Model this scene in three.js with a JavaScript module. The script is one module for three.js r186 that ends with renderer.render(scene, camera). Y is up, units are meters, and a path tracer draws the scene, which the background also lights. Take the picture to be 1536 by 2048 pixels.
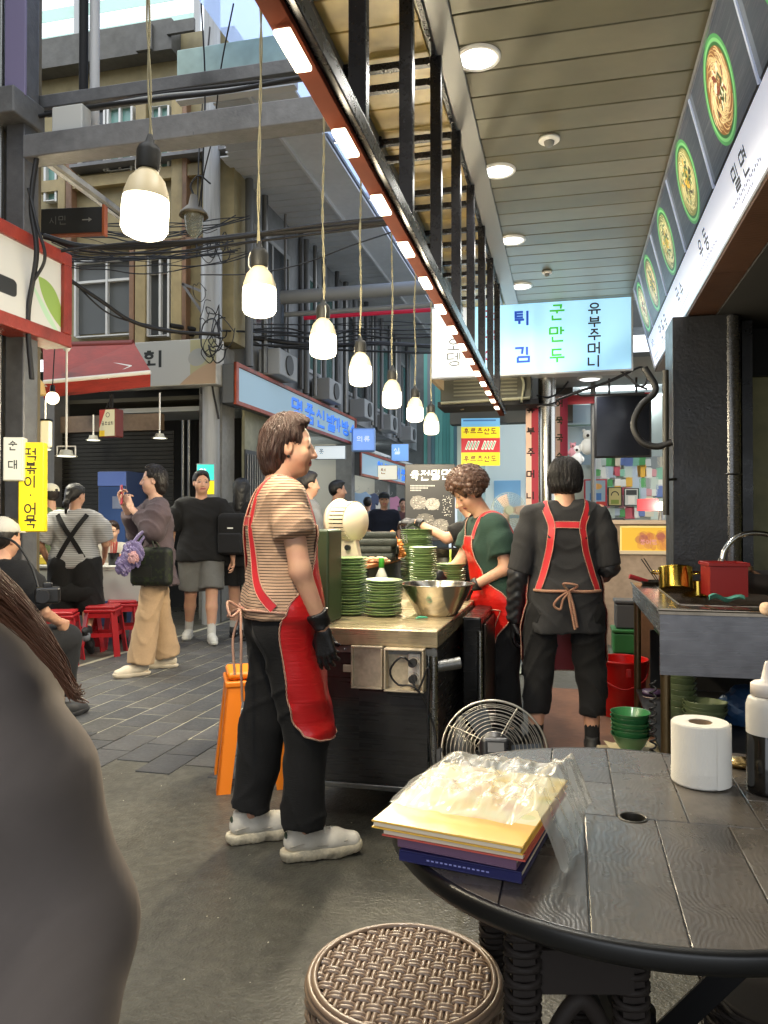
import * as THREE from 'three';
import { mergeGeometries, toCreasedNormals } from 'three/addons/utils/BufferGeometryUtils.js';
import { RoundedBoxGeometry } from 'three/addons/geometries/RoundedBoxGeometry.js';
import { MeshBVH } from 'three-mesh-bvh';
import { RectAreaLightUniformsLib } from 'three/addons/lights/RectAreaLightUniformsLib.js';

// ---------- camera, sky, sun, exposure ----------
const scene = new THREE.Scene();
const FPX = 1538, TURN = THREE.MathUtils.degToRad(13.5), SN = Math.sin(TURN), CS = Math.cos(TURN), EYE = 1.22;
const camera = new THREE.PerspectiveCamera(2 * Math.atan(1024 / FPX) * 180 / Math.PI, 0.75, 0.05, 300);
camera.position.set(0, EYE, 0);
camera.lookAt(-SN, EYE + 0.0104, -CS);
const renderer = new THREE.WebGLRenderer({ antialias: true });
renderer.setSize(768, 1024);
renderer.toneMapping = THREE.LinearToneMapping;
renderer.toneMappingExposure = 1.06;
renderer.shadowMap.enabled = true;
RectAreaLightUniformsLib.init();
{ // bright, slightly blue overcast sky
  const w = 64, h = 32, data = new Float32Array(w * h * 4);
  for (let j = 0; j < h; j++) for (let i = 0; i < w; i++) {
    const up = Math.max(0, (j + 0.5) / h * 2 - 1), k = 0.75 + 0.35 * up, o = (j * w + i) * 4;
    const cloud = 0.96 + 0.04 * Math.sin(i * 0.39) * Math.sin(j * 0.7);
    data[o] = 2.5 * k * cloud; data[o + 1] = 2.65 * k * cloud; data[o + 2] = 2.85 * k * cloud; data[o + 3] = 1;
  }
  const t = new THREE.DataTexture(data, w, h, THREE.RGBAFormat, THREE.FloatType);
  t.mapping = THREE.EquirectangularReflectionMapping; t.wrapS = THREE.RepeatWrapping; t.magFilter = t.minFilter = THREE.LinearFilter; t.needsUpdate = true;
  scene.background = t; scene.environment = t;
}
const sun = new THREE.DirectionalLight(new THREE.Color(1, 0.97, 0.92), 0.9);
sun.position.set(-3, 14, 4); sun.target.position.set(-1.5, 0, -5); sun.shadow.radius = 40;
sun.shadow.camera.left = -14; sun.shadow.camera.right = 14; sun.shadow.camera.top = 16; sun.shadow.camera.bottom = -16; sun.shadow.camera.far = 60;
sun.shadow.mapSize.set(2048, 2048);
scene.add(sun, sun.target);

// ---------- helpers ----------
const V = (x, y, s) => new THREE.Vector3(x, y, -s);               // street coordinates: x across, y up, s along the street
const A = (p) => (p.isVector3 ? p : new THREE.Vector3(...p));
const at = (px, py, d) => {                                        // a measured pixel of the photograph at a depth, in metres
  const u = (px - 768) / FPX * d, v = (1040 - py) / FPX * d;
  return new THREE.Vector3(u * CS - d * SN, EYE + v, -(u * SN + d * CS));
};
const onY = (px, py, y) => at(px, py, (EYE - y) * FPX / (py - 1040));
const onS = (px, py, s) => at(px, py, s / ((px - 768) / FPX * SN + CS));
const onX = (px, py, x) => { const u = (px - 768) / FPX; return at(px, py, x / (u * CS - SN)); };
const camYaw = (deg) => { const a = deg * Math.PI / 180, x = -SN * Math.cos(a) + CS * Math.sin(a), z = -CS * Math.cos(a) - SN * Math.sin(a); return Math.atan2(x, z); }; // 0 faces away, 90 right, 180 toward us
const FACE = Math.atan2(SN, CS);                                    // yaw of something whose +z looks at the camera
let seedv = 12345;
const rnd = () => { seedv = (seedv + 0x6d2b79f5) | 0; let t = Math.imul(seedv ^ (seedv >>> 15), 1 | seedv); t = (t + Math.imul(t ^ (t >>> 7), 61 | t)) ^ t; return ((t ^ (t >>> 14)) >>> 0) / 4294967296; };
const rr = (a, b) => a + (b - a) * rnd();

const used = new Map();
function numbered(n) { const k = used.get(n) ?? 0; used.set(n, k + 1); return k ? n + '_' + String(k).padStart(3, '0') : n; }
function thing(name, label, category, pos, group, turn = 0) {
  const o = new THREE.Group(); o.name = numbered(name); if (pos) o.position.copy(A(pos)); o.rotation.y = turn;
  o.userData = { label, category }; if (group) o.userData.group = group;
  scene.add(o); return o;
}
function setting(name) { const o = new THREE.Group(); o.name = numbered(name); o.userData = { kind: 'structure' }; scene.add(o); return o; }
const clean = (g) => { g = g.index ? g.toNonIndexed() : g.clone(); for (const k of Object.keys(g.attributes)) if (!['position', 'normal', 'uv'].includes(k)) g.deleteAttribute(k); if (!g.attributes.normal) g.computeVertexNormals(); if (!g.attributes.uv) boxUV(g); g.clearGroups?.(); return g; };
const join = (list) => { list = [].concat(list); return list.length === 1 ? list[0] : mergeGeometries(list.map(clean)); };
function part(name, geos, mat, parent, label) {
  const m = new THREE.Mesh(join(geos), mat); m.name = name; parent.add(m);
  if (label) m.userData.label = label;
  return m;
}
function solo(name, geos, mat, label, category, group, pos, turn = 0) { // a thing that is one mesh
  const m = new THREE.Mesh(join(geos), mat); m.name = numbered(name); if (pos) m.position.copy(A(pos)); m.rotation.y = turn;
  m.userData = { label, category }; if (group) m.userData.group = group; scene.add(m); return m;
}
function boxUV(g) { // uv in metres by the main direction of each face
  const p = g.attributes.position, n = g.attributes.normal, uv = new Float32Array(p.count * 2);
  for (let i = 0; i < p.count; i++) {
    const ax = Math.abs(n.getX(i)), ay = Math.abs(n.getY(i)), az = Math.abs(n.getZ(i));
    if (ay >= ax && ay >= az) { uv[i * 2] = p.getX(i); uv[i * 2 + 1] = p.getZ(i); }
    else if (ax >= az) { uv[i * 2] = p.getZ(i); uv[i * 2 + 1] = p.getY(i); }
    else { uv[i * 2] = p.getX(i); uv[i * 2 + 1] = p.getY(i); }
  }
  g.setAttribute('uv', new THREE.BufferAttribute(uv, 2)); return g;
}
function box(w, h, d, x = 0, y = 0, z = 0, r = 0) {
  const g = r > 0 ? new RoundedBoxGeometry(w, h, d, 2, Math.min(r, w / 2.01, h / 2.01, d / 2.01)) : new THREE.BoxGeometry(w, h, d);
  g.translate(x, y, z); return boxUV(g);
}
const sbox = (x0, x1, y0, y1, s0, s1, r = 0) => box(Math.abs(x1 - x0), Math.abs(y1 - y0), Math.abs(s1 - s0), (x0 + x1) / 2, (y0 + y1) / 2, -(s0 + s1) / 2, r); // box in street coordinates
function rod(a, b, r0, r1 = r0, seg = 10) {
  a = A(a); b = A(b); const d = b.clone().sub(a), l = d.length(), g = new THREE.CylinderGeometry(r1, r0, l, seg, 1);
  g.applyQuaternion(new THREE.Quaternion().setFromUnitVectors(new THREE.Vector3(0, 1, 0), d.normalize())); g.translate((a.x + b.x) / 2, (a.y + b.y) / 2, (a.z + b.z) / 2); return g;
}
function bar(a, b, w, h, up = [0, 1, 0]) { // rectangular bar from a to b
  a = A(a); b = A(b); const z = b.clone().sub(a), l = z.length(); z.normalize();
  const x = new THREE.Vector3().crossVectors(A(up), z).normalize(), y = new THREE.Vector3().crossVectors(z, x);
  const g = boxUV(new THREE.BoxGeometry(w, h, l)); g.applyMatrix4(new THREE.Matrix4().makeBasis(x, y, z).setPosition(a.clone().add(b).multiplyScalar(0.5))); return g;
}
const tube = (pts, r, n = 40, seg = 8, closed = false) => new THREE.TubeGeometry(new THREE.CatmullRomCurve3(pts.map(A), closed), n, r, seg, closed);
const lathe = (pts, seg = 40) => new THREE.LatheGeometry(pts.map((p) => new THREE.Vector2(p[0], p[1])), seg);
const ring = (r, t, n = 48, seg = 8) => { const g = new THREE.TorusGeometry(r, t, seg, n); g.rotateX(Math.PI / 2); return g; };
function ext(pts, depth, bevel = 0, holes) {
  const s = new THREE.Shape(pts.map((p) => new THREE.Vector2(p[0], p[1])));
  for (const h of holes ?? []) s.holes.push(new THREE.Path(h.map((p) => new THREE.Vector2(p[0], p[1]))));
  return new THREE.ExtrudeGeometry(s, { depth, bevelEnabled: bevel > 0, bevelSize: bevel, bevelThickness: bevel, bevelSegments: 2, curveSegments: 12 });
}
function quad(a, b, c, d) { // thin sheet a-b-c-d (a,b bottom; c,d top), uv 0..1
  const g = new THREE.BufferGeometry(); const p = [a, b, c, d].map(A);
  g.setAttribute('position', new THREE.Float32BufferAttribute([0, 1, 2, 0, 2, 3].flatMap((i) => p[i].toArray()), 3));
  g.setAttribute('uv', new THREE.Float32BufferAttribute([0, 0, 1, 0, 1, 1, 0, 0, 1, 1, 0, 1], 2)); g.computeVertexNormals(); return g;
}
const face = (w, h) => new THREE.PlaneGeometry(w, h);               // a printed face with uv 0..1
const move = (g, x, y, z, ry = 0, rx = 0, rz = 0) => { if (rx) g.rotateX(rx); if (rz) g.rotateZ(rz); if (ry) g.rotateY(ry); g.translate(x, y, z); return g; };

// ---------- textures ----------
function hash2(x, y, s) { let h = Math.imul(x, 374761393) + Math.imul(y, 668265263) + Math.imul(s, 974711) | 0; h = Math.imul(h ^ (h >>> 13), 1274126177); return ((h ^ (h >>> 16)) >>> 0) / 4294967296; }
function vnoise(x, y, per, s) { // tiling value noise
  const xi = Math.floor(x), yi = Math.floor(y), fx = x - xi, fy = y - yi, m = (a) => ((a % per) + per) % per;
  const u = fx * fx * (3 - 2 * fx), v = fy * fy * (3 - 2 * fy);
  const a = hash2(m(xi), m(yi), s), b = hash2(m(xi + 1), m(yi), s), c = hash2(m(xi), m(yi + 1), s), d = hash2(m(xi + 1), m(yi + 1), s);
  return a + (b - a) * u + (c - a) * v + (a - b - c + d) * u * v;
}
function fbm(x, y, per, s, oct = 5) { let t = 0, a = 0.5, q = 0; for (let i = 0; i < oct; i++) { t += a * vnoise(x, y, per, s + i); q += a; x *= 2; y *= 2; per *= 2; a *= 0.5; } return t / q; }
function dtex(n, fn, color = false, rep = 1) {
  const d = new Uint8Array(n * n * 4);
  for (let j = 0; j < n; j++) for (let i = 0; i < n; i++) { const v = fn(i / n, j / n), o = (j * n + i) * 4; if (v.length) { d[o] = v[0] * 255; d[o + 1] = v[1] * 255; d[o + 2] = v[2] * 255; } else d[o] = d[o + 1] = d[o + 2] = v * 255; d[o + 3] = 255; }
  const t = new THREE.DataTexture(d, n, n); t.wrapS = t.wrapT = THREE.RepeatWrapping; t.magFilter = THREE.LinearFilter; t.minFilter = THREE.LinearMipmapLinearFilter; t.generateMipmaps = true;
  if (color) t.colorSpace = THREE.SRGBColorSpace; t.repeat.set(rep, rep); t.needsUpdate = true; return t;
}
const rep = (t, x, y = x) => { const c = t.clone(); c.repeat.set(x, y); c.needsUpdate = true; return c; };
const clampv = (x, a = 0, b = 1) => Math.min(b, Math.max(a, x));
const T_GRIME = dtex(512, (x, y) => { const a = fbm(x * 4, y * 4, 4, 3), b = fbm(x * 32, y * 32, 32, 9, 3); return clampv(0.72 + 0.28 * a + 0.14 * (b - 0.5) - (a < 0.38 ? (0.38 - a) * 0.6 : 0)); }, true);
const T_SOFT = dtex(512, (x, y) => clampv(0.86 + 0.12 * fbm(x * 4, y * 4, 4, 3) + 0.05 * (fbm(x * 40, y * 40, 40, 9, 3) - 0.5)), true);
const T_ROUGH = dtex(512, (x, y) => clampv(0.45 + 0.55 * fbm(x * 6, y * 6, 6, 21) + 0.2 * (fbm(x * 50, y * 50, 50, 5, 2) - 0.5)));
const T_FINE = dtex(512, (x, y) => fbm(x * 64, y * 64, 64, 31, 3));
const T_WEAVE = dtex(256, (x, y) => 0.5 + 0.25 * Math.sin(x * Math.PI * 64) * Math.cos(y * Math.PI * 64) + 0.25 * fbm(x * 32, y * 32, 32, 12, 2));
const T_BRUSH = dtex(512, (x, y) => clampv(0.35 + 0.5 * fbm(x * 3, y * 90, 90, 14, 3) + 0.2 * fbm(x * 5, y * 5, 5, 41, 3)));
const T_WOOD = dtex(512, (x, y) => { const w = fbm(x * 3, y * 3, 3, 77, 3), r = Math.sin((y * 26 + w * 7) * Math.PI * 2) * 0.5 + 0.5; return clampv(0.35 + 0.4 * r + 0.35 * (fbm(x * 4, y * 120, 120, 17, 2) - 0.5)); });
const mats = new Map();
function std(color, rough = 0.6, o = {}) {
  const c = Array.isArray(color) ? new THREE.Color().setRGB(...color) : new THREE.Color(color);
  const phys = ['clearcoat', 'transmission', 'sheen', 'anisotropy', 'ior', 'specularIntensity'].some((k) => k in o);
  return new (phys ? THREE.MeshPhysicalMaterial : THREE.MeshStandardMaterial)({ color: c, roughness: rough, side: THREE.DoubleSide, ...o });
}
const glow = (color, k) => std('#ffffff', 0.5, { emissive: new THREE.Color(color), emissiveIntensity: k });
const cloth = (color, o = {}) => std(color, 0.92, { bumpMap: rep(T_FINE, 5), bumpScale: 0.0009, map: rep(T_SOFT, 2.5), sheen: 0.3, sheenRoughness: 0.6, sheenColor: new THREE.Color(color).lerp(new THREE.Color('#ffffff'), 0.25), ...o });
const dirty = (color, rough = 0.7, r = 0.7, o = {}) => std(color, rough, { map: rep(T_GRIME, r), roughnessMap: rep(T_ROUGH, r), bumpMap: rep(T_FINE, r * 1.5), bumpScale: 0.001, ...o });
const M = {
  black: std('#17171a', 0.45, { roughnessMap: rep(T_ROUGH, 2) }), blackMatte: std('#141416', 0.8), steel: std('#b9b8b4', 0.42, { metalness: 1, roughnessMap: rep(T_BRUSH, 2, 1.5), map: rep(T_GRIME, 1.3) }),
  steelDull: std('#8f8f8c', 0.55, { metalness: 0.9, roughnessMap: rep(T_BRUSH, 1.5), map: rep(T_GRIME, 1.1) }), chrome: std('#c9c9c6', 0.16, { metalness: 1 }),
  paintGrey: dirty('#77787a', 0.6, 0.8), paintDark: dirty('#48494b', 0.6, 0.8), white: std('#e4e3de', 0.6), offwhite: dirty('#c9c7bf', 0.7, 0.6), cable: std('#101012', 0.55), rope: std('#9a9274', 0.8),
  olive: dirty('#7d7a5c', 0.75, 0.5), concrete: dirty('#7c7b77', 0.85, 0.5), glassDark: std('#15191d', 0.12, { specularIntensity: 0.8 }),
  plateGreen: std('#84a06a', 0.35, { clearcoat: 0.4 }), redPlastic: std('#a3161d', 0.4), skin: std('#c98f6c', 0.6),
};
function ctex(w, h, draw) {
  const c = document.createElement('canvas'); c.width = w; c.height = h; const g = c.getContext('2d'); draw(g, w, h);
  const t = new THREE.CanvasTexture(c); t.colorSpace = THREE.SRGBColorSpace; t.anisotropy = 8; return t;
}
const printed = (t, rough = 0.5, o = {}) => std('#ffffff', rough, { map: t, ...o });
const lit = (t, k, o = {}) => std('#ffffff', 0.45, { map: t, emissive: new THREE.Color(1, 1, 1), emissiveMap: t, emissiveIntensity: k, ...o });
// ---------- Korean letters, drawn stroke by stroke ----------
const LEADS = 'ㄱㄲㄴㄷㄸㄹㅁㅂㅃㅅㅆㅇㅈㅉㅊㅋㅌㅍㅎ', VOWELS = 'ㅏㅐㅑㅒㅓㅔㅕㅖㅗㅘㅙㅚㅛㅜㅝㅞㅟㅠㅡㅢㅣ', TAILS = ' ㄱㄲㄳㄴㄵㄶㄷㄹㄺㄻㄼㄽㄾㄿㅀㅁㅂㅄㅅㅆㅇㅈㅊㅋㅌㅍㅎ';
const STROKES = {
  ㄱ: '0 0 1 0 .9 1', ㄴ: '0 0 0 1 1 1', ㄷ: '1 0 0 0 0 1 1 1', ㄹ: '0 0 1 0 1 .5 0 .5 0 1 1 1', ㅁ: '0 0 1 0 1 1 0 1 0 0', ㅂ: '0 0 0 1 1 1 1 0|0 .5 1 .5', ㅅ: '.5 0 .42 .45 0 1|.48 .38 1 1',
  ㅇ: 'o .5 .5 .5', ㅈ: '.05 0 .95 0|.5 0 .42 .5 0 1|.48 .42 1 1', ㅊ: '.3 -.12 .7 -.12|.05 .12 .95 .12|.5 .12 .42 .55 0 1|.48 .5 1 1', ㅋ: '0 0 1 0 .9 1|0 .5 .95 .45', ㅌ: '1 0 0 0 0 1 1 1|0 .5 1 .5',
  ㅍ: '0 0 1 0|0 1 1 1|.28 0 .28 1|.72 0 .72 1', ㅎ: '.3 -.05 .7 -.05|.02 .2 .98 .2|o .5 .7 .32',
  ㅏ: '.4 0 .4 1|.4 .5 1 .5', ㅑ: '.4 0 .4 1|.4 .33 1 .33|.4 .66 1 .66', ㅓ: '.7 0 .7 1|0 .5 .7 .5', ㅕ: '.7 0 .7 1|0 .33 .7 .33|0 .66 .7 .66', ㅣ: '.5 0 .5 1', ㅐ: '.2 0 .2 1|.9 0 .9 1|.2 .5 .9 .5',
  ㅔ: '.5 0 .5 1|.98 0 .98 1|-.05 .5 .5 .5', ㅖ: '.5 0 .5 1|.98 0 .98 1|0 .33 .5 .33|0 .66 .5 .66', ㅗ: '0 .8 1 .8|.5 .1 .5 .8', ㅛ: '0 .8 1 .8|.3 .1 .3 .8|.7 .1 .7 .8', ㅜ: '0 .2 1 .2|.5 .2 .5 1', ㅠ: '0 .2 1 .2|.3 .2 .3 1|.7 .2 .7 1', ㅡ: '0 .5 1 .5',
};
const MIXED = { ㅘ: 'ㅗㅏ', ㅙ: 'ㅗㅐ', ㅚ: 'ㅗㅣ', ㅝ: 'ㅜㅓ', ㅞ: 'ㅜㅔ', ㅟ: 'ㅜㅣ', ㅢ: 'ㅡㅣ' }, DOUBLE = { ㄲ: 'ㄱ', ㄸ: 'ㄷ', ㅃ: 'ㅂ', ㅆ: 'ㅅ', ㅉ: 'ㅈ' };
function jamo(g, j, x, y, w, h) {
  if (DOUBLE[j]) { jamo(g, DOUBLE[j], x, y, w * 0.44, h); jamo(g, DOUBLE[j], x + w * 0.56, y, w * 0.44, h); return; }
  for (const s of (STROKES[j] ?? '').split('|')) {
    g.beginPath();
    if (s[0] === 'o') { const [cx, cy, r] = s.slice(2).split(' ').map(Number); g.ellipse(x + cx * w, y + cy * h, r * w, r * h, 0, 0, 7); }
    else { const n = s.split(' ').map(Number); for (let i = 0; i < n.length; i += 2) g[i ? 'lineTo' : 'moveTo'](x + n[i] * w, y + n[i + 1] * h); }
    g.stroke();
  }
}
function syllable(g, ch, x, y, em) {
  const k = ch.charCodeAt(0) - 0xac00; if (k < 0 || k > 11171) { if (ch === '·') { g.beginPath(); g.arc(x + em / 2, y + em / 2, em * 0.07, 0, 7); g.fill(); } return; }
  const L = LEADS[Math.floor(k / 588)], v = VOWELS[Math.floor((k % 588) / 28)], t = TAILS[k % 28], has = t !== ' ';
  const B = (j, a) => jamo(g, j, x + a[0] * em, y + a[1] * em, a[2] * em, a[3] * em);
  if (MIXED[v]) {
    B(L, has ? [0.1, 0.05, 0.42, 0.22] : [0.1, 0.1, 0.44, 0.34]); B(MIXED[v][0], has ? [0.03, 0.31, 0.56, 0.22] : [0.03, 0.52, 0.58, 0.34]); B(MIXED[v][1], has ? [0.64, 0.02, 0.26, 0.56] : [0.66, 0.04, 0.28, 0.92]);
    if (has) B(t, [0.2, 0.68, 0.62, 0.28]);
  } else if ('ㅗㅛㅜㅠㅡ'.includes(v)) {
    B(L, has ? [0.24, 0.04, 0.52, 0.24] : [0.22, 0.08, 0.56, 0.36]); B(v, has ? [0.04, 0.34, 0.92, 0.24] : [0.04, 0.52, 0.92, 0.4]); if (has) B(t, [0.22, 0.68, 0.56, 0.28]);
  } else {
    B(L, has ? [0.06, 0.08, 0.46, 0.38] : [0.06, 0.2, 0.46, 0.58]); B(v, has ? [0.6, 0.02, 0.34, 0.52] : [0.6, 0.04, 0.34, 0.92]); if (has) B(t, [0.22, 0.66, 0.66, 0.29]);
  }
}
function hangul(g, text, x, y, em, color, weight = 0.1, vertical = false, gap = 1.08) {
  g.strokeStyle = g.fillStyle = color; g.lineWidth = em * weight; g.lineCap = 'butt'; g.lineJoin = 'miter';
  [...text].forEach((ch, i) => syllable(g, ch, x + (vertical ? 0 : i * em * gap), y + (vertical ? i * em * gap : 0), em));
}
// ---------- ground ----------
{
  const base = dtex(512, (x, y) => { const a = fbm(x * 5, y * 5, 5, 61), b = fbm(x * 80, y * 80, 80, 8, 2), r = 0.36 + 0.16 * a + 0.12 * (b - 0.5); return [r * 0.99, r * 0.985, r * 0.93]; }, true, 0.55);
  const rough = dtex(512, (x, y) => clampv(0.12 + 0.6 * fbm(x * 4, y * 4, 4, 91) + 0.15 * (fbm(x * 60, y * 60, 60, 2, 2) - 0.5)), false, 0.45);
  const bump = dtex(512, (x, y) => fbm(x * 90, y * 90, 90, 44, 3), false, 1.6);
  const ground = setting('ground');
  const g = boxUV(new THREE.PlaneGeometry(220, 220).rotateX(-Math.PI / 2)); part('asphalt', g, std('#b4b2ab', 1, { map: base, roughnessMap: rough, bumpMap: bump, bumpScale: 0.0022 }), ground);
  // pavers of the market street, running bond along the street
  const pavement = setting('pavement'), tones = ['#4b4c4e', '#545455', '#454648', '#504f4d'].map((c) => std(c, 0.85, { map: rep(T_GRIME, 2), roughnessMap: rep(T_ROUGH, 1.2), bumpMap: rep(T_FINE, 3), bumpScale: 0.0015 }));
  const jointM = std('#b9b39c', 0.4, { map: rep(T_GRIME, 1.5) });  // pale joint colour stands in for wet glints along the joints
  part('joint_bed', sbox(-4.0, -1.35, 0.0, 0.003, 3.9, 21), jointM, pavement);
  const pw = 0.19, pl = 0.285, one = [0, 1, 2].map(() => boxUV(new RoundedBoxGeometry(pw - 0.009, 0.03, pl - 0.009, 1, 0.002))), far = [];
  let n = 0;
  for (let i = 0; i < 14; i++) for (let k = 0; k < 62; k++) {
    const x = -3.95 + pw * (i + 0.5), s = 3.35 + pl * (k + 0.5) + (i % 2) * pl * 0.5; if (s > 21) continue;
    const y = 0.0 + rr(-0.0015, 0.0015);
    if (k < 17) { const m = new THREE.Mesh(one[i % 3], tones[Math.floor(rnd() * 4)]); m.name = 'paver'; m.position.set(x, y * 0.6 - 0.0097, -s); m.rotation.set(rr(-1, 1) * 0.004, 0, rr(-1, 1) * 0.006); pavement.add(m); n++; }
    else far.push(one[0].clone().translate(x, y * 0.5 - 0.0097, -s));
  }
  const f = part('far_pavers', far, tones[1], pavement); f.userData.kind = 'stuff';
  // pale grains added to stand in for speck glints on the wet asphalt
  const bits = []; for (let i = 0; i < 90; i++) { const a = rr(-2.2, 0.2), s = rr(1.2, 3.9); bits.push(new THREE.IcosahedronGeometry(rr(0.001, 0.003), 0).scale(1, 0.4, rr(0.6, 1.4)).translate(a, 0.0015, -s)); }
  const glintBits = solo('glint_specks', bits, std('#cfc9b4', 0.6), 'pale added specks standing in for glints on the dark wet asphalt', 'glint_specks'); glintBits.userData.kind = 'stuff';
}
// ---------- canopy over the food stall ----------
const CY = 3.22, CX0 = -0.566, CX1 = 0.545, CEND = 7.15;
{
  const canopy = setting('canopy_ceiling'), slatM = [0, 1, 2].map((i) => std(['#74715f', '#6f6c58', '#797664'][i], 0.4, { metalness: 0.2, map: rep(T_SOFT, 0.5) }));
  const g = sbox(CX0 - 0.01, 0.9, CY, CY + 0.012, -0.1, 0.1 - 0.006, 0.003), g2 = sbox(-0.955, CX0 - 0.013, CY, CY + 0.012, -0.1, 0.1 - 0.006, 0.003), bulbLitYel = [0, 1, 2].map((i) => std(['#c9b06c', '#c0a662', '#d0b878'][i], 0.45, { map: rep(T_GRIME, 0.6) })), st = 0.205;  // outer slats: warm light of the hanging bulbs put into their yellow colour
  for (let i = 0, s = -1.5; s < CEND; s += st, i++) { const m = new THREE.Mesh(g, slatM[i % 3]); m.name = 'slat'; m.position.set(0, rr(-0.001, 0.001), -(s + st / 2)); canopy.add(m); const e = new THREE.Mesh(g2, bulbLitYel[i % 3]); e.name = 'slat'; e.position.copy(m.position); canopy.add(e); }
  part('backing', sbox(-1.0, 2.7, CY + 0.02, CY + 0.08, -1.6, CEND + 0.1), M.blackMatte, canopy);
  part('edge_trim', sbox(CX0 + 0.004, CX0 + 0.12, CY - 0.014, CY - 0.002, -1.5, CEND, 0.004), std('#8e8f8e', 0.5, { metalness: 0.3 }), canopy);
  const gm = std('#a3a5a6', 0.4, { metalness: 0.7, map: rep(T_GRIME, 0.7) });
  part('gutter', [sbox(-1.0, -0.957, CY - 0.2, CY + 0.08, -1.5, CEND), sbox(-1.012, -0.945, CY - 0.215, CY - 0.2, -1.5, CEND, 0.004), sbox(-0.957, -0.95, CY - 0.1, CY - 0.09, -1.5, CEND), sbox(-0.957, -0.95, CY - 0.05, CY - 0.042, -1.5, CEND)], gm, canopy);
}
// downlights and detectors in the ceiling
const DL = [[957, 108], [998, 337], [1025, 477], [1043, 570]].map(([x, y]) => onY(x, y, CY));
DL.unshift(V(DL[0].x, CY, -DL[0].z - 1.45));
DL.forEach((p, i) => {
  const names = ['', 'nearest and largest of the round ceiling downlights', 'second nearest round ceiling downlight, between the two detectors and the nearest lamp', 'third round ceiling downlight, ahead of the far detector', 'farthest round ceiling downlight, just before the blue menu lightbox'];
  const t = thing('downlight', names[i] || 'round ceiling downlight above the camera, out of the frame', 'ceiling light', [p.x, CY, p.z], 'round downlights in the slatted canopy ceiling');
  part('rim', lathe([[0.098, 0], [0.098, -0.006], [0.093, -0.012], [0.083, -0.013], [0.081, -0.006], [0.08, 0]], 40), std('#dcdcd8', 0.35), t);
  part('diffuser', lathe([[0.0, -0.0105], [0.06, -0.0105], [0.08, -0.008], [0.0815, -0.004]], 40), glow('#fffdf6', 2.6), t);
  const l = new THREE.SpotLight(new THREE.Color(1, 0.97, 0.9), 5); l.angle = 1.35; l.penumbra = 0.8; l.position.set(0, -0.03, 0); l.target.position.set(0, -2, 0); l.shadow.radius = 4; l.castShadow = true; t.add(l, l.target);
});
[[1100, 272, 0.055, 'larger'], [1095, 541, 0.04, 'smaller, farther']].forEach(([x, y, r, w]) => {
  const p = onY(x, y, CY - 0.002), t = thing('smoke_detector', w + ' white round smoke detector on the canopy ceiling', 'smoke detector', p);
  part('base', lathe([[0, -0.002], [r, -0.002], [r, -0.014], [r * 0.9, -0.02], [0, -0.02]], 28), M.white, t);
  part('sensor', lathe([[0, -0.045], [r * 0.3, -0.044], [r * 0.45, -0.034], [r * 0.5, -0.019]], 24), std('#6e6e6a', 0.5), t);
});
// ---------- black steel frame hanging at the street edge of the canopy ----------
{
  const fm = std('#1a1a1e', 0.38, { metalness: 0.3, roughnessMap: rep(T_ROUGH, 2) }), t = thing('lattice_frame', 'black steel lattice frame hanging along the street edge of the canopy', 'frame', [0, 0, 0]); t.rotation.y = 0.0098;
  const yb = 2.19, FX = -0.515; let k = 0;
  for (let s = 0.65; s < 7; s += 0.648, k++) {
    part('post', sbox(FX - 0.024, FX + 0.024, yb + 0.05, CY - 0.02, s - 0.02, s + 0.02, 0.004), fm, t);
    part('crossbar', [bar([FX - 0.026, CY - 0.035, -s], [-0.93, CY - 0.035, -s], 0.03, 0.03), bar([FX - 0.026, CY - 0.125, -s], [-0.905, CY - 0.125, -s], 0.03, 0.03), sbox(-0.93, -0.905, CY - 0.2, CY - 0.002, s - 0.0135, s + 0.0135)], fm, t);
  }
  part('bottom_rail', sbox(FX - 0.012, FX + 0.036, yb, yb + 0.05, -1.5, 7.1, 0.004), fm, t);
  part('top_rail', sbox(FX - 0.016, FX + 0.003, CY - 0.03, CY - 0.003, -1.5, 7.1), fm, t);
  const b = thing('light_board', 'orange brown board carrying small strip lamps under the black frame', 'light board', [0, 0, 0]); b.rotation.y = 0.0098;
  part('board', sbox(FX - 0.03, FX + 0.016, yb - 0.018, yb - 0.003, -1.5, 7.1, 0.002), std('#5a2a1a', 0.95, { map: rep(T_SOFT, 1), specularIntensity: 0.1 }), b);
  for (let i = 0; i < 16; i++) {
    const s = 1.07 + 0.39 * (i - 1); if (s > 6.9) break;
    const x = FX - 0.008;
    part('strip_lamp', box(0.036, 0.012, 0.135, x, yb - 0.025, -s, 0.004), glow('#fff0d2', 3.2), b);
    if (i < 8) { const l = new THREE.PointLight(new THREE.Color(1, 0.86, 0.62), 0.06); l.position.set(x, yb - 0.09, -s); l.castShadow = true; b.add(l); }
  }
}
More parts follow.
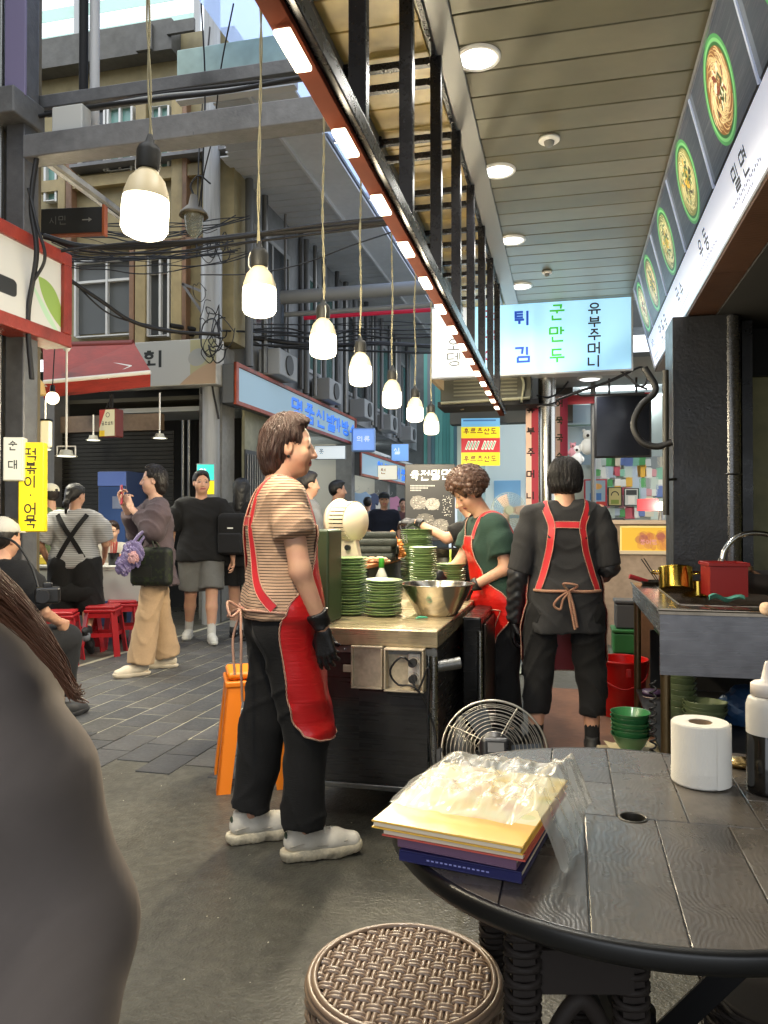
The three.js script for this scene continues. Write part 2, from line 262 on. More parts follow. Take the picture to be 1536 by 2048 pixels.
// ---------- long photo menu lightbox on the right ----------
{
  const t = thing('menu_lightbox', 'long lit photo menu of noodle bowls on the right under the canopy', 'menu sign', [0, 0, 0]);
  const y1 = 3.2, ym = y1 - 0.45, y0 = y1 - 0.711, sEnd = 6.92;
  part('case', sbox(CX1 + 0.012, CX1 + 0.13, y0, y1, 0.2, sEnd, 0.006), std('#3a3a3c', 0.5), t);
  const bowl = (g, w, h, seed, kind) => {
    g.fillStyle = '#3b4450'; g.fillRect(0, 0, w, h);
    for (let i = 0; i < 260; i++) { const y = hash2(i, 1, seed) * h; g.strokeStyle = `rgba(${150 + 60 * hash2(i, 3, seed)},150,150,0.09)`; g.lineWidth = 1 + 2 * hash2(i, 2, seed); g.beginPath(); g.moveTo(hash2(i, 5, seed) * w, y); g.lineTo(hash2(i, 6, seed) * w, y + 2); g.stroke(); }
    g.fillStyle = 'rgba(160,170,185,.35)'; g.fillRect(0, 0, w * 0.05, h);
    const cx = w * 0.5, cy = h * 0.5, R = Math.min(w, h) * 0.495, el = (r, c) => { g.fillStyle = c; g.beginPath(); g.arc(cx, cy, r * R, 0, 7); g.fill(); };
    el(1, '#4f9a5c'); el(0.93, '#7cc07e'); el(0.86, '#2f6b3d'); el(0.8, kind[0]);
    for (let i = 0; i < 240; i++) { const a = hash2(i, 11, seed) * 6.3, r = Math.sqrt(hash2(i, 12, seed)) * 0.68 * R; g.strokeStyle = kind[1 + (i % 3)]; g.globalAlpha = 0.75; g.lineWidth = R * 0.022; g.beginPath(); g.arc(cx + Math.cos(a) * r * 0.7, cy + Math.sin(a) * r * 0.7, R * (0.12 + 0.25 * hash2(i, 13, seed)), a, a + 1.9); g.stroke(); }
    g.globalAlpha = 1;
    for (let i = 0; i < 46; i++) { const a = hash2(i, 21, seed) * 6.3, r = hash2(i, 22, seed) * 0.5 * R; g.fillStyle = kind[4 + (i % 3)]; g.save(); g.translate(cx + Math.cos(a) * r, cy + Math.sin(a) * r); g.rotate(a * 3); g.fillRect(-R * 0.09, -R * 0.03, R * 0.18, R * 0.06); g.restore(); }
  };
  const kinds = [['#7a4a25', '#e8d9a8', '#d9c48c', '#c8af78', '#3d5a2c', '#b2452a', '#e9dfc0'], ['#8a5a30', '#efe3bb', '#dcc894', '#cbb583', '#7a3a2a', '#f3ead0', '#384a2a'], ['#8b8a4e', '#eee6bd', '#d7d09a', '#bfb780', '#3f6b35', '#2b2f20', '#e2b53c'], ['#6f7a48', '#efe8c4', '#dcd39f', '#c7bd80', '#d8b63a', '#4c7a3c', '#2f3524'], ['#7a7048', '#e9e0b8', '#d3c890', '#c0b27a', '#416b38', '#d9c04a', '#2f3028'], ['#6a6a40', '#e9e0b8', '#d3c890', '#c0b27a', '#b0502f', '#416b38', '#e8dfc0']];
  const cuts = [0.3, 1.18, 2.06, 2.94, 3.82, 4.7, 5.58, 6.46, 6.9];
  for (let i = 0; i < cuts.length - 1; i++) {
    const w = cuts[i + 1] - cuts[i], k = (i + 4) % 6, tex = ctex(Math.round(500 * w / 0.88), 256, (g, W, H) => bowl(g, W, H, 7 + i, kinds[k]));
    part('photo_panel', move(face(w - 0.02, y1 - ym - 0.02), CX1 + 0.008, (y1 + ym) / 2, -(cuts[i] + w / 2), -Math.PI / 2), lit(tex, 0.5), t);
  }
  for (const c of cuts) part('divider', sbox(CX1 + 0.002, CX1 + 0.011, ym, y1, c - 0.008, c + 0.008), std('#b9c3d8', 0.4, { emissive: new THREE.Color('#aab8d8'), emissiveIntensity: 0.35 }), t);
  part('edge_strip', [sbox(CX1 - 0.002, CX1 + 0.012, y1 - 0.012, y1 + 0.008, 0.2, sEnd), sbox(CX1 - 0.002, CX1 + 0.012, y0 - 0.006, y0 + 0.006, 0.2, sEnd), sbox(CX1 - 0.002, CX1 + 0.012, y0 + 0.006, y1 - 0.012, sEnd - 0.012, sEnd)], std('#a9adb8', 0.35, { metalness: 0.6 }), t);
  const names = ['냉면', '비빔면', '칼국수', '밀면', '우동', '국수', '만두국', '라면'];
  for (let i = 0; i < 8; i++) {
    const w = cuts[i + 1] - cuts[i], tex = ctex(Math.round(500 * w / 0.88), 150, (g, W, H) => {
      g.fillStyle = '#dfe6fb'; g.fillRect(0, 0, W, H); const nm = names[(i + 0) % 8], em = W * 0.13;
      hangul(g, nm, W * 0.5 - nm.length * em * 0.66, H * 0.2, em, '#14181f', 0.11, false, 1.32);
      g.fillStyle = '#4a5164'; for (let q = 0; q < 22; q++) g.fillRect(W * (0.22 + 0.026 * q), H * (0.68 + 0.03 * (q % 2)), W * 0.015, H * 0.05); for (let q = 0; q < 9; q++) g.fillRect(W * (0.38 + 0.026 * q), H * 0.82, W * 0.014, H * 0.045);
    });
    part('name_strip', move(face(w, ym - y0 - 0.012), CX1 + 0.0075, (ym + y0) / 2, -(cuts[i] + w / 2), -Math.PI / 2), lit(tex, 0.42), t);
  }
  const a = new THREE.RectAreaLight(new THREE.Color(0.85, 0.92, 1), 0.5, 5.6, 0.66); a.position.set(CX1 - 0.01, y1 - 0.36, -3.9); a.rotation.y = Math.PI / 2; t.add(a);
  for (const c of t.children) { c.position.x -= CX1; c.position.y -= y1; } t.position.set(CX1, y1, 0); t.rotation.z = 0.243; // the board leans out at the top
  const sof = setting('wood_soffit'), wm = [0, 1, 2].map((i) => std(['#4a2f20', '#41291b', '#523525'][i], 0.5, { map: rep(T_GRIME, 1), bumpMap: rep(T_WOOD, 2), bumpScale: 0.001 }));
  for (let i = 0; i < 5; i++) part('plank', sbox(0.722, 0.888, 2.49, 2.506, 0.2 + i * 1.345, 0.2 + (i + 1) * 1.345 - 0.006, 0.002), wm[i % 3], sof);
}
// ---------- cross lightbox at the far end of the canopy ----------
{
  const s = 7.2, x0 = -1.27, x1 = 0.565, y0 = 2.56, y1 = 3.24, t = thing('menu_lightbox', 'wide blue and white lit menu board across the end of the canopy', 'menu sign', [0, 0, 0]);
  part('case', sbox(x0, x1, y0, y1, s + 0.004, s + 0.2, 0.004), std('#b8b9ba', 0.5, { metalness: 0.4 }), t);
  const W = 1280, H = 480, px = (x) => (x - x0) / (x1 - x0) * W;
  const tex = ctex(W, H, (g) => {
    g.fillStyle = '#9fd4f2'; g.fillRect(0, 0, W, H); g.fillStyle = '#eef0ee'; g.fillRect(0, 0, W * 0.215, H);
    const col = (txt, x, y, em, c, wgt, gap = 1.06) => hangul(g, txt, x, y, em, c, wgt, true, gap);
    col('오뎅', W * 0.075, H * 0.44, 96, '#4a4a48', 0.08); 
    col('떡볶이', W * 0.27, H * 0.06, 104, '#8a2038', 0.12, 1.28); col('튀김', W * 0.425, H * 0.1, 108, '#1643a8', 0.14, 2.3); col('군만두', W * 0.6, H * 0.05, 104, '#35a82e', 0.12, 1.42); col('유부주머니', W * 0.79, H * 0.05, 86, '#15171a', 0.12, 1.02);
    const j = (y) => { g.fillStyle = 'rgba(255,255,255,.0)'; };
  });
  part('lit_face', move(face(x1 - x0 - 0.03, y1 - y0 - 0.03), (x0 + x1) / 2, (y0 + y1) / 2, -s), lit(tex, 0.72), t);
  part('frame', [sbox(x0, x1, y0, y0 + 0.016, s - 0.006, s + 0.003), sbox(x0, x1, y1 - 0.016, y1, s - 0.006, s + 0.003), sbox(x0, x0 + 0.016, y0 + 0.016, y1 - 0.016, s - 0.006, s + 0.003), sbox(x1 - 0.016, x1, y0 + 0.016, y1 - 0.016, s - 0.006, s + 0.003)], std('#b9bcc0', 0.4, { metalness: 0.6 }), t);
  const a = new THREE.RectAreaLight(new THREE.Color(0.72, 0.9, 1), 1.0, x1 - x0 - 0.1, y1 - y0 - 0.1); a.position.set((x0 + x1) / 2, (y0 + y1) / 2, -s + 0.02); a.lookAt((x0 + x1) / 2, (y0 + y1) / 2 - 0.3, 0); t.add(a);
}
// ---------- right shop: black front, steel pipe, kitchen wall ----------
{
  const b = thing('noodle_shop', 'black framed front of the noodle shop on the right', 'shop', [0, 0, 0]);
  part('header', sbox(0.89, 2.7, 2.48, CY, -1.5, 5.49), M.blackMatte, b); part('wall', sbox(2.7, 2.8, 0, CY, -1.5, 5.6), M.olive, b);
  part('back_band', sbox(1.0, 2.7, 2.16, 2.47, 5.44, 5.49), M.blackMatte, b); part('back_wall', sbox(1.0, 2.7, 0, 2.5, 5.5, 5.6), dirty('#8b8a63', 0.7, 0.6), b);
  part('pillar', sbox(0.63, 0.985, 0, 2.48, 5.05, 5.42, 0.004), dirty('#222224', 0.5, 0.8), b);
  part('pillar', sbox(1.06, 1.12, 0, 2.47, 5.2, 5.43), M.black, b);
  part('upper_wall', sbox(0.7, 2.8, CY, 7.5, -1.5, 7.0), dirty('#5f5d58', 0.8, 0.4), b);
  part('lintel', sbox(0.74, 0.89, 2.52, CY, 6.93, 7.1), M.blackMatte, b); part('side_wall', sbox(0.92, 1.0, 0, 2.48, 5.5, 6.9), M.blackMatte, b);
  solo('steel_pipe', [rod(onS(1462, 1040, 5.1).setY(0.0), onS(1462, 1040, 5.1).setY(2.47), 0.058, 0.058, 20), ...[0.5, 1.5].map((y) => ring(0.061, 0.006).translate(...onS(1462, 1040, 5.1).setY(y).toArray()))], std('#6e6e6f', 0.38, { metalness: 0.85, roughnessMap: rep(T_BRUSH, 2), map: rep(T_GRIME, 1) }), 'thick grey steel pipe beside the black shop pillar', 'pipe');
  const hose = [[1290, 735], [1312, 780], [1282, 812], [1268, 850], [1285, 884], [1315, 893], [1345, 884]].map(([x, y], i) => onS(x, y, 5.0 - i * 0.01));
  solo('drain_hose', tube(hose, 0.021, 60, 10), M.cable, 'thick black hose looping beside the shop pillar', 'hose');
  solo('thin_pipe', [rod(onS(1332, 740, 4.95), onS(1332, 1030, 4.95), 0.019, 0.019, 12), rod(onS(1332, 960, 4.95), onS(1352, 958, 5.02), 0.008, 0.008)], std('#3a3936', 0.45, { metalness: 0.5 }), 'thin dark pipe running down by the hose loop', 'pipe');
  // green bowls on the kitchen shelf
  const sh = thing('kitchen_shelf', 'low steel shelf against the olive kitchen wall at the right edge', 'shelf', [0, 0, 0]);
  part('board', sbox(1.13, 2.6, 0.78, 0.8, 5.1, 5.48), M.steelDull, sh); part('leg', sbox(1.2, 1.24, 0, 0.78, 5.15, 5.19), M.steelDull, sh); part('leg', sbox(2.4, 2.44, 0, 0.78, 5.15, 5.19), M.steelDull, sh);
}
// ---------- buildings on the left ----------
const onFace = (px, py, s) => onS(px, py, s);
function rectOn(s, x0, y0, x1, y1, depth, r = 0) { // a box whose front face covers a measured rectangle of a wall facing us at distance s
  const a = onS(x0, y1, s), b = onS(x1, y0, s); return sbox(a.x, b.x, a.y, b.y, s, s + depth, r);
}
{
  const w = thing('market_building', 'near left shop building behind the grey steel column', 'building', [0, 0, 0]);
  part('wall', sbox(-9, -3.56, 0, 7.5, -6, 4.62), dirty('#6d6248', 0.85, 0.4), w);
  part('window', sbox(-3.56, -3.54, 3.8, 5.6, 2.6, 3.6), M.glassDark, w);
  // tan building facing us across the side alley
  const S0 = 8.4, t = thing('tan_building', 'tan two storey building with brown pilasters across the side alley', 'building', [0, 0, 0]);
  const top = onS(250, 66, S0).y;
  const tan = dirty('#9a8e68', 0.85, 0.35), tan2 = dirty('#a8976c', 0.8, 0.4), brown = dirty('#8a6a50', 0.75, 0.6), dark = dirty('#5b5a55', 0.85, 0.5), fr = std('#c8c9c6', 0.5, { metalness: 0.2 });
  part('wall', sbox(-12, -3.9, onS(250, 690, S0).y, top, S0 + 0.12, S0 + 0.5), tan, t);
  part('parapet', [sbox(-12, -4.6, top - 0.32, top + 0.05, S0 - 0.12, S0 + 0.11), rectOn(S0 - 0.16, 268, 40, 300, 96, 0.04), rectOn(S0 - 0.16, 330, 28, 385, 62, 0.04)], dark, t);
  const pil = (x0, x1, y0, y1, m = tan2) => part('pilaster', rectOn(S0, x0, y0, x1, y1, 0.119, 0.01), m, t);
  pil(268, 289, 200, 690); pil(340, 362, 180, 690, tan2); pil(362, 371, 180, 690, brown); pil(256, 266, 490, 690, brown); pil(128, 140, 280, 520, brown); pil(112, 127, 280, 520, tan2);
  part('band', rectOn(S0, 75, 470, 400, 505, 0.1), brown, t); part('band', rectOn(S0 + 0.02, 75, 345, 400, 360, 0.08), tan2, t);
  const win = (x0, y0, x1, y1, mull, glass, rows = 0) => {
    const f = part('window', [rectOn(S0 + 0.03, x0, y0, x0 + 4, y1, 0.08), rectOn(S0 + 0.03, x1 - 4, y0, x1, y1, 0.08), rectOn(S0 + 0.028, x0 + 4, y0, x1 - 4, y0 + 4, 0.08), rectOn(S0 + 0.028, x0 + 4, y1 - 4, x1 - 4, y1, 0.08), ...mull.map((x) => rectOn(S0 + 0.04, x - 2, y0 + 4, x + 2, y1 - 4, 0.06)), ...(rows ? [rectOn(S0 + 0.045, x0 + 4, rows - 2, x1 - 4, rows + 2, 0.05)] : [])], fr, t);
    part('pane', rectOn(S0 + 0.09, x0 + 3, y0 + 3, x1 - 3, y1 - 3, 0.02), glass, f);
  };
  const gl = std('#2a3033', 0.15), teal = std('#6f9a92', 0.25), gcurt = std('#55595a', 0.4);
  win(152, 208, 207, 338, [], gl); win(210, 205, 262, 338, [236], teal, 300); win(296, 205, 336, 338, [316], teal, 235);
  win(146, 516, 262, 672, [211], gcurt, 560); win(292, 512, 337, 672, [318], std('#3c3f40', 0.3), 545); win(84, 290, 110, 400, [], teal);
  part('lower_wall', rectOn(S0 + 0.2, 60, 780, 108, 1250, 0.3), M.concrete, t); part('lower_wall', rectOn(S0 + 0.15, 398, 690, 444, 1262, 0.35), dirty('#8c8b86', 0.7, 0.8), t);
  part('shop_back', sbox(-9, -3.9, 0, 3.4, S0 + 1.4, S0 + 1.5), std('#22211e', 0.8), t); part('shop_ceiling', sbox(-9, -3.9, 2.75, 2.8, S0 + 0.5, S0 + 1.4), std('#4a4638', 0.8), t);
  part('lintel', rectOn(S0 + 0.32, 100, 826, 320, 866, 0.1), dirty('#9b846c', 0.8, 0.8), t);
  // shutter with its slats
  const sh = thing('roller_shutter', 'half lowered dark roller shutter behind the red stools', 'shutter', [0, 0, 0]), sm = std('#3e3c35', 0.5, { metalness: 0.5, map: rep(T_GRIME, 1) });
  const a = onS(104, 868, S0 + 0.36), b = onS(388, 868, S0 + 0.36), hs = 0.052, bot = 0.9;
  for (let i = 0; a.y - (i + 1) * hs > bot; i++) part('slat', sbox(a.x, i < 9 ? b.x - 0.28 : b.x - 0.28, a.y - (i + 1) * hs + 0.004, a.y - i * hs, S0 + 0.36, S0 + 0.375, 0.006), sm, sh);
  for (const x of [366, 378]) part('guide_rail', rod(onS(x, 840, S0 + 0.3), onS(x, 1120, S0 + 0.3), 0.018), M.steelDull, sh);
  // white signboard with the raw fish shop letter
  const sg = thing('shop_sign', 'long pale signboard with one black letter above the shuttered shop', 'shop sign', [0, 0, 0]);
  const c0 = onS(84, 783, 8.1), c1 = onS(432, 674, 8.1);
  part('box', sbox(c0.x, c1.x, c0.y, c1.y, 8.106, 8.3, 0.01), M.offwhite, sg);
  const tex = ctex(1024, 320, (g, W, H) => { g.fillStyle = '#a3a6a3'; g.fillRect(0, 0, W, H); g.fillStyle = '#9a9878'; g.fillRect(W * 0.86, 0, W * 0.14, H); g.fillStyle = '#a08a72'; g.beginPath(); g.moveTo(W * 0.8, H); g.quadraticCurveTo(W * 0.9, H * 0.6, W, H * 0.5); g.lineTo(W, H); g.fill(); g.fillStyle = '#8f928f'; g.beginPath(); g.ellipse(W * 0.9, H * 0.4, W * 0.05, H * 0.2, 0.3, 0, 7); g.fill(); hangul(g, '회', W * 0.585, H * 0.18, H * 0.42, '#1b2222', 0.12); g.fillStyle = '#8a2a20'; for (let q = 0; q < 26; q++) g.fillRect(W * (0.06 + 0.02 * q), H * (0.86 - 0.002 * q + 0.03 * (q % 3)), W * 0.012, H * 0.05); });
  part('face', move(face(c1.x - c0.x - 0.02, c1.y - c0.y - 0.02), (c0.x + c1.x) / 2, (c0.y + c1.y) / 2, -8.1), printed(tex, 0.45), sg);
  // row with blue fascia signs along the street
  const X = -3.85, r = thing('shop_row', 'long dark grey shop row with blue fascia signs on the left', 'building', [0, 0, 0]), grey = dirty('#85888a', 0.85, 0.35), dk = dirty('#414345', 0.8, 0.4);
  part('upper_wall', sbox(-6, X - 0.06, 3.05, 5.45, 8.95, 20), grey, r);
  for (let k = 0; k < 5; k++) {
    const s0 = 9.1 + k * 2.1; const f = part('window', [sbox(X - 0.06, X - 0.03, 3.5, 5.0, s0, s0 + 0.06), sbox(X - 0.06, X - 0.03, 3.5, 5.0, s0 + 1.24, s0 + 1.3), sbox(X - 0.06, X - 0.03, 4.94, 5.0, s0 + 0.06, s0 + 1.24), sbox(X - 0.06, X - 0.03, 3.5, 3.56, s0 + 0.06, s0 + 1.24), sbox(X - 0.06, X - 0.035, 3.56, 4.94, s0 + 0.62, s0 + 0.67)], std('#8d9092', 0.5), r);
    part('pane', sbox(X - 0.06, X - 0.045, 3.56, 4.94, s0 + 0.06, s0 + 1.24), std(k % 2 ? '#3c5a55' : '#2b2f31', 0.2), f);
    part('downpipe', rod(V(X + 0.05, 3.1, s0 - 0.35), V(X + 0.05, 5.4, s0 - 0.35), 0.05, 0.05, 12), std('#5b5d5e', 0.5, { metalness: 0.3 }), r);
    const ac = part('air_unit', sbox(X - 0.02, X + 0.28, 3.08, 3.42, s0 + 0.1, s0 + 0.75, 0.02), std('#8b8e8f', 0.6), r); part('fan_grille', move(new THREE.CylinderGeometry(0.13, 0.13, 0.02, 20), X + 0.29, 3.25, -(s0 + 0.42), 0, 0, Math.PI / 2), std('#3a3c3d', 0.6), ac);
  }
  for (const [a, b] of [[10.4, 10.62], [13.5, 13.72], [16.4, 16.6], [18.6, 20]]) part('pier', sbox(X - 0.3, X, 0, 2.6, a, b), M.concrete, r);
  part('shop_interior', [sbox(-6, -5.9, 0, 2.7, 9.95, 20), sbox(-5.9, X - 0.1, 2.62, 2.68, 9.0, 20)], std('#cfd3d0', 0.8), r);
  for (const a of [10.45, 13.55, 16.45]) part('partition', sbox(-5.9, X - 0.3, 0, 2.62, a, a + 0.1), std('#c4beb0', 0.8), r);
  part('closed_front', sbox(X - 0.12, X - 0.08, 0, 2.6, 8.92, 10.4), dirty('#9c9a80', 0.8, 0.5), r);
  const dg = part('grating_door', sbox(X - 0.075, X - 0.06, 0, 2.1, 8.9, 9.6), std('#2c2d2e', 0.5), r);
  for (let i = 0; i < 9; i++) part('bar', rod(V(X - 0.05, 0.05, 8.95 + i * 0.075), V(X - 0.05, 2.05, 8.95 + i * 0.075), 0.01, 0.01, 6), std('#77797a', 0.4, { metalness: 0.6 }), dg);
  for (const [s, k] of [[12, 9], [15, 9], [17.6, 8]]) {
    const lt = thing('shop_ceiling_lamp', `white ceiling panel lamp inside the ${s === 12 ? 'nearest' : s === 15 ? 'middle' : 'farthest'} open shop on the left`, 'ceiling light', V(-4.7, 2.6, s)); part('panel', box(0.5, 0.03, 1.2, 0, 0, 0, 0.005), glow('#effaff', 2.4), lt);
    const l = new THREE.RectAreaLight(new THREE.Color(0.9, 0.98, 1), k, 0.5, 1.2); l.position.set(0, -0.03, 0); l.lookAt(-4.7, 0, -s); lt.add(l);
  }
  // eave
  const ev = thing('eave', 'deep grey ribbed eave over the left shop row', 'eave', [0, 0, 0]), rib = std('#b9bcbe', 0.6, { map: rep(T_SOFT, 0.5) });
  for (let i = 0; i < 123; i++) { const s = 6.95 + i * 0.1; part('rib', sbox(s < 8.2 ? -3.44 - (s - 6.95) * 0.33 : X - 0.1, -3.07, 5.45 + (i % 2) * 0.006, 5.47, s, s + 0.096), rib, ev); }
  part('fascia', [bar([-2.84, 5.46, -6.95], [-2.84, 5.46, -19.4], 0.46, 0.03), sbox(-3.08, -3.05, 5.4, 5.6, 6.95, 19.4)], std('#d3d6d8', 0.5, { map: rep(T_SOFT, 0.5) }), ev);
  part('roof', sbox(-6, -2.65, 5.58, 5.62, 8.3, 19.4), M.paintGrey, ev);
  const mp0 = onS(355, 190, 6.9), mp1 = onS(592, 62, 6.9); part('end_panel', sbox(mp0.x, mp1.x, mp0.y, mp1.y, 6.86, 6.92, 0.01), std('#b4cfc4', 0.5, { map: rep(T_GRIME, 0.3) }), ev); part('end_trim', sbox(mp0.x, mp1.x, mp0.y - 0.07, mp0.y - 0.004, 6.84, 6.94), std('#c9c9c6', 0.5), ev);
  // fascia signs
  const blue = (name, s0, s1, y0, y1, lab, txts) => {
    const t2 = thing('shop_sign', lab, 'shop sign', [0, 0, 0], undefined); const L = s1 - s0;
    part('box', sbox(X - 0.05, X + 0.1, y0, y1, s0, s1), std('#55585a', 0.6), t2);
    const tx = ctex(1400, 180, (g, W, H) => { g.fillStyle = '#7f99a8'; g.fillRect(0, 0, W, H); for (const [q, x, em] of txts) { hangul(g, q, x * W + 3, 0.14 * H + 3, em * H, '#0a3a90', 0.17, false, 1.12); hangul(g, q, x * W, 0.14 * H, em * H, '#2f7cf0', 0.13, false, 1.12); } });
    part('face', move(face(L - 0.06, y1 - y0 - 0.06), X + 0.104, (y0 + y1) / 2, -(s0 + s1) / 2, Math.PI / 2), lit(tx, 0.5), t2);
    const fm = dirty('#a8492f', 0.6, 1); part('frame', [sbox(X + 0.09, X + 0.125, y0 - 0.02, y0 + 0.025, s0, s1), sbox(X + 0.09, X + 0.125, y1 - 0.025, y1 + 0.02, s0, s1), sbox(X + 0.09, X + 0.125, y0 + 0.025, y1 - 0.025, s0, s0 + 0.07), sbox(X + 0.09, X + 0.125, y0 + 0.025, y1 - 0.025, s1 - 0.07, s1)], fm, t2);
  };
  blue('a', 8.22, 13.4, 2.58, 3.03, 'blue letter signboard in a red frame, nearest on the left shop row', [['명품신발', 0.36, 0.72], ['가방수선', 0.74, 0.66]]);
  blue('b', 13.7, 19.6, 2.06, 2.5, 'second blue letter signboard, farther along the left shop row', [['한복', 0.22, 0.72], ['이불', 0.5, 0.72], ['침구', 0.8, 0.7]]);
  const sq = onX(727, 880, X + 0.35), ls = thing('projecting_sign', 'small square blue lit sign sticking out from the left shop row', 'sign', sq); ls.rotation.y = FACE;
  part('box', box(0.42, 0.42, 0.12, 0, 0, 0, 0.04), std('#8fb0e0', 0.4), ls); part('face', move(face(0.36, 0.36), 0, 0, 0.064), lit(ctex(128, 128, (g) => { g.fillStyle = '#7fa8ee'; g.fillRect(0, 0, 128, 128); hangul(g, '의류', 22, 40, 40, '#dfeaff', 0.12); }), 0.6), ls);
  // far building wrapped in teal sheeting
  const tb = thing('teal_building', 'far building wrapped in teal sheeting and grey pipes at the street end', 'building', [0, 0, 0]);
  part('wall', sbox(-6, 1.4, 0, 9, 21, 21.5), dirty('#5a605f', 0.8, 0.3), tb);
  for (let i = 0; i < 34; i++) { const x = -3.9 + i * 0.105; part('sheet_strip', sbox(x, x + 0.1, 2.5 + rr(-0.1, 0.1), 6.5 + rr(0, 2), 20.94 + rr(0, 0.04), 20.99), std(['#3f7f78', '#56938a', '#4a6e74', '#6b7577', '#2f625e'][Math.floor(rnd() * 5)], 0.6), tb); }
  part('shop_window', sbox(-3.2, -1.4, 0.2, 2.3, 20.95, 20.99), glow('#dff2f5', 0.5), tb);
  // translucent arcade roof
  const ar = thing('arcade_roof', 'translucent blue roof sheets high over the market street', 'arcade roof', [0, 0, 0]), sheet = std('#d6e2f6', 0.5, { transmission: 0.85, thickness: 0 });
  for (let i = 0; i < 9; i++) part('roof_sheet', sbox(-3.5, -1.02, 6.3, 6.306, 4.2 + i * 1.9, 4.2 + i * 1.9 + 1.84), sheet, ar);
  for (let i = 0; i < 10; i++) part('rafter', sbox(-3.6, -0.9, 6.31, 6.4, 4.1 + i * 1.9, 4.17 + i * 1.9), M.paintGrey, ar);
  // white louvres above the tan building
  const lv = thing('louvre_screen', 'bright white louvred screen above the tan building', 'louvres', [0, 0, 0]), lw = std('#f4f5f5', 0.6, { transmission: 0.5, thickness: 0 });
  for (let i = 0; i < 9; i++) part('louvre', bar([-12, top + 0.15 + i * 0.19, -9.3], [-4.75, top + 0.15 + i * 0.19, -9.3], 0.012, 0.172), i === 3 || i === 5 ? std('#cfe6de', 0.6, { transmission: 0.5, thickness: 0 }) : lw, lv);
  for (const x of [-10.6, -8.6, -6.55, -4.75]) part('mullion', sbox(x - 0.035, x + 0.035, top, top + 1.9, 9.2, 9.26), std('#9a9c9c', 0.5), lv);
}
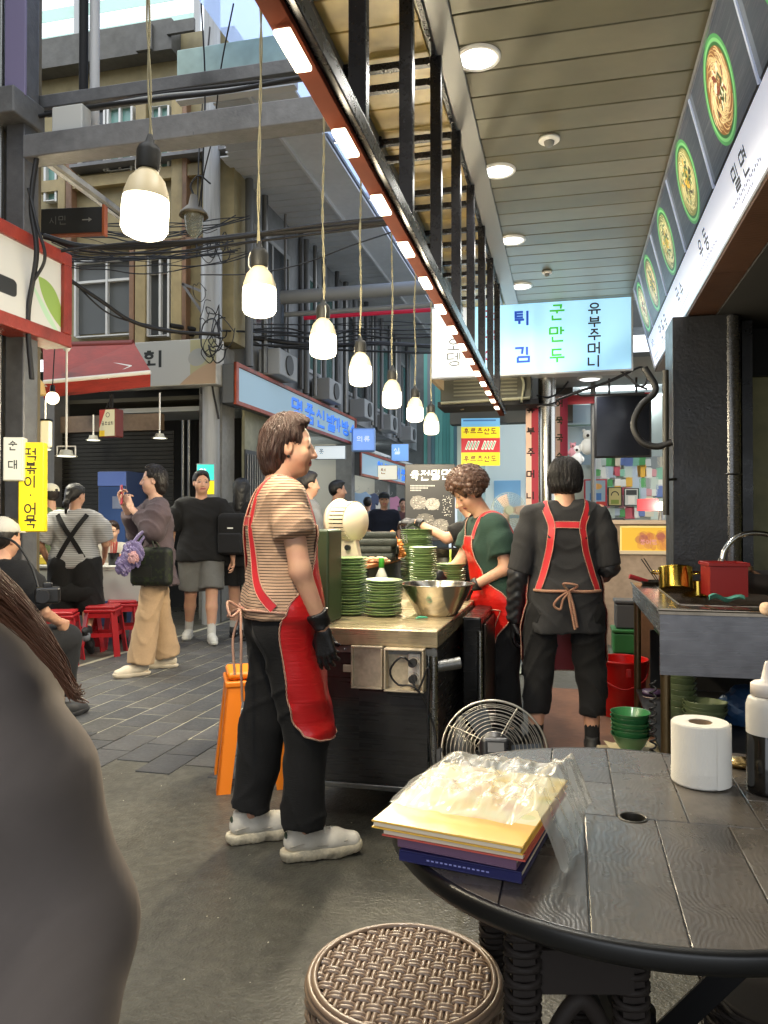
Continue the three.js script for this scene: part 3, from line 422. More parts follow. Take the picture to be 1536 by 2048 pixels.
// ---------- steel columns, beams, pole and cables ----------
{
  const cm = dirty('#67686b', 0.5, 0.8, { metalness: 0.2 }), p = onX(42, 700, -3.43), t = thing('steel_column', 'grey steel column with conduits at the left edge of the street', 'column', [p.x, 0, p.z]);
  part('shaft', box(0.14, 7.4, 0.14, 0, 3.7, 0, 0.012), cm, t); part('upper_panel', box(0.15, 2.6, 0.02, 0.03, 5.2, 0.105, 0.004), std('#77708f', 0.5), t);
  for (const x of [-0.15, -0.115]) part('conduit', rod([x, 0, 0.06], [x, 7.4, 0.06], 0.017, 0.017, 12), M.steelDull, t);
  part('junction_box', box(0.36, 0.17, 0.3, -0.08, at(40, 185, 4.7).y - 0.0, 0.06, 0.012), dirty('#6b6c6d', 0.6, 1), t);
  part('service_pipe', [rod([0.235, 3.7, -0.3], [0.235, 7.4, -0.3], 0.03, 0.03, 12)], M.blackMatte, t); part('service_pipe', rod([0.32, 3.72, -0.3], [0.32, 7.4, -0.3], 0.032, 0.032, 12), std('#b7b8b8', 0.5), t);
  part('cable', [tube([[0.2, 3.6, 0.1], [0.16, 3.2, 0.12], [0.2, 2.9, 0.12], [0.14, 2.5, 0.12], [0.17, 2.1, 0.12]], 0.016), tube([[0.14, 3.3, 0.12], [0.22, 3.05, 0.14], [0.26, 2.85, 0.12], [0.17, 2.7, 0.12]], 0.01), tube([[-0.2, 3.2, 0.1], [-0.3, 2.9, 0.1], [-0.26, 2.6, 0.1], [-0.16, 2.5, 0.1]], 0.008)], M.cable, t);
  part('meter_box', box(0.22, 0.2, 0.1, 0.36, at(110, 250, 4.9).y, 0.0, 0.01), std('#b9bab6', 0.5), t);
  const b2 = onS(340, 262, 4.2).y, b1 = onS(300, 186, 4.4).y;
  solo('crossbeam', sbox(-3.32, -0.98, b2 - 0.072, b2 + 0.072, 4.13, 4.28, 0.008), dirty('#7a7b7d', 0.55, 0.8), 'lower grey steel beam spanning the street from the left column', 'beam');
  const ub = thing('crossbeam', 'upper grey steel beam carrying black cables across the street', 'beam', [0, 0, 0]);
  part('beam', sbox(-3.4, -0.98, b1 - 0.01, b1 + 0.075, 4.35, 4.47, 0.006), dirty('#6d6e70', 0.55, 0.8), ub);
  for (let i = 0; i < 3; i++) part('cable', tube([0, 1, 2, 3, 4, 5].map((k) => [-3.5 + k * 0.5, b1 - 0.035 - i * 0.028 - 0.012 * Math.sin(k * 2.1 + i), -4.36 + i * 0.03]), i === 1 ? 0.009 : 0.014, 60), i === 1 ? std('#a9aaa8', 0.5) : M.cable, ub);
  const bb = onS(650, 588, 9.6).y; solo('crossbeam', [rod(V(-3.7, bb, 9.6), V(-0.95, bb, 9.6), 0.09, 0.09, 18), rod(V(-3.7, bb - 0.2, 9.7), V(-0.95, bb - 0.2, 9.7), 0.035, 0.035, 12)], std('#8b8e8f', 0.5, { metalness: 0.2 }), 'round grey pipe beam across the street behind the hanging bulbs', 'beam');
  const rb = onS(650, 632, 10.2).y; solo('neon_tube', rod(V(-3.6, rb, 10.2), V(-0.95, rb, 10.2), 0.03, 0.03, 12), std('#b0203f', 0.4, { emissive: new THREE.Color('#ff2a50'), emissiveIntensity: 0.12 }), 'thin red tube light strung across the street below the pipe beam', 'tube light');
  const pp = onS(422, 700, 8.33), po = thing('street_pole', 'pale grey street pole wrapped with wires beside the tan building', 'pole', [pp.x, 0, pp.z]);
  part('shaft', rod([0, 0, 0], [0, 8.5, 0], 0.105, 0.095, 20), std('#a7a9a9', 0.6, { map: rep(T_GRIME, 1) }), po); part('sleeve', rod([0, 3.3, 0], [0, 4.4, 0], 0.125, 0.125, 20), std('#9fa1a1', 0.45, { metalness: 0.4 }), po);
  part('cable', [tube([[0.1, 3.9, 0.03], [0.12, 3.3, 0.06], [0.06, 2.9, 0.11], [0.12, 2.4, 0.05]], 0.012), tube([[-0.1, 3.7, 0.05], [-0.13, 3.2, 0.06], [-0.09, 2.7, 0.08]], 0.01), tube([[0.02, 7, 0.1], [-0.1, 5.6, 0.12], [-0.14, 4.3, 0.1]], 0.008)], M.cable, po);
  part('bracket', [bar([0.05, 3.85, 0.05], [-0.35, 4.02, 0.05], 0.02, 0.03), bar([-0.35, 4.02, 0.05], [-0.05, 3.6, 0.05], 0.02, 0.03)], M.paintGrey, po);
  const lp = onS(386, 430, 6.3), lan = thing('street_lantern', 'old glass street lantern hanging beside the grey pole', 'lantern', lp);
  part('shade', lathe([[0.03, 0.19], [0.05, 0.1], [0.12, 0.03], [0.13, 0.0], [0.11, 0.02]], 24), std('#6a6252', 0.5, { metalness: 0.3 }), lan); part('glass', lathe([[0.09, 0.0], [0.075, -0.12], [0.03, -0.19], [0, -0.19]], 20), std('#d5d8cc', 0.1, { transmission: 0.8, thickness: 0 }), lan); part('hanger', [tube([[0, 0.19, 0], [-0.03, 0.28, 0], [0.05, 0.36, 0], [0.14, 0.3, -0.05]], 0.008)], M.cable, lan);
  // wires, each from measured points
  const wire = (pts, s0, s1, r, label, mat = M.cable) => solo('cable', tube(pts.map(([x, y], i) => onS(x, y, s0 + (s1 - s0) * i / (pts.length - 1))), r, 80, 6), mat, label, 'cable', 'wires strung over the street');
  wire([[85, 470], [160, 490], [300, 490], [480, 470], [640, 455], [780, 440]], 4.4, 4.9, 0.02, 'thick black cable bundle sagging across the street past the nearest bulb');
  wire([[60, 455], [150, 497], [330, 503], [500, 482], [660, 462], [775, 447]], 4.45, 4.95, 0.009, 'thin black cable just under the thick sagging bundle');
  wire([[120, 500], [250, 485], [420, 478], [600, 452], [770, 432]], 4.42, 4.85, 0.01, 'thin black cable just above the thick sagging bundle');
  wire([[400, 548], [500, 546], [600, 527], [700, 490], [790, 460]], 6.4, 5.2, 0.006, 'thin wire rising from the grey pole to the light board');
  wire([[140, 560], [200, 600], [260, 640], [330, 660], [440, 668]], 6.4, 7.2, 0.02, 'black cable slanting down across the grey window');
  wire([[138, 555], [215, 625], [300, 650], [390, 668]], 6.5, 7.3, 0.009, 'thin cable slanting down across the grey window');
  wire([[465, 0], [440, 130], [425, 260], [405, 350], [395, 420]], 5.2, 6.3, 0.006, 'thin wire falling from the roof to the glass lantern');
  wire([[400, 0], [408, 160], [405, 300], [400, 430]], 6.1, 6.4, 0.008, 'thin wire running down beside the pale grey pole');
  wire([[340, 650], [480, 672], [640, 690], [760, 686], [862, 692]], 8.3, 11, 0.03, 'thick cable bundle across the street under the red tube');
  wire([[340, 662], [520, 690], [700, 700], [862, 705]], 8.3, 11, 0.016, 'thin cable across the street under the thick far bundle');
  wire([[430, 660], [600, 665], [760, 655]], 8.3, 11, 0.012, 'thin cable across the street just above the thick far bundle');
  const dt = thing('strip_light', 'unlit white strip lamp on a slanting bar at the left', 'strip light', [0, 0, 0]); part('bar', bar(onS(88, 312, 4.5), onS(240, 424, 6.2), 0.06, 0.04), M.offwhite, dt); part('tube', rod(onS(86, 322, 4.5), onS(236, 434, 6.2), 0.014), M.white, dt); part('rail', bar(onS(84, 316, 4.52), onS(236, 428, 6.22), 0.02, 0.02), M.blackMatte, dt);
  // tangles of thin cable round the pole and along the buildings, one thing with its cables as parts
  const tg = thing('cable_tangle', 'tangle of thin black cables looping round the pole and the tan building', 'cables', [0, 0, 0]);
  for (let i = 0; i < 22; i++) { const y0 = rr(440, 520), pts = [], n = 7, x0 = rr(60, 160), x1 = rr(380, 520), sg = rr(4, 34); for (let k = 0; k <= n; k++) { const q = k / n; pts.push(onS(x0 + (x1 - x0) * q, y0 + (rr(-6, 6)) + sg * 4 * q * (1 - q) - q * 12, 5.2 + q * 2.2 + i * 0.03)); } part('cable', tube(pts, rr(0.003, 0.008), 40, 5), M.cable, tg); }
  for (let i = 0; i < 14; i++) { const cx = rr(395, 450), cy = rr(470, 700), r = rr(12, 42), pts = []; for (let k = 0; k < 8; k++) pts.push(onS(cx + r * 0.6 * Math.cos(k * 0.8) + rr(-4, 4), cy + r * Math.sin(k * 0.8) + k * rr(-2, 5), 8.0 - rr(0, 0.1))); part('cable', tube(pts, rr(0.004, 0.009), 40, 5), M.cable, tg); }
  for (let i = 0; i < 8; i++) { const y0 = rr(640, 690), pts = []; for (let k = 0; k <= 6; k++) pts.push(onS(430 + k * 72, y0 + rr(-5, 5) + (k === 3 ? 6 : 0), 8.6 + k * 0.35)); part('cable', tube(pts, rr(0.006, 0.014), 40, 5), M.cable, tg); }
  const pr = thing('pipe_row', 'row of grey vertical pipes and conduits on the far left facades', 'pipes', [0, 0, 0]);
  for (let i = 0; i < 16; i++) { const s = 9.2 + i * 0.62, x = -3.85 + rr(0.05, 0.12); part('pipe', rod(V(x, 3.1, s), V(x, 5.38, s), rr(0.02, 0.05), undefined, 10), [M.steelDull, M.paintGrey, M.paintDark][i % 3], pr); }
}
// ---------- hanging bulbs ----------
{
  const px = [[288, 430], [518, 600], [646, 690], [721, 750], [784, 798], [830, 828], [863, 855]];
  const say = ['nearest and largest hanging bulb, before the tan building', 'second hanging bulb from the left, before the grey pole', 'third hanging bulb, above the red line of the tube light', 'fourth hanging bulb, above the small square blue sign', 'fifth hanging bulb, midway in the far cluster', 'sixth hanging bulb, next to the farthest one', 'farthest and lowest hanging bulb, left of the yellow poster'];
  const capM = std('#d9c9a4', 0.45), glowM = std('#fff6e2', 0.4, { emissive: new THREE.Color(1, 0.9, 0.66), emissiveIntensity: 3.6 }), rub = std('#1b1b18', 0.6);
  px.forEach(([x, y], i) => {
    const p = onX(x, y, -1.06), t = thing('pendant_bulb', say[i], 'light bulb', p, undefined, rr(0, 6)); const tilt = i === 0 ? 0.07 : rr(-0.02, 0.02);
    const inner = new THREE.Group(); 
    const T = (g) => { g.rotateZ(tilt); return g; };
    part('diffuser', T(lathe([[0, -0.056], [0.035, -0.055], [0.052, -0.047], [0.0595, -0.033], [0.06, 0.02], [0.058, 0.044]], 36)), glowM, t);
    part('cap', T(lathe([[0.058, 0.044], [0.056, 0.06], [0.045, 0.092], [0.027, 0.113], [0.021, 0.12]], 36)), capM, t);
    const so = part('socket', T(lathe([[0.0205, 0.118], [0.03, 0.12], [0.031, 0.165], [0.026, 0.178], [0.012, 0.188], [0.006, 0.21], [0, 0.21]], 28)), rub, t);
    part('clip', T(tube([[0.031, 0.17, 0], [0.037, 0.15, 0], [0.036, 0.12, 0], [0.03, 0.112, 0]], 0.0022, 16, 6)), std('#cfcabb', 0.5), so);
    const h = CY - 0.2 - p.y, top = i < 2 ? h + 0.9 : h; // cords go up to the gutter
    const cord = []; for (let k = 0; k <= 24; k++) { const q = k / 24; cord.push([0.004 * Math.sin(q * 9 + i) - tilt * 0.2 * (1 - q), 0.2 + (top - 0.2) * q, 0.004 * Math.cos(q * 8 + i)]); }
    const c2 = cord.map(([a, b, c], k) => [a + 0.0035 * Math.cos(k * 1.3), b, c + 0.0035 * Math.sin(k * 1.3)]), c3 = cord.map(([a, b, c], k) => [a - 0.0035 * Math.cos(k * 1.3), b, c - 0.0035 * Math.sin(k * 1.3)]);
    part('cord', [tube(c2, 0.0028, 90, 6), tube(c3, 0.0028, 90, 6)], M.rope, t);
    const l = new THREE.PointLight(new THREE.Color(1, 0.86, 0.6), 4.4); l.position.set(0, 0, 0); l.shadow.radius = 2.2; l.castShadow = true; t.add(l);
  });
}
// ---------- street cart with plates ----------
const CT = 0.78;
{
  const t = thing('food_cart', 'long stainless steel food cart between the aproned women', 'food cart', [0, 0, 0]);
  const x0 = -1.07, x1 = -0.505, s0 = 3.015, s1 = 5.6, dm = std('#4c4b4a', 0.42, { metalness: 0.6, roughnessMap: rep(T_BRUSH, 1.2), map: rep(T_GRIME, 1) });
  const top = part('counter_top', [sbox(x0, x1, CT - 0.07, CT, s0, s1, 0.006)], std('#cdbb98', 0.4, { metalness: 0.55, roughnessMap: rep(T_BRUSH, 1.5), map: rep(T_GRIME, 1.3) }), t);
  part('lip', sbox(x0 + 0.004, x1 - 0.004, CT - 0.1, CT - 0.074, s0 + 0.006, s0 + 0.03), M.steelDull, top);
  for (let i = 0; i < 5; i++) part('screw', new THREE.SphereGeometry(0.005, 8, 6).translate(x0 + 0.08 + i * 0.1, CT - 0.086, -s0 - 0.004), M.chrome, top);
  part('front_panel', sbox(x0 + 0.012, x1 - 0.045, 0.15, CT - 0.102, s0 + 0.02, s0 + 0.035), dm, t); part('skirt', sbox(x0 + 0.012, x1 - 0.045, 0.125, 0.147, s0 + 0.014, s0 + 0.04, 0.004), M.steelDull, t);
  part('side_panel', sbox(x1 - 0.03, x1 - 0.02, 0.15, CT - 0.07, s0 + 0.09, s1), dm, t); part('side_panel', sbox(x0 + 0.02, x0 + 0.03, 0.15, CT - 0.07, s0 + 0.05, s1), dm, t); part('bottom_board', sbox(x0 + 0.03, x1 - 0.03, 0.15, 0.165, s0 + 0.05, s1), dm, t);
  for (const [x, s] of [[x1 - 0.022, s0 + 0.03], [x0 + 0.022, s0 + 0.06], [x1 - 0.022, s1 - 0.05], [x0 + 0.022, s1 - 0.05], [x1 - 0.022, 4.3]]) { const l = part('leg', rod(V(x, 0.06, s), V(x, CT - 0.07, s), 0.018, 0.018, 14), M.steel, t); part('caster', move(new THREE.CylinderGeometry(0.032, 0.032, 0.024, 16), x, 0.033, -s, 0, 0, Math.PI / 2), M.blackMatte, l); }
  part('pipe_stub', rod(V(x1 - 0.03, CT - 0.155, s0 + 0.06), V(x1 + 0.075, CT - 0.14, s0 + 0.1), 0.024, 0.024, 18), M.steelDull, t);
  // open outlet box on the front
  const cream = std('#cdbfa4', 0.5, { map: rep(T_GRIME, 3) }), o0 = onS(772, 1378, s0), o1 = onS(851, 1296, s0), w = o1.x - o0.x, h = o1.y - o0.y, cx = (o0.x + o1.x) / 2, cy = (o0.y + o1.y) / 2, z = -s0 + 0.0;
  const ob = part('outlet_box', [box(w, 0.008, 0.06, cx, cy + h / 2 - 0.004, z + 0.012, 0.003), box(w, 0.008, 0.06, cx, cy - h / 2 + 0.004, z + 0.012, 0.003), box(0.008, h - 0.017, 0.06, cx - w / 2 + 0.004, cy, z + 0.012, 0.003), box(0.008, h - 0.017, 0.06, cx + w / 2 - 0.004, cy, z + 0.012, 0.003), box(w - 0.017, h - 0.017, 0.006, cx, cy, z - 0.013)], cream, t);
  part('socket_plate', box(0.05, h * 0.72, 0.014, cx + w * 0.22, cy, z + 0.0, 0.004), std('#d9d3c4', 0.4), ob);
  for (const q of [0.032, -0.032]) { part('socket', move(new THREE.CylinderGeometry(0.021, 0.021, 0.012, 24), cx + w * 0.22, cy + q, z + 0.009, 0, Math.PI / 2), std('#b9b1a2', 0.4), ob); }
  part('plug', [move(new THREE.CylinderGeometry(0.017, 0.015, 0.04, 18), cx + w * 0.22, cy + 0.032, z + 0.03, 0, Math.PI / 2), move(new THREE.CylinderGeometry(0.016, 0.015, 0.035, 18), cx + w * 0.22, cy - 0.032, z + 0.028, 0, Math.PI / 2)], std('#2a2a2a', 0.5), ob);
  const l0 = onS(706, 1372, s0), l1 = onS(768, 1293, s0), lw = l1.x - l0.x, lx = (l0.x + l1.x) / 2, lid = part('outlet_lid', [box(lw - 0.012, h - 0.014, 0.006, lx, cy + 0.004, z + 0.012), box(lw, 0.008, 0.024, lx, cy + h / 2, z + 0.02, 0.003), box(lw, 0.008, 0.024, lx, cy - h / 2 + 0.008, z + 0.02, 0.003), box(0.008, h - 0.018, 0.024, lx - lw / 2 + 0.004, cy + 0.004, z + 0.02, 0.003), box(0.008, h - 0.018, 0.024, lx + lw / 2 - 0.004, cy + 0.004, z + 0.02, 0.003)], cream, t);
  part('latch', box(0.034, 0.03, 0.008, lx - lw / 2 - 0.018, cy - 0.004, z + 0.022, 0.003), std('#a9a08c', 0.4), lid);
  const c0 = [cx + w * 0.22, cy - 0.032, z + 0.05], c1 = [cx + w * 0.22, cy + 0.032, z + 0.055];
  const flo = onY(905, 1500, 0.03);
  solo('power_cord', [tube([c1, [cx, cy + 0.06, z + 0.07], [cx - 0.05, cy, z + 0.065], [cx - 0.02, cy - 0.05, z + 0.06], [cx + 0.05, cy - 0.055, z + 0.07], [cx + 0.12, cy - 0.2, z + 0.05], [cx + 0.14, cy - 0.36, z + 0.08], [flo.x - 0.02, 0.18, flo.z + 0.3], [flo.x + 0.05, 0.02, flo.z + 0.45], [flo.x + 0.2, 0.3, flo.z + 0.62]], 0.0042, 110, 8), tube([c0, [cx + 0.06, cy - 0.07, z + 0.06], [cx + 0.1, cy + 0.02, z + 0.05], [cx + 0.1, cy - 0.2, z + 0.06], [cx + 0.13, cy - 0.42, z + 0.08], [cx + 0.16, 0.06, z + 0.1]], 0.0042, 80, 8)], M.cable, 'thin black power cords hanging from the outlet box on the cart', 'cord');
  solo('cable_coil', [0, 1, 2, 3].map((i) => tube([0, 1, 2, 3, 4, 5, 6].map((k) => [flo.x + 0.09 * Math.cos(k * 0.9 + i) + 0.02 * i, 0.2 + 0.05 * Math.sin(k * 0.9 + i * 0.7) + 0.02 * i, flo.z + 0.2 + 0.05 * Math.sin(k * 1.1 + i)]), 0.006, 40, 6, true)), M.cable, 'tangled coil of black cable on the floor beside the cart leg', 'cable coil');
  // dark steel cabinet and pail right of the cart
  const cab = thing('steel_cabinet', 'dark steel cabinet with clear flap behind the right end of the cart', 'cabinet', [0, 0, 0]);
  part('body', sbox(-0.49, -0.4, 0.1, 0.76, 3.62, 5.2, 0.01), std('#3b3a39', 0.35, { metalness: 0.7, map: rep(T_GRIME, 1.4), roughnessMap: rep(T_BRUSH, 1) }), cab); part('door', sbox(-0.398, -0.385, 0.16, 0.72, 3.7, 4.3, 0.004), std('#4a3f36', 0.35, { metalness: 0.6, map: rep(T_GRIME, 2) }), cab); part('hinge', rod(V(-0.405, 0.2, 3.61), V(-0.405, 0.7, 3.61), 0.012), M.steel, cab);
  const gc = onY(873, 1600, 0); solo('gas_canister', lathe([[0, 0], [0.055, 0], [0.06, 0.01], [0.06, 0.3], [0.045, 0.35], [0.018, 0.37], [0.018, 0.4], [0, 0.4]], 28), std('#8e8c86', 0.4, { metalness: 0.6, map: rep(T_GRIME, 2) }), 'grey metal canister standing by the right cart leg', 'canister', undefined, [-0.44, 0, -3.2]);
  solo('storage_box', box(0.08, 0.4, 0.2, 0, 0.2, 0, 0.012), std('#35452f', 0.4), 'dark green box on the cart behind the front woman', 'box', undefined, [-1.025, CT, -3.2]);
  // plates
  const plate = lathe([[0, 0.0], [0.045, 0.0], [0.05, 0.003], [0.072, 0.011], [0.0775, 0.0155], [0.076, 0.017], [0.07, 0.014], [0.048, 0.006], [0, 0.005]], 32);
  const pm = [M.plateGreen, std('#7a9660', 0.35, { clearcoat: 0.4 }), std('#8eaa74', 0.38, { clearcoat: 0.4 })];
  const stack = (p, n, r, label, group, step = 0.0125) => { for (let i = 0; i < n; i++) { if (i && rnd() < 0.0) continue; const m = new THREE.Mesh(plate, pm[Math.floor(rnd() * 3)]); m.name = numbered('plate'); m.position.set(p.x + rr(-0.003, 0.003), CT + i * step, p.z + rr(-0.003, 0.003)); m.scale.set(r / 0.0775, 1, r / 0.0775); m.rotation.set(rr(-0.02, 0.02), rr(0, 6), rr(-0.025, 0.025)); m.userData = { label: i === n - 1 ? 'topmost ' + label : label, category: 'plate', group }; scene.add(m); } };
  stack(onY(699, 1229, CT), 21, 0.083, 'green melamine plate in the tall left stack near the cart edge', 'plates in the tall left stack');
  stack(onY(766, 1231, CT), 13, 0.091, 'green melamine plate in the short wide stack beside the steel bowl', 'plates in the short wide stack');
  const pa = at(846, 1100, 4.25), pb = at(901, 1125, 4.4), pc = at(833, 1070, 5.0);
  stack(pa, 23, 0.077, 'green melamine plate in the narrow stack behind the steel bowl', 'plates in the narrow rear stack'); stack(pb, 15, 0.086, 'green melamine plate in the rear stack nearest the curly haired woman', 'plates in the right rear stack'); stack(pc, 30, 0.105, 'wide green plate in the tallest stack at the back of the cart', 'plates in the tallest rear stack');
  // mixing bowl
  const bp = onY(874, 1229, CT), bw = thing('mixing_bowl', 'large stainless steel mixing bowl on the cart corner', 'bowl', [bp.x, CT, bp.z]);
  part('shell', lathe([[0, 0.004], [0.085, 0.004], [0.092, 0.0], [0.1, 0.012], [0.12, 0.05], [0.15, 0.1], [0.166, 0.138], [0.175, 0.141], [0.176, 0.146], [0.166, 0.145], [0.147, 0.103], [0.117, 0.053], [0.095, 0.016], [0, 0.012]], 56), std('#c9c2b4', 0.26, { metalness: 1, roughnessMap: rep(T_BRUSH, 3) }), bw);
  part('noodles', Array.from({ length: 40 }, (_, i) => { const a = rr(0, 6.3), r = rr(0.02, 0.12); return tube([[Math.cos(a) * r, 0.08 + rr(0, 0.02), Math.sin(a) * r], [Math.cos(a + 0.9) * r * 0.9, 0.1, Math.sin(a + 0.9) * r * 0.9], [Math.cos(a + 1.8) * r, 0.082, Math.sin(a + 1.8) * r]], 0.003, 10, 5); }), std('#d9c79a', 0.5), bw);
  solo('rubber_band', [tube([[0, 0, 0], [0.03, 0.004, 0.01], [0.05, 0.003, -0.008], [0.02, 0.005, -0.02]], 0.003, 30, 6, true), tube([[0.02, 0.006, 0], [0.045, 0.008, 0.014], [0.01, 0.007, 0.012]], 0.0025, 24, 6, true)], std('#2f9a7c', 0.5), 'teal twist of string on the cart before the mixing bowl', 'string', undefined, onY(832, 1236, CT + 0.004));
  // beige fan
  const fp = at(700, 1115, 3.72), f = thing('desk_fan', 'beige desk fan turned away behind the tall stack of plates', 'fan', [fp.x, CT, fp.z]), bm = std('#dccbb0', 0.45), hy = 1.213 - CT;
  part('base', lathe([[0, 0], [0.085, 0], [0.09, 0.012], [0.075, 0.026], [0.03, 0.036], [0, 0.036]], 32), bm, f); part('neck', [rod([0, 0.03, 0], [0, hy - 0.16, 0], 0.018, 0.018), ext([[-0.055, 0], [0.055, 0], [0.03, 0.12], [-0.03, 0.12]], 0.05, 0.006).translate(0, hy - 0.21, -0.025)], bm, f);
  part('tilt_knob', move(new THREE.CylinderGeometry(0.014, 0.014, 0.02, 18), 0.0, hy - 0.125, 0.04, 0, Math.PI / 2), M.black, f);
  const head = new THREE.Group(); const ax = camYaw(128), put = (g) => { g.rotateX(Math.PI / 2); g.rotateY(ax); g.translate(0, hy, 0); return g; };
  const h2 = part('motor_housing', put(lathe([[0, 0.082], [0.03, 0.08], [0.062, 0.067], [0.085, 0.048], [0.092, 0.034], [0.088, 0.03]], 40)), bm, f);
  part('front_grille', put(lathe([[0.092, -0.052], [0.108, -0.054], [0.112, -0.062], [0.1, -0.085], [0.05, -0.1], [0, -0.104]], 44)), std('#d2bfa4', 0.5), f);
  part('inner_core', put(lathe([[0.08, 0.02], [0.08, -0.04]], 30)), std('#241d17', 0.9), f);
  part('cage_fins', Array.from({ length: 30 }, (_, i) => { const a = i / 30 * Math.PI * 2; return put(new THREE.BoxGeometry(0.006, 0.09, 0.014).applyMatrix4(new THREE.Matrix4().makeRotationY(-a)).translate(Math.cos(a) * 0.094, -0.01, Math.sin(a) * 0.094)); }), bm, f).userData.kind = 'stuff';
  // display stand with seaweed rolls and fritters
  const ds = thing('display_stand', 'dark display stand with a wooden board behind the cart', 'display stand', [0, 0, 0]);
  part('body', sbox(-1.5, -1.085, 0, 0.95, 4.15, 5.3, 0.01), std('#1c1c1e', 0.5), ds); part('board', sbox(-1.52, -1.07, 0.952, 0.972, 4.1, 5.3, 0.004), std('#a5683c', 0.5, { bumpMap: rep(T_WOOD, 2), bumpScale: 0.0008 }), ds);
  const rollM = std('#1b221a', 0.55, { bumpMap: rep(T_FINE, 6), bumpScale: 0.002 }), riceM = std('#d8d3bd', 0.8), roll = mergeGeometries([clean(new THREE.CylinderGeometry(0.026, 0.026, 0.23, 18, 1, true).rotateZ(Math.PI / 2))]), ends = mergeGeometries([clean(new THREE.CircleGeometry(0.0245, 18).rotateY(Math.PI / 2).translate(0.1145, 0, 0)), clean(new THREE.CircleGeometry(0.0245, 18).rotateY(-Math.PI / 2).translate(-0.1145, 0, 0))]);
  const r0 = at(752, 1098, 4.6); let first;
  for (const [row, n] of [[0, 5], [1, 4], [2, 3], [3, 1]]) for (let i = 0; i < n; i++) {
    const t2 = first ? first.clone() : thing('seaweed_roll', 'dark seaweed rice roll in the pile beside the golden fritters', 'rice roll', [0, 0, 0], 'seaweed rolls piled on the display board');
    if (first) { t2.name = numbered('seaweed_roll'); scene.add(t2); } else { part('wrapper', roll, rollM, t2); part('rice', ends, riceM, t2); first = t2; }
    t2.position.set(r0.x + rr(-0.008, 0.008), 0.999 + row * 0.042, r0.z - 0.1 + (i + row * 0.5) * 0.054); t2.rotation.y = FACE + rr(-0.05, 0.05);
  }
  const ff = onS(785, 1090, 4.72); solo('fritters', Array.from({ length: 90 }, () => { const q = new THREE.IcosahedronGeometry(rr(0.012, 0.026), 0); q.scale(rr(0.5, 1.6), rr(0.5, 1), rr(0.5, 1.4)); q.rotateY(rr(0, 6)); const r = Math.sqrt(rnd()) * 0.075; const a = rr(0, 6.3); return q.translate(Math.cos(a) * r, 0.02 + rnd() * 0.17 * (1 - r / 0.1), Math.sin(a) * r); }), std('#b5702a', 0.55), 'golden fried fritters heaped beside the seaweed rolls', 'fritters', undefined, [ff.x, 0.975, ff.z]).userData.kind = 'stuff';
  solo('side_dishes', Array.from({ length: 40 }, () => new THREE.IcosahedronGeometry(rr(0.01, 0.02), 0).scale(1.5, 0.6, 1).translate(rr(-0.18, 0.1), rr(0, 0.02), rr(-0.04, 0.03))), std('#c9a07c', 0.6), 'pale rice rolls lying in front of the dark seaweed rolls', 'rice rolls', undefined, [r0.x + 0.02, 0.982, r0.z + 0.17]).userData.kind = 'stuff';
  const bot = (px, py, d, h, r, c, cap, lab) => { const p = at(px, py, d), b = thing('sauce_bottle', lab, 'bottle', [p.x, CT, p.z]); part('body', lathe([[0, 0], [r, 0], [r, h * 0.6], [r * 0.45, h * 0.76], [r * 0.4, h * 0.8], [0, h * 0.8]], 24), std(c, 0.25), b); part('cap', lathe([[0, h * 0.8], [r * 0.46, h * 0.8], [r * 0.44, h], [0, h]], 20), std(cap, 0.4), b); };
  bot(763, 1160, 3.95, 0.245, 0.032, '#d9dccd', '#3f9a2c', 'clear bottle with a green cap behind the short plate stack');
  bot(901, 1110, 4.7, 0.26, 0.016, '#9fb53c', '#b5c860', 'slim yellow green squeeze bottle between the rear stack and red apron'); bot(911, 1115, 4.72, 0.21, 0.018, '#8aa23a', '#dfe2d0', 'short green squeeze bottle beside the slim one');
  bot(735, 1150, 3.9, 0.13, 0.045, '#1f1d1c', '#7a5a3a', 'dark jar behind the tall plate stack');
  const bo = thing('dark_pan', 'black pan with steel handle behind the steel bowl', 'pan', [at(890, 1095, 4.85).x, 0.99, at(890, 1095, 4.85).z]); part('pan', lathe([[0, 0], [0.1, 0], [0.14, 0.05], [0.143, 0.052], [0.1, 0.008], [0, 0.006]], 36), std('#2b2b2b', 0.3, { metalness: 0.6 }), bo); part('handle', rod([0.12, 0.05, 0.02], [0.25, 0.07, 0.06], 0.009), M.steel, bo); part('stand', lathe([[0.08, -0.21], [0.08, 0]], 24), M.steelDull, bo);
}
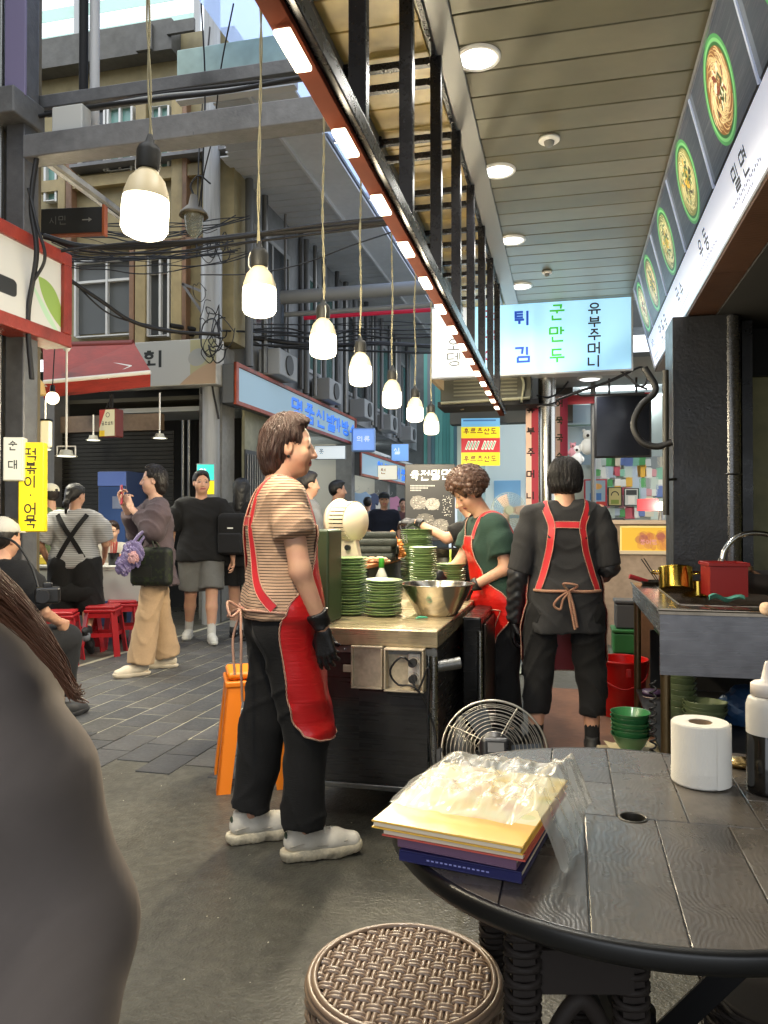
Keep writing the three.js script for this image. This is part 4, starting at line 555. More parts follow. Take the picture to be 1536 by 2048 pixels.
// ---------- black standing banner ----------
{
  const p = at(860, 1010, 6.6), w = 0.43, h = 0.66, t = thing('menu_banner', 'black standing menu banner with white brush letters behind the cart', 'banner', [p.x, 0, p.z], undefined, FACE);
  const tex = ctex(512, 768, (g, W, H) => {
    g.fillStyle = '#26272a'; g.fillRect(0, 0, W, H); g.save(); g.transform(1, -0.04, -0.12, 1, 20, 10); hangul(g, '육전밀면', W * 0.07, H * 0.07, W * 0.2, '#e9e7e2', 0.13, false, 1.08); g.restore();
    g.fillStyle = '#9a9a98'; for (let r = 0; r < 3; r++) for (let i = 0; i < 18 - r * 5; i++) g.fillRect(W * (0.1 + 0.028 * i), H * (0.27 + 0.03 * r), W * 0.02, H * 0.017);
    for (const [x, y, r, c] of [[0.26, 0.5, 0.17, '#6d6a66'], [0.55, 0.52, 0.15, '#8b8883'], [0.4, 0.75, 0.2, '#5c5955'], [0.72, 0.8, 0.16, '#7b7772']]) { g.fillStyle = c; g.beginPath(); g.ellipse(x * W, y * H, r * W, r * W * 0.8, 0, 0, 7); g.fill(); for (let i = 0; i < 50; i++) { g.fillStyle = ['#b9b4aa', '#4a4744', '#8f8a80'][i % 3]; g.fillRect((x + (hash2(i, 1, 3) - 0.5) * r * 1.4) * W, (y + (hash2(i, 2, 3) - 0.5) * r) * H, 14, 5); } }
    g.fillStyle = '#c4c1ba'; for (let i = 0; i < 60; i++) g.fillRect(W * (0.74 + 0.2 * hash2(i, 7, 1)), H * (0.4 + 0.28 * hash2(i, 8, 1)), 9, 5);
  });
  part('sheet', box(w, h, 0.012, 0, 1.7 - h / 2, -0.008), M.blackMatte, t); part('print', move(face(w - 0.01, h - 0.01), 0, 1.7 - h / 2, 0.001), printed(tex, 0.6), t); part('stand', [rod([-w / 2 + 0.02, 0, -0.03], [-w / 2 + 0.02, 1.7, -0.03], 0.01), rod([w / 2 - 0.02, 0, -0.03], [w / 2 - 0.02, 1.7, -0.03], 0.01)], M.black, t);
}
// ---------- orange stool ----------
{
  const p = onY(503, 1571, 0), t = thing('plastic_stool', 'tall orange plastic stool behind the front woman', 'stool', [at(503, 1500, 3.62).x, 0, at(503, 1500, 3.62).z], undefined, FACE + 0.25), m = std('#e27a12', 0.42), H = 0.53;
  part('seat', [box(0.23, 0.035, 0.23, 0, H - 0.018, 0, 0.016), box(0.25, 0.03, 0.25, 0, H - 0.055, 0, 0.01)], m, t);
  for (const [a, b] of [[1, 1], [1, -1], [-1, 1], [-1, -1]]) { const L = []; for (const sw of [0, 1]) { const w0 = 0.075, w1 = 0.062, lay = (x, y, z) => sw ? [b * z, y, a * x] : [a * x, y, b * z], top = H - 0.06, P = [[0.118, top, 0.118 - w0], [0.118, top, 0.118], [0.165, 0, 0.165], [0.165, 0, 0.165 - w1]].map((q) => sw ? [a * q[2], q[1], b * q[0]] : [a * q[0], q[1], b * q[2]]), Q = P.map((q) => sw ? [q[0], q[1], q[2] - b * 0.01] : [q[0] - a * 0.01, q[1], q[2]]); L.push(quad(...P), quad(...Q)); for (let i = 0; i < 4; i++) L.push(quad(P[i], P[(i + 1) % 4], Q[(i + 1) % 4], Q[i])); } part('leg', L, m, t); }
  for (const a of [0, 1, 2, 3]) part('apron', box(0.1, 0.06, 0.008, 0, H - 0.1, 0.118).rotateY(a * Math.PI / 2), m, t);
}
// ---------- floor fan behind the table ----------
{
  const p = at(988, 1502, 2.5), t = thing('floor_fan', 'black wire floor fan lying tilted behind the round table', 'fan', p), q = new THREE.Group(), tilt = (g) => { g.rotateX(Math.PI / 2 - 0.55); g.rotateY(FACE - 0.1); return g; };
  const wm = std('#b9b2a4', 0.3, { metalness: 1 }), dome = (r, k) => k * 0.055 * (1 - (r / 0.168) ** 2);
  for (const k of [1, -1]) { for (let i = 1; i <= 13; i++) { const r = 0.168 * i / 13; if (i > 3) part('wire_ring', tilt(ring(r, 0.0011, 60, 5).translate(0, dome(r, k), 0)), wm, t); } for (let i = 0; i < 4; i++) { const a = i * Math.PI / 2 + 0.5, pts = []; for (let j = 0; j <= 8; j++) { const r = 0.04 + 0.128 * j / 8; pts.push([Math.cos(a) * r, dome(r, k) + 0.003 * k, Math.sin(a) * r]); } part('spoke', tilt(tube(pts, 0.002, 12, 5)), wm, t); } }
  part('outer_ring', tilt(ring(0.17, 0.004, 70, 8)), wm, t);
  part('motor', [tilt(box(0.1, 0.09, 0.075, 0, 0.075, 0.02, 0.02)), tilt(lathe([[0, 0.06], [0.05, 0.055], [0.05, 0.02], [0, 0.02]], 24))], M.black, t);
  part('motor_label', tilt(box(0.05, 0.003, 0.03, 0, 0.122, 0.02)), std('#6a6a6c', 0.5), t);
  for (let i = 0; i < 3; i++) { const a = i * 2.094; part('blade', tilt(ext([[0.03, -0.02], [0.14, -0.06], [0.15, 0.03], [0.03, 0.02]], 0.003).rotateX(-Math.PI / 2 + 0.35).rotateY(a)), std('#4d5257', 0.4, { metalness: 0.4 }), t); }
  part('stand', [tilt(bar([-0.18, 0, 0.0], [-0.18, 0.02, 0.28], 0.012, 0.02)), tilt(bar([0.18, 0, 0], [0.18, 0.02, 0.28], 0.012, 0.02)), tilt(bar([-0.18, 0.02, 0.28], [0.18, 0.02, 0.28], 0.012, 0.02)), tilt(bar([-0.18, 0, 0], [-0.168, 0, 0], 0.012, 0.012)), tilt(bar([0.168, 0, 0], [0.18, 0, 0], 0.012, 0.012))], M.black, t);
  part('leg', [rod([-0.05, 0, 0], [-0.1, -p.y + 0.006, 0.1], 0.009), rod([0.05, 0, -0.05], [0.1, -p.y + 0.006, -0.1], 0.009), rod([0, -p.y + 0.008, 0.14], [0, -p.y + 0.008, -0.14], 0.009)], M.black, t);
}
// ---------- sink and the things on and under it ----------
{
  const x0 = 0.36, x1 = 1.3, s0 = 3.36, s1 = 4.76, y = 0.85, sm = std('#b8aa98', 0.3, { metalness: 1, roughnessMap: rep(T_BRUSH, 1.5, 1), map: rep(T_GRIME, 1.1) }), t = thing('sink', 'stainless steel sink bench at the right before the black pillar', 'sink', [0, 0, 0]);
  const bx0 = 0.47, bx1 = 1.2, bs0 = 3.56, bs1 = 4.62;
  part('rim', [sbox(x0, bx0, y - 0.02, y, s0, s1), sbox(bx1, x1, y - 0.02, y, s0, s1), sbox(bx0, bx1, y - 0.02, y, s0, bs0), sbox(bx0, bx1, y - 0.02, y, bs1, s1), rod(V(x0, y, s0), V(x0, y, s1), 0.007), rod(V(x0, y, s0), V(x1, y, s0), 0.007), rod(V(bx0, y, bs0), V(bx0, y, bs1), 0.006), rod(V(bx0, y, bs0), V(bx1, y, bs0), 0.006), rod(V(bx0, y, bs1), V(bx1, y, bs1), 0.006)], sm, t);
  part('basin', [sbox(bx0, bx0 + 0.01, y - 0.24, y - 0.022, bs0, bs1), sbox(bx1 - 0.01, bx1, y - 0.24, y - 0.022, bs0, bs1), sbox(bx0 + 0.01, bx1 - 0.01, y - 0.24, y - 0.022, bs0, bs0 + 0.01), sbox(bx0 + 0.01, bx1 - 0.01, y - 0.24, y - 0.022, bs1 - 0.01, bs1), sbox(bx0, bx1, y - 0.25, y - 0.241, bs0, bs1)], sm, t);
  for (let i = 0; i < 6; i++) part('drain_ridge', bar([0.5 + i * 0.11, y + 0.002, -(s0 + 0.03)], [0.46 + i * 0.11, y + 0.002, -(bs0 - 0.03)], 0.012, 0.005), sm, t);
  part('apron', [sbox(x0 + 0.006, x1, y - 0.27, y - 0.022, s0 + 0.006, s0 + 0.018), sbox(x0 + 0.006, x0 + 0.018, y - 0.1, y - 0.022, s0 + 0.018, s1)], std('#85858a', 0.4, { metalness: 0.7, roughnessMap: rep(T_BRUSH, 1, 0.7), map: rep(T_GRIME, 0.8) }), t);
  for (const [x, s] of [[x0 + 0.03, s0 + 0.03], [x1 - 0.03, s0 + 0.03], [x0 + 0.03, s1 - 0.03], [x1 - 0.03, s1 - 0.03]]) part('leg', rod(V(x, 0, s), V(x, y - 0.022, s), 0.02, 0.02, 16), std('#8a7658', 0.35, { metalness: 0.9, map: rep(T_GRIME, 2) }), t);
  part('shelf', sbox(x0 + 0.02, x1 - 0.02, 0.22, 0.235, s0 + 0.12, s1 - 0.02), std('#3a3a3b', 0.4, { metalness: 0.8 }), t); part('back_sheet', sbox(x0 + 0.1, x1, 0.24, y - 0.27, s1 - 0.03, s1 - 0.02), M.blackMatte, t);
  // faucet
  const fp = V(1.12, y, 4.4), f = thing('faucet', 'tall arched chrome faucet over the red tub in the sink', 'faucet', fp), L = -0.36;
  part('spout', tube([[0, 0, 0], [0, 0.17, 0], [-0.03, 0.255, 0.01], [-0.14, 0.3, 0.02], [-0.25, 0.285, 0.03], [-0.32, 0.215, 0.04], [-0.335, 0.165, 0.045]], 0.014, 60, 12), M.chrome, f); part('base', lathe([[0, 0], [0.032, 0], [0.03, 0.03], [0.018, 0.05], [0, 0.05]], 24), M.chrome, f); part('lever', rod([0.0, 0.12, 0.02], [0.05, 0.16, 0.07], 0.008), M.chrome, f); part('nozzle', rod([-0.335, 0.165, 0.045], [-0.34, 0.12, 0.046], 0.019, 0.022, 16), M.steelDull, f);
  // pots
  const pot = (px, py, d, r, h, lab, m, lean) => { const p = at(px, py, d), b = thing('pot', lab, 'pot', p); const T = (g) => g.rotateX(lean); part('wall', T(lathe([[0, 0.004], [r * 0.92, 0.004], [r, 0.012], [r, h - 0.004], [r * 1.03, h], [r * 0.97, h - 0.002], [r * 0.96, 0.012], [0, 0.01]], 44)), m, b); for (const k of [1, -1]) part('handle', T(tube([[k * r, h * 0.8, -0.03], [k * (r + 0.03), h * 0.82, -0.02], [k * (r + 0.03), h * 0.82, 0.02], [k * r, h * 0.8, 0.03]], 0.005, 20, 8)), m, b); return b; };
  const gold = std('#c9a94a', 0.24, { metalness: 1, roughnessMap: rep(T_BRUSH, 2) });
  pot(1352, 1182, 4.15, 0.088, 0.125, 'gold pot tilted open toward us at the sink edge', gold, -0.3); pot(1396, 1196, 4.25, 0.075, 0.09, 'gold pot lying between the tilted pot and the red tub', gold, -0.15);
  const tub = thing('tub', 'dark red square tub standing in the sink under the faucet', 'tub', at(1447, 1190, 3.95), undefined, FACE * 0.4); const tr = std('#7d1210', 0.4), w = 0.088, h = 0.155;
  part('wall', [box(0.18, h, 0.006, 0, h / 2, w), box(0.18, h, 0.006, 0, h / 2, -w), box(0.006, h, 0.17, w, h / 2, 0), box(0.006, h, 0.17, -w, h / 2, 0)], tr, tub); part('floor', box(0.17, 0.006, 0.17, 0, 0.003, 0), tr, tub); part('rim', [box(0.2, 0.02, 0.012, 0, h + 0.006, w + 0.003, 0.004), box(0.2, 0.02, 0.012, 0, h + 0.006, -w - 0.003, 0.004), box(0.012, 0.02, 0.168, w + 0.003, h + 0.006, 0, 0.004), box(0.012, 0.02, 0.168, -w - 0.003, h + 0.006, 0, 0.004)], tr, tub);
  solo('dish_cloth', sheet(0.16, 0.05, 18, 6, (u, v) => 0.01 * Math.sin(u * 9) + 0.012 * Math.sin(v * 7 + u * 3)), std('#3f7f74', 0.8), 'teal dish cloth under the red tub in the sink', 'cloth', undefined, at(1452, 1196, 3.78));
  solo('sponge', box(0.09, 0.05, 0.07, 0, 0.025, 0, 0.02), std('#d9b99a', 0.8), 'pale sponge on the right front rim of the sink', 'sponge', undefined, at(1545, 1226, 2.98).setY(y));
  const fpn = thing('frying_pan', 'small pan with a red handle at the left rear of the sink', 'pan', at(1312, 1172, 4.4), undefined, FACE); part('bowl', lathe([[0, 0], [0.07, 0], [0.09, 0.03], [0.092, 0.03], [0.07, 0.005], [0, 0.004]], 32), std('#35332e', 0.35, { metalness: 0.7 }), fpn); part('handle', rod([-0.05, 0.025, 0], [-0.15, 0.055, -0.01], 0.013, 0.015, 14), std('#8e1c22', 0.4), fpn); 
  solo('chopsticks', [rod([0, 0, 0], [-0.1, 0.15, 0.02], 0.003), rod([0.01, 0, 0.01], [-0.085, 0.155, 0.01], 0.003)], M.black, 'dark chopsticks leaning up from the small pan', 'chopsticks', undefined, at(1318, 1170, 4.42));
  solo('ladle', [rod([0, 0, 0], [0.2, -0.12, 0.05], 0.009), new THREE.SphereGeometry(0.035, 16, 8, 0, 7, 0, 1.6).translate(-0.02, 0, 0)], std('#7f5f48', 0.4, { metalness: 0.5 }), 'brown ladle leaning over the right rear of the sink', 'ladle', undefined, at(1500, 1140, 4.3));
  solo('basin_tub', lathe([[0, 0], [0.16, 0], [0.2, 0.11], [0.205, 0.11], [0.165, 0.006], [0, 0.006]], 40), std('#3c3b3d', 0.35, { metalness: 0.4 }), 'wide dark basin at the right rear of the sink', 'basin', undefined, at(1545, 1185, 4.2));
  // stacks of bowls
  const bowl = lathe([[0, 0.0], [0.04, 0.0], [0.044, 0.006], [0.062, 0.03], [0.083, 0.072], [0.086, 0.075], [0.08, 0.073], [0.058, 0.032], [0.04, 0.012], [0, 0.011]], 40);
  const bm = [std('#2f6b42', 0.3, { clearcoat: 0.4 }), std('#3a7a4a', 0.3, { clearcoat: 0.4 })], bm2 = [std('#5d6a4c', 0.4), std('#6a7656', 0.4)];
  const bowls = (p, n, r, step, mm, lab, gr, yb) => { for (let i = 0; i < n; i++) { const m = new THREE.Mesh(bowl, mm[i % 2]); m.name = numbered('bowl'); m.scale.setScalar(r / 0.086); m.position.set(p.x + rr(-0.002, 0.002), yb + i * step, p.z + rr(-0.002, 0.002)); m.rotation.set(rr(-0.03, 0.03), rr(0, 6), rr(-0.03, 0.03)); m.userData = { label: i === n - 1 ? 'topmost ' + lab : lab, category: 'bowl', group: gr }; scene.add(m); } };
  const crate = thing('board', 'pale low board under the stack of deep green bowls', 'board', at(1265, 1500, 3.75).setY(0), undefined, FACE); part('slab', box(0.34, 0.085, 0.3, 0.03, 0.0425, 0, 0.01), std('#b9a98a', 0.8, { map: rep(T_GRIME, 3) }), crate); part('wrapper', sheet(0.3, 0.26, 24, 20, (u, v) => 0.012 + 0.02 * fbm(u * 6, v * 6, 6, 3, 3)).translate(0.04, 0.085, 0), std('#cfc09a', 0.6), crate);
  bowls(at(1260, 1480, 3.72), 6, 0.094, 0.021, bm, 'deep green bowl in the stack on the pale board by the red bucket', 'deep green bowls on the pale board', 0.11);
  bowls(at(1362, 1430, 3.75), 9, 0.07, 0.027, bm2, 'grey green bowl in the tall stack under the sink', 'grey green bowls stacked under the sink', 0.236); bowls(at(1408, 1450, 3.62), 4, 0.1, 0.016, bm2, 'wide grey green bowl in the low stack under the sink', 'wide bowls under the sink', 0.236); bowls(at(1515, 1100, 5.25), 12, 0.085, 0.021, bm2, 'olive bowl stacked on the kitchen shelf at the right edge', 'olive bowls on the kitchen shelf', 0.801);
  solo('plastic_bag', blob(0.13, 0.17, 0.1, 5), std('#1f3f63', 0.45), 'dark blue plastic bag stuffed under the sink', 'bag', undefined, at(1490, 1450, 3.7).setY(0.236)); solo('plastic_bag', blob(0.05, 0.14, 0.05, 9), std('#8a2238', 0.45), 'crimson plastic bag beside the dark blue bag under the sink', 'bag', undefined, at(1520, 1430, 3.62).setY(0.236));
  // bucket, jar, bins
  const bk = thing('bucket', 'large red plastic bucket beside the back turned woman', 'bucket', [at(1243, 1400, 4.72).x, 0, at(1243, 1400, 4.72).z]); part('wall', lathe([[0, 0.004], [0.118, 0.004], [0.12, 0.0], [0.15, 0.355], [0.158, 0.36], [0.158, 0.374], [0.147, 0.372], [0.116, 0.012], [0, 0.012]], 48), std('#c01712', 0.32), bk); part('handle', tube([[-0.155, 0.35, 0.02], [-0.12, 0.27, 0.13], [0, 0.22, 0.19], [0.12, 0.27, 0.13], [0.155, 0.35, 0.02]], 0.005, 40, 8), std('#b01814', 0.4), bk); part('lug', box(0.03, 0.05, 0.02, 0.03, 0.31, 0.15, 0.006), std('#b81a15', 0.4), bk);
  const jr = thing('jar', 'small jar with a purple lid behind the sink leg', 'jar', at(1302, 1408, 4.3).setY(0.12)); part('glass', lathe([[0, 0], [0.045, 0], [0.048, 0.12], [0, 0.12]], 24), std('#b9a594', 0.3), jr); part('lid', lathe([[0, 0.122], [0.05, 0.122], [0.05, 0.15], [0, 0.15]], 24), std('#43304a', 0.4), jr); part('support_block', box(0.14, 0.12, 0.14, 0, -0.061, 0, 0.01), std('#4a4038', 0.7), jr);
  solo('coil_cord', tube(Array.from({ length: 60 }, (_, i) => { const a = i * 1.1; return [Math.cos(a) * 0.013, 0.42 - i * 0.006, Math.sin(a) * 0.013]; }), 0.004, 300, 6), M.cable, 'curly black cord hanging beside the sink leg', 'cord', undefined, [0.345, 0.12, -3.44]);
  const bin = (px, y0, d, w2, h2, c, lab) => { const p = at(px, 1200, d), b = thing('storage_bin', lab, 'bin', [p.x, y0, p.z], undefined, 0); part('tub', box(w2, h2 - 0.026, w2, 0, (h2 - 0.026) / 2, 0, 0.015), std(c, 0.5), b); part('lid', box(w2 + 0.015, 0.024, w2 + 0.015, 0, h2 - 0.012, 0, 0.008), std(c, 0.45), b); };
  bin(1258, 0, 5.5, 0.26, 0.28, '#3a4a3a', 'dark lower bin behind the red bucket'); bin(1260, 0.282, 5.5, 0.25, 0.17, '#1f5a2c', 'green bin stacked on the dark bin behind the red bucket'); bin(1258, 0.454, 5.5, 0.2, 0.2, '#3d3f43', 'grey bin on top of the green bin behind the bucket');
  const cb = thing('cardboard_box', 'brown cardboard box standing behind the left sink leg', 'box', at(1300, 1300, 5.4).setY(0), undefined, 0); part('carton', box(0.24, 0.62, 0.3, 0.04, 0.31, 0, 0.004), std('#6b4a33', 0.85, { map: rep(T_GRIME, 2) }), cb); part('tape', box(0.05, 0.622, 0.301, 0.04, 0.312, 0), std('#7a5a40', 0.5), cb);
  const lx = thing('floor_mat', 'brown board flooring under the back turned woman', 'floor board', [0, 0, 0]); part('board', sbox(-0.2, 0.55, 0.002, 0.03, 3.5, 5.6, 0.006), std('#80563f', 0.7, { map: rep(T_GRIME, 1), bumpMap: rep(T_WOOD, 1), bumpScale: 0.001 }), lx);
}
function sheet(w, h, nx, ny, f) { const g = new THREE.PlaneGeometry(w, h, nx, ny).rotateX(-Math.PI / 2), p = g.attributes.position; for (let i = 0; i < p.count; i++) p.setY(i, f(p.getX(i) / w + 0.5, p.getZ(i) / h + 0.5)); g.computeVertexNormals(); return g; }
function blob(rx, ry, rz, s) { const g = new THREE.IcosahedronGeometry(1, 4), p = g.attributes.position; for (let i = 0; i < p.count; i++) { const x = p.getX(i), y = p.getY(i), z = p.getZ(i), k = 0.75 + 0.5 * fbm((x + 2) * 1.7 + y, (z + 2) * 1.7 + y * 1.3, 16, s, 4); p.setXYZ(i, x * k * rx, ry * 0.5 + Math.max(-0.5, y * k * 0.6) * ry, z * k * rz); } g.computeVertexNormals(); return g; }
// ---------- round table in the foreground ----------
const TP = onY(1264, 1633, 0.73), TY = 0.73;
{
  const R = 0.4, t = thing('round_table', 'round dark wood patterned table in the right foreground', 'table', [TP.x, 0, TP.z]), pm = [0, 1, 2, 3].map((i) => std(['#5e5852', '#686159', '#59534e', '#635c54'][i], 0.37, { bumpMap: (() => { const q = rep(T_WOOD, 4.2, 4.2); q.offset.set(i * 0.37, i * 0.61); q.rotation = i % 2 ? Math.PI / 2 : Math.PI / 2 + 0.03; return q; })(), bumpScale: 0.0003, roughnessMap: rep(T_ROUGH, 1.5), map: rep(T_GRIME, 2) }));
  part('rim', [lathe([[0, -0.034], [R - 0.03, -0.034], [R - 0.008, -0.03], [R, -0.02], [R, -0.006], [R - 0.004, -0.0005], [R - 0.012, -0.0005], [R - 0.012, -0.004], [0.03, -0.004], [0.022, -0.03]], 110).translate(0, TY, 0)], std('#161514', 0.38), t);
  const circ = []; for (let i = 0; i < 90; i++) circ.push([Math.cos(i / 90 * 6.28319) * (R - 0.0125), Math.sin(i / 90 * 6.28319) * (R - 0.0125)]);
  const clip = (poly, ax, v, keepLess) => { const out = []; for (let i = 0; i < poly.length; i++) { const a = poly[i], b = poly[(i + 1) % poly.length], ia = keepLess ? a[ax] <= v : a[ax] >= v, ib = keepLess ? b[ax] <= v : b[ax] >= v; if (ia) out.push(a); if (ia !== ib) { const q = (v - a[ax]) / (b[ax] - a[ax]); out.push([a[0] + (b[0] - a[0]) * q, a[1] + (b[1] - a[1]) * q]); } } return out; };
  const W = 0.112; let k = 0;
  for (const half of [0, 1]) for (let c = -4; c <= 4; c++) {
    const a = c * W + (half ? -0.025 : 0.034), b = a + W, cuts = half ? [0, 0.12 + 0.14 * hash2(c, 1, 4), R] : [-R, 0];
    for (let q = 0; q < cuts.length - 1; q++) {
      let poly = clip(clip(clip(clip(circ, 0, a + 0.0022, false), 0, b - 0.0022, true), 1, cuts[q] + 0.0022, false), 1, cuts[q + 1] - 0.0022, true);
      if (poly.length < 3) continue; let area = 0; for (let i = 0; i < poly.length; i++) { const p = poly[i], n = poly[(i + 1) % poly.length]; area += p[0] * n[1] - n[0] * p[1]; } if (Math.abs(area) < 0.002) continue;
      const hole = Math.min(...poly.map((p) => p[0])) < 0.03 && Math.max(...poly.map((p) => p[0])) > -0.03;
      if (hole && ((half && q === 0) || (!half && q === cuts.length - 2))) { // cut round the cup hole
        const sgn = half ? 1 : -1, n0 = poly.length; let at0 = -1; for (let i = 0; i < n0; i++) if (Math.abs(poly[i][1]) < 0.003 && Math.abs(poly[(i + 1) % n0][1]) < 0.003 && Math.abs(poly[i][0] - poly[(i + 1) % n0][0]) > 0.02) at0 = i;
        if (at0 >= 0) { const p = poly[at0], e = poly[(at0 + 1) % n0], arc = []; for (let i = 0; i <= 24; i++) { const an = Math.PI * i / 24, x = (p[0] < e[0] ? -1 : 1) * Math.cos(an) * 0.0242, y = Math.sin(an) * 0.0242; if (y > 0.0023 && x > Math.min(p[0], e[0]) + 0.0004 && x < Math.max(p[0], e[0]) - 0.0004) arc.push([x, sgn * y]); } poly = [...poly.slice(0, at0 + 1), ...arc, ...poly.slice(at0 + 1)]; }
      }
      const g = ext(poly, 0.0026, 0.0014).rotateX(-Math.PI / 2).translate(0, TY - 0.0042, 0); part('plank', boxUV(clean(g)), pm[k++ % 4], t);
    }
  }
  part('cup_hole', lathe([[0.0185, -0.03], [0.0185, 0.0], [0.021, 0.002], [0.0235, 0.001], [0.024, -0.001]], 40).translate(0, TY, 0), std('#4a463e', 0.35, { metalness: 0.6 }), t);
  const lm = std('#18181a', 0.35, { metalness: 0.5 });
  for (const a of [0.35, 0.35 + Math.PI / 2, 0.35 + Math.PI, 0.35 - Math.PI / 2]) part('leg', bar([Math.cos(a) * 0.27, TY - 0.04, Math.sin(a) * 0.27], [-Math.cos(a) * 0.24 + 0.02 * Math.sin(a), 0.0, -Math.sin(a) * 0.24 - 0.02 * Math.cos(a)], 0.016, 0.036), lm, t);
  part('hub', lathe([[0, 0.3], [0.035, 0.3], [0.035, 0.42], [0, 0.42]], 20), lm, t); part('under_frame', [bar([-0.3, TY - 0.045, 0.0], [0.3, TY - 0.045, 0.0], 0.03, 0.02), bar([0, TY - 0.045, -0.3], [0, TY - 0.045, 0.3], 0.03, 0.0195)], lm, t);
}
// ---------- books under a clear bag ----------
{
  const a = onY(743, 1640, 0.785), b = onY(1044, 1695, 0.785), c = onY(878, 1524, 0.785), turn = Math.atan2(-(b.z - a.z), b.x - a.x), W = a.distanceTo(b), D = a.distanceTo(c);
  const bx = new THREE.Vector3().subVectors(b, a).normalize(), bz = new THREE.Vector3(-bx.z, 0, bx.x), ctr = a.clone().addScaledVector(bx, W / 2).addScaledVector(bz, -D / 2); // books lie along bx, spine toward us
  const page = std('#d8ccb4', 0.85, { bumpMap: rep(T_BRUSH, 8, 8), bumpScale: 0.0006 });
  const cover = ctex(256, 340, (g, w, h) => { g.fillStyle = '#e9b84a'; g.fillRect(0, 0, w, h); g.fillStyle = '#f0e2b4'; g.fillRect(0, 0, w, h * 0.74); for (let i = 0; i < 60; i++) { g.fillStyle = ['#e8c66a', '#f3ead0', '#dba9a0', '#cfd69a', '#f0d060'][i % 5]; g.globalAlpha = 0.6; g.beginPath(); g.ellipse(hash2(i, 1, 8) * w, hash2(i, 2, 8) * h * 0.72, 10 + 30 * hash2(i, 3, 8), 6 + 16 * hash2(i, 4, 8), i, 0, 7); g.fill(); } g.globalAlpha = 1; g.strokeStyle = '#c98a3a'; for (let i = 0; i < 12; i++) { g.lineWidth = 3; g.beginPath(); g.arc(w * (0.2 + 0.6 * hash2(i, 5, 2)), h * (0.15 + 0.5 * hash2(i, 6, 2)), 12 + 14 * hash2(i, 7, 2), 0, 5); g.stroke(); } });
  const spec = [['navy book at the bottom of the stack on the table edge', '#1e1f52', 0.178, 0.245, 0.016, 0.014, -0.01, 0.02], ['mauve book second from the bottom of the stack', '#6d5068', 0.176, 0.25, 0.016, 0.012, -0.004, -0.015], ['salmon red book just under the yellow book', '#c9584a', W - 0.012, D - 0.01, 0.011, 0.006, 0.002, 0.01], ['yellow patterned book on top of the stack, under the clear bag', '#e9b84a', W, D, 0.011, 0, 0, 0]];
  let y = TY + 0.001;
  spec.forEach(([lab, col, w, d, h, ox, oz, rot], i) => {
    const p = ctr.clone().addScaledVector(bx, ox).addScaledVector(bz, -oz), t = thing('book', lab, 'book', [p.x, y, p.z], undefined, turn + rot), cm = std(col, 0.4);
    part('pages', box(w - 0.006, h - 0.005, d - 0.004, -0.001, h / 2, -0.001), page, t);
    part('cover', [box(w, 0.0022, d, 0, h - 0.0011, 0, 0.0008), box(w, 0.0022, d, 0, 0.0011, 0, 0.0008), ...(i < 2 ? [box(w, h - 0.0046, 0.0025, 0, h / 2, d / 2 - 0.00125)] : [])], cm, t);
    if (i === 3) part('cover_print', move(face(w - 0.002, d - 0.002).rotateX(-Math.PI / 2), 0, h + 0.0006, 0), printed(cover, 0.35), t);
    if (i === 0) part('spine_text', move(face(w * 0.6, h * 0.4), 0, h / 2, d / 2 + 0.0008), printed(ctex(256, 24, (g) => { g.fillStyle = '#1e1f52'; g.fillRect(0, 0, 256, 24); g.fillStyle = '#8d90c8'; for (let q = 0; q < 14; q++) g.fillRect(16 + q * 16, 8, 10, 8); }), 0.4), t);
    y += h + 0.0006;
  });
  const nx = 90, ny = 70, g = new THREE.PlaneGeometry(1, 1, nx, ny), p = g.attributes.position, top = y + 0.002;
  for (let i = 0; i < p.count; i++) {
    const u = p.getX(i) + 0.5, v = p.getY(i) + 0.5; // u along the books, v away from us
    const n = fbm(u * 11, v * 11, 64, 51, 4), n2 = Math.abs(fbm(u * 14 + 3, v * 6, 64, 71, 3) - 0.5) * 2, edge = Math.min(u, v, 1 - v, 1);
    const x = (-0.045 + u * (W + 0.045) - W / 2 + 0.04) + 0.012 * (fbm(v * 5, u * 3, 64, 11, 2) - 0.5), z = D / 2 - 0.06 - v * (D - 0.03) + 0.02 * (fbm(u * 5, v * 3, 64, 13, 2) - 0.5);
    let hgt = 0.003 + 0.017 * (1 - n2) * Math.min(1, edge * 8) + 0.014 * n * Math.min(1, edge * 6);
    const over = x - (W / 2 - 0.03); if (over > 0) hgt += 0.02 * Math.sin(Math.min(1, over / 0.09) * Math.PI) * (0.6 + n) - Math.max(0, over - 0.035) * 2.2; 
    const q = ctr.clone().addScaledVector(bx, x).addScaledVector(bz, z); p.setXYZ(i, q.x, Math.max(TY + 0.004 + 0.004 * n, top + hgt), q.z);
  }
  g.computeVertexNormals();
  solo('plastic_bag', g, std('#f4f4ee', 0.16, { transmission: 0.72, thickness: 0, ior: 1.45, specularIntensity: 1 }), 'crumpled clear plastic bag lying over the stack of books', 'bag');
}
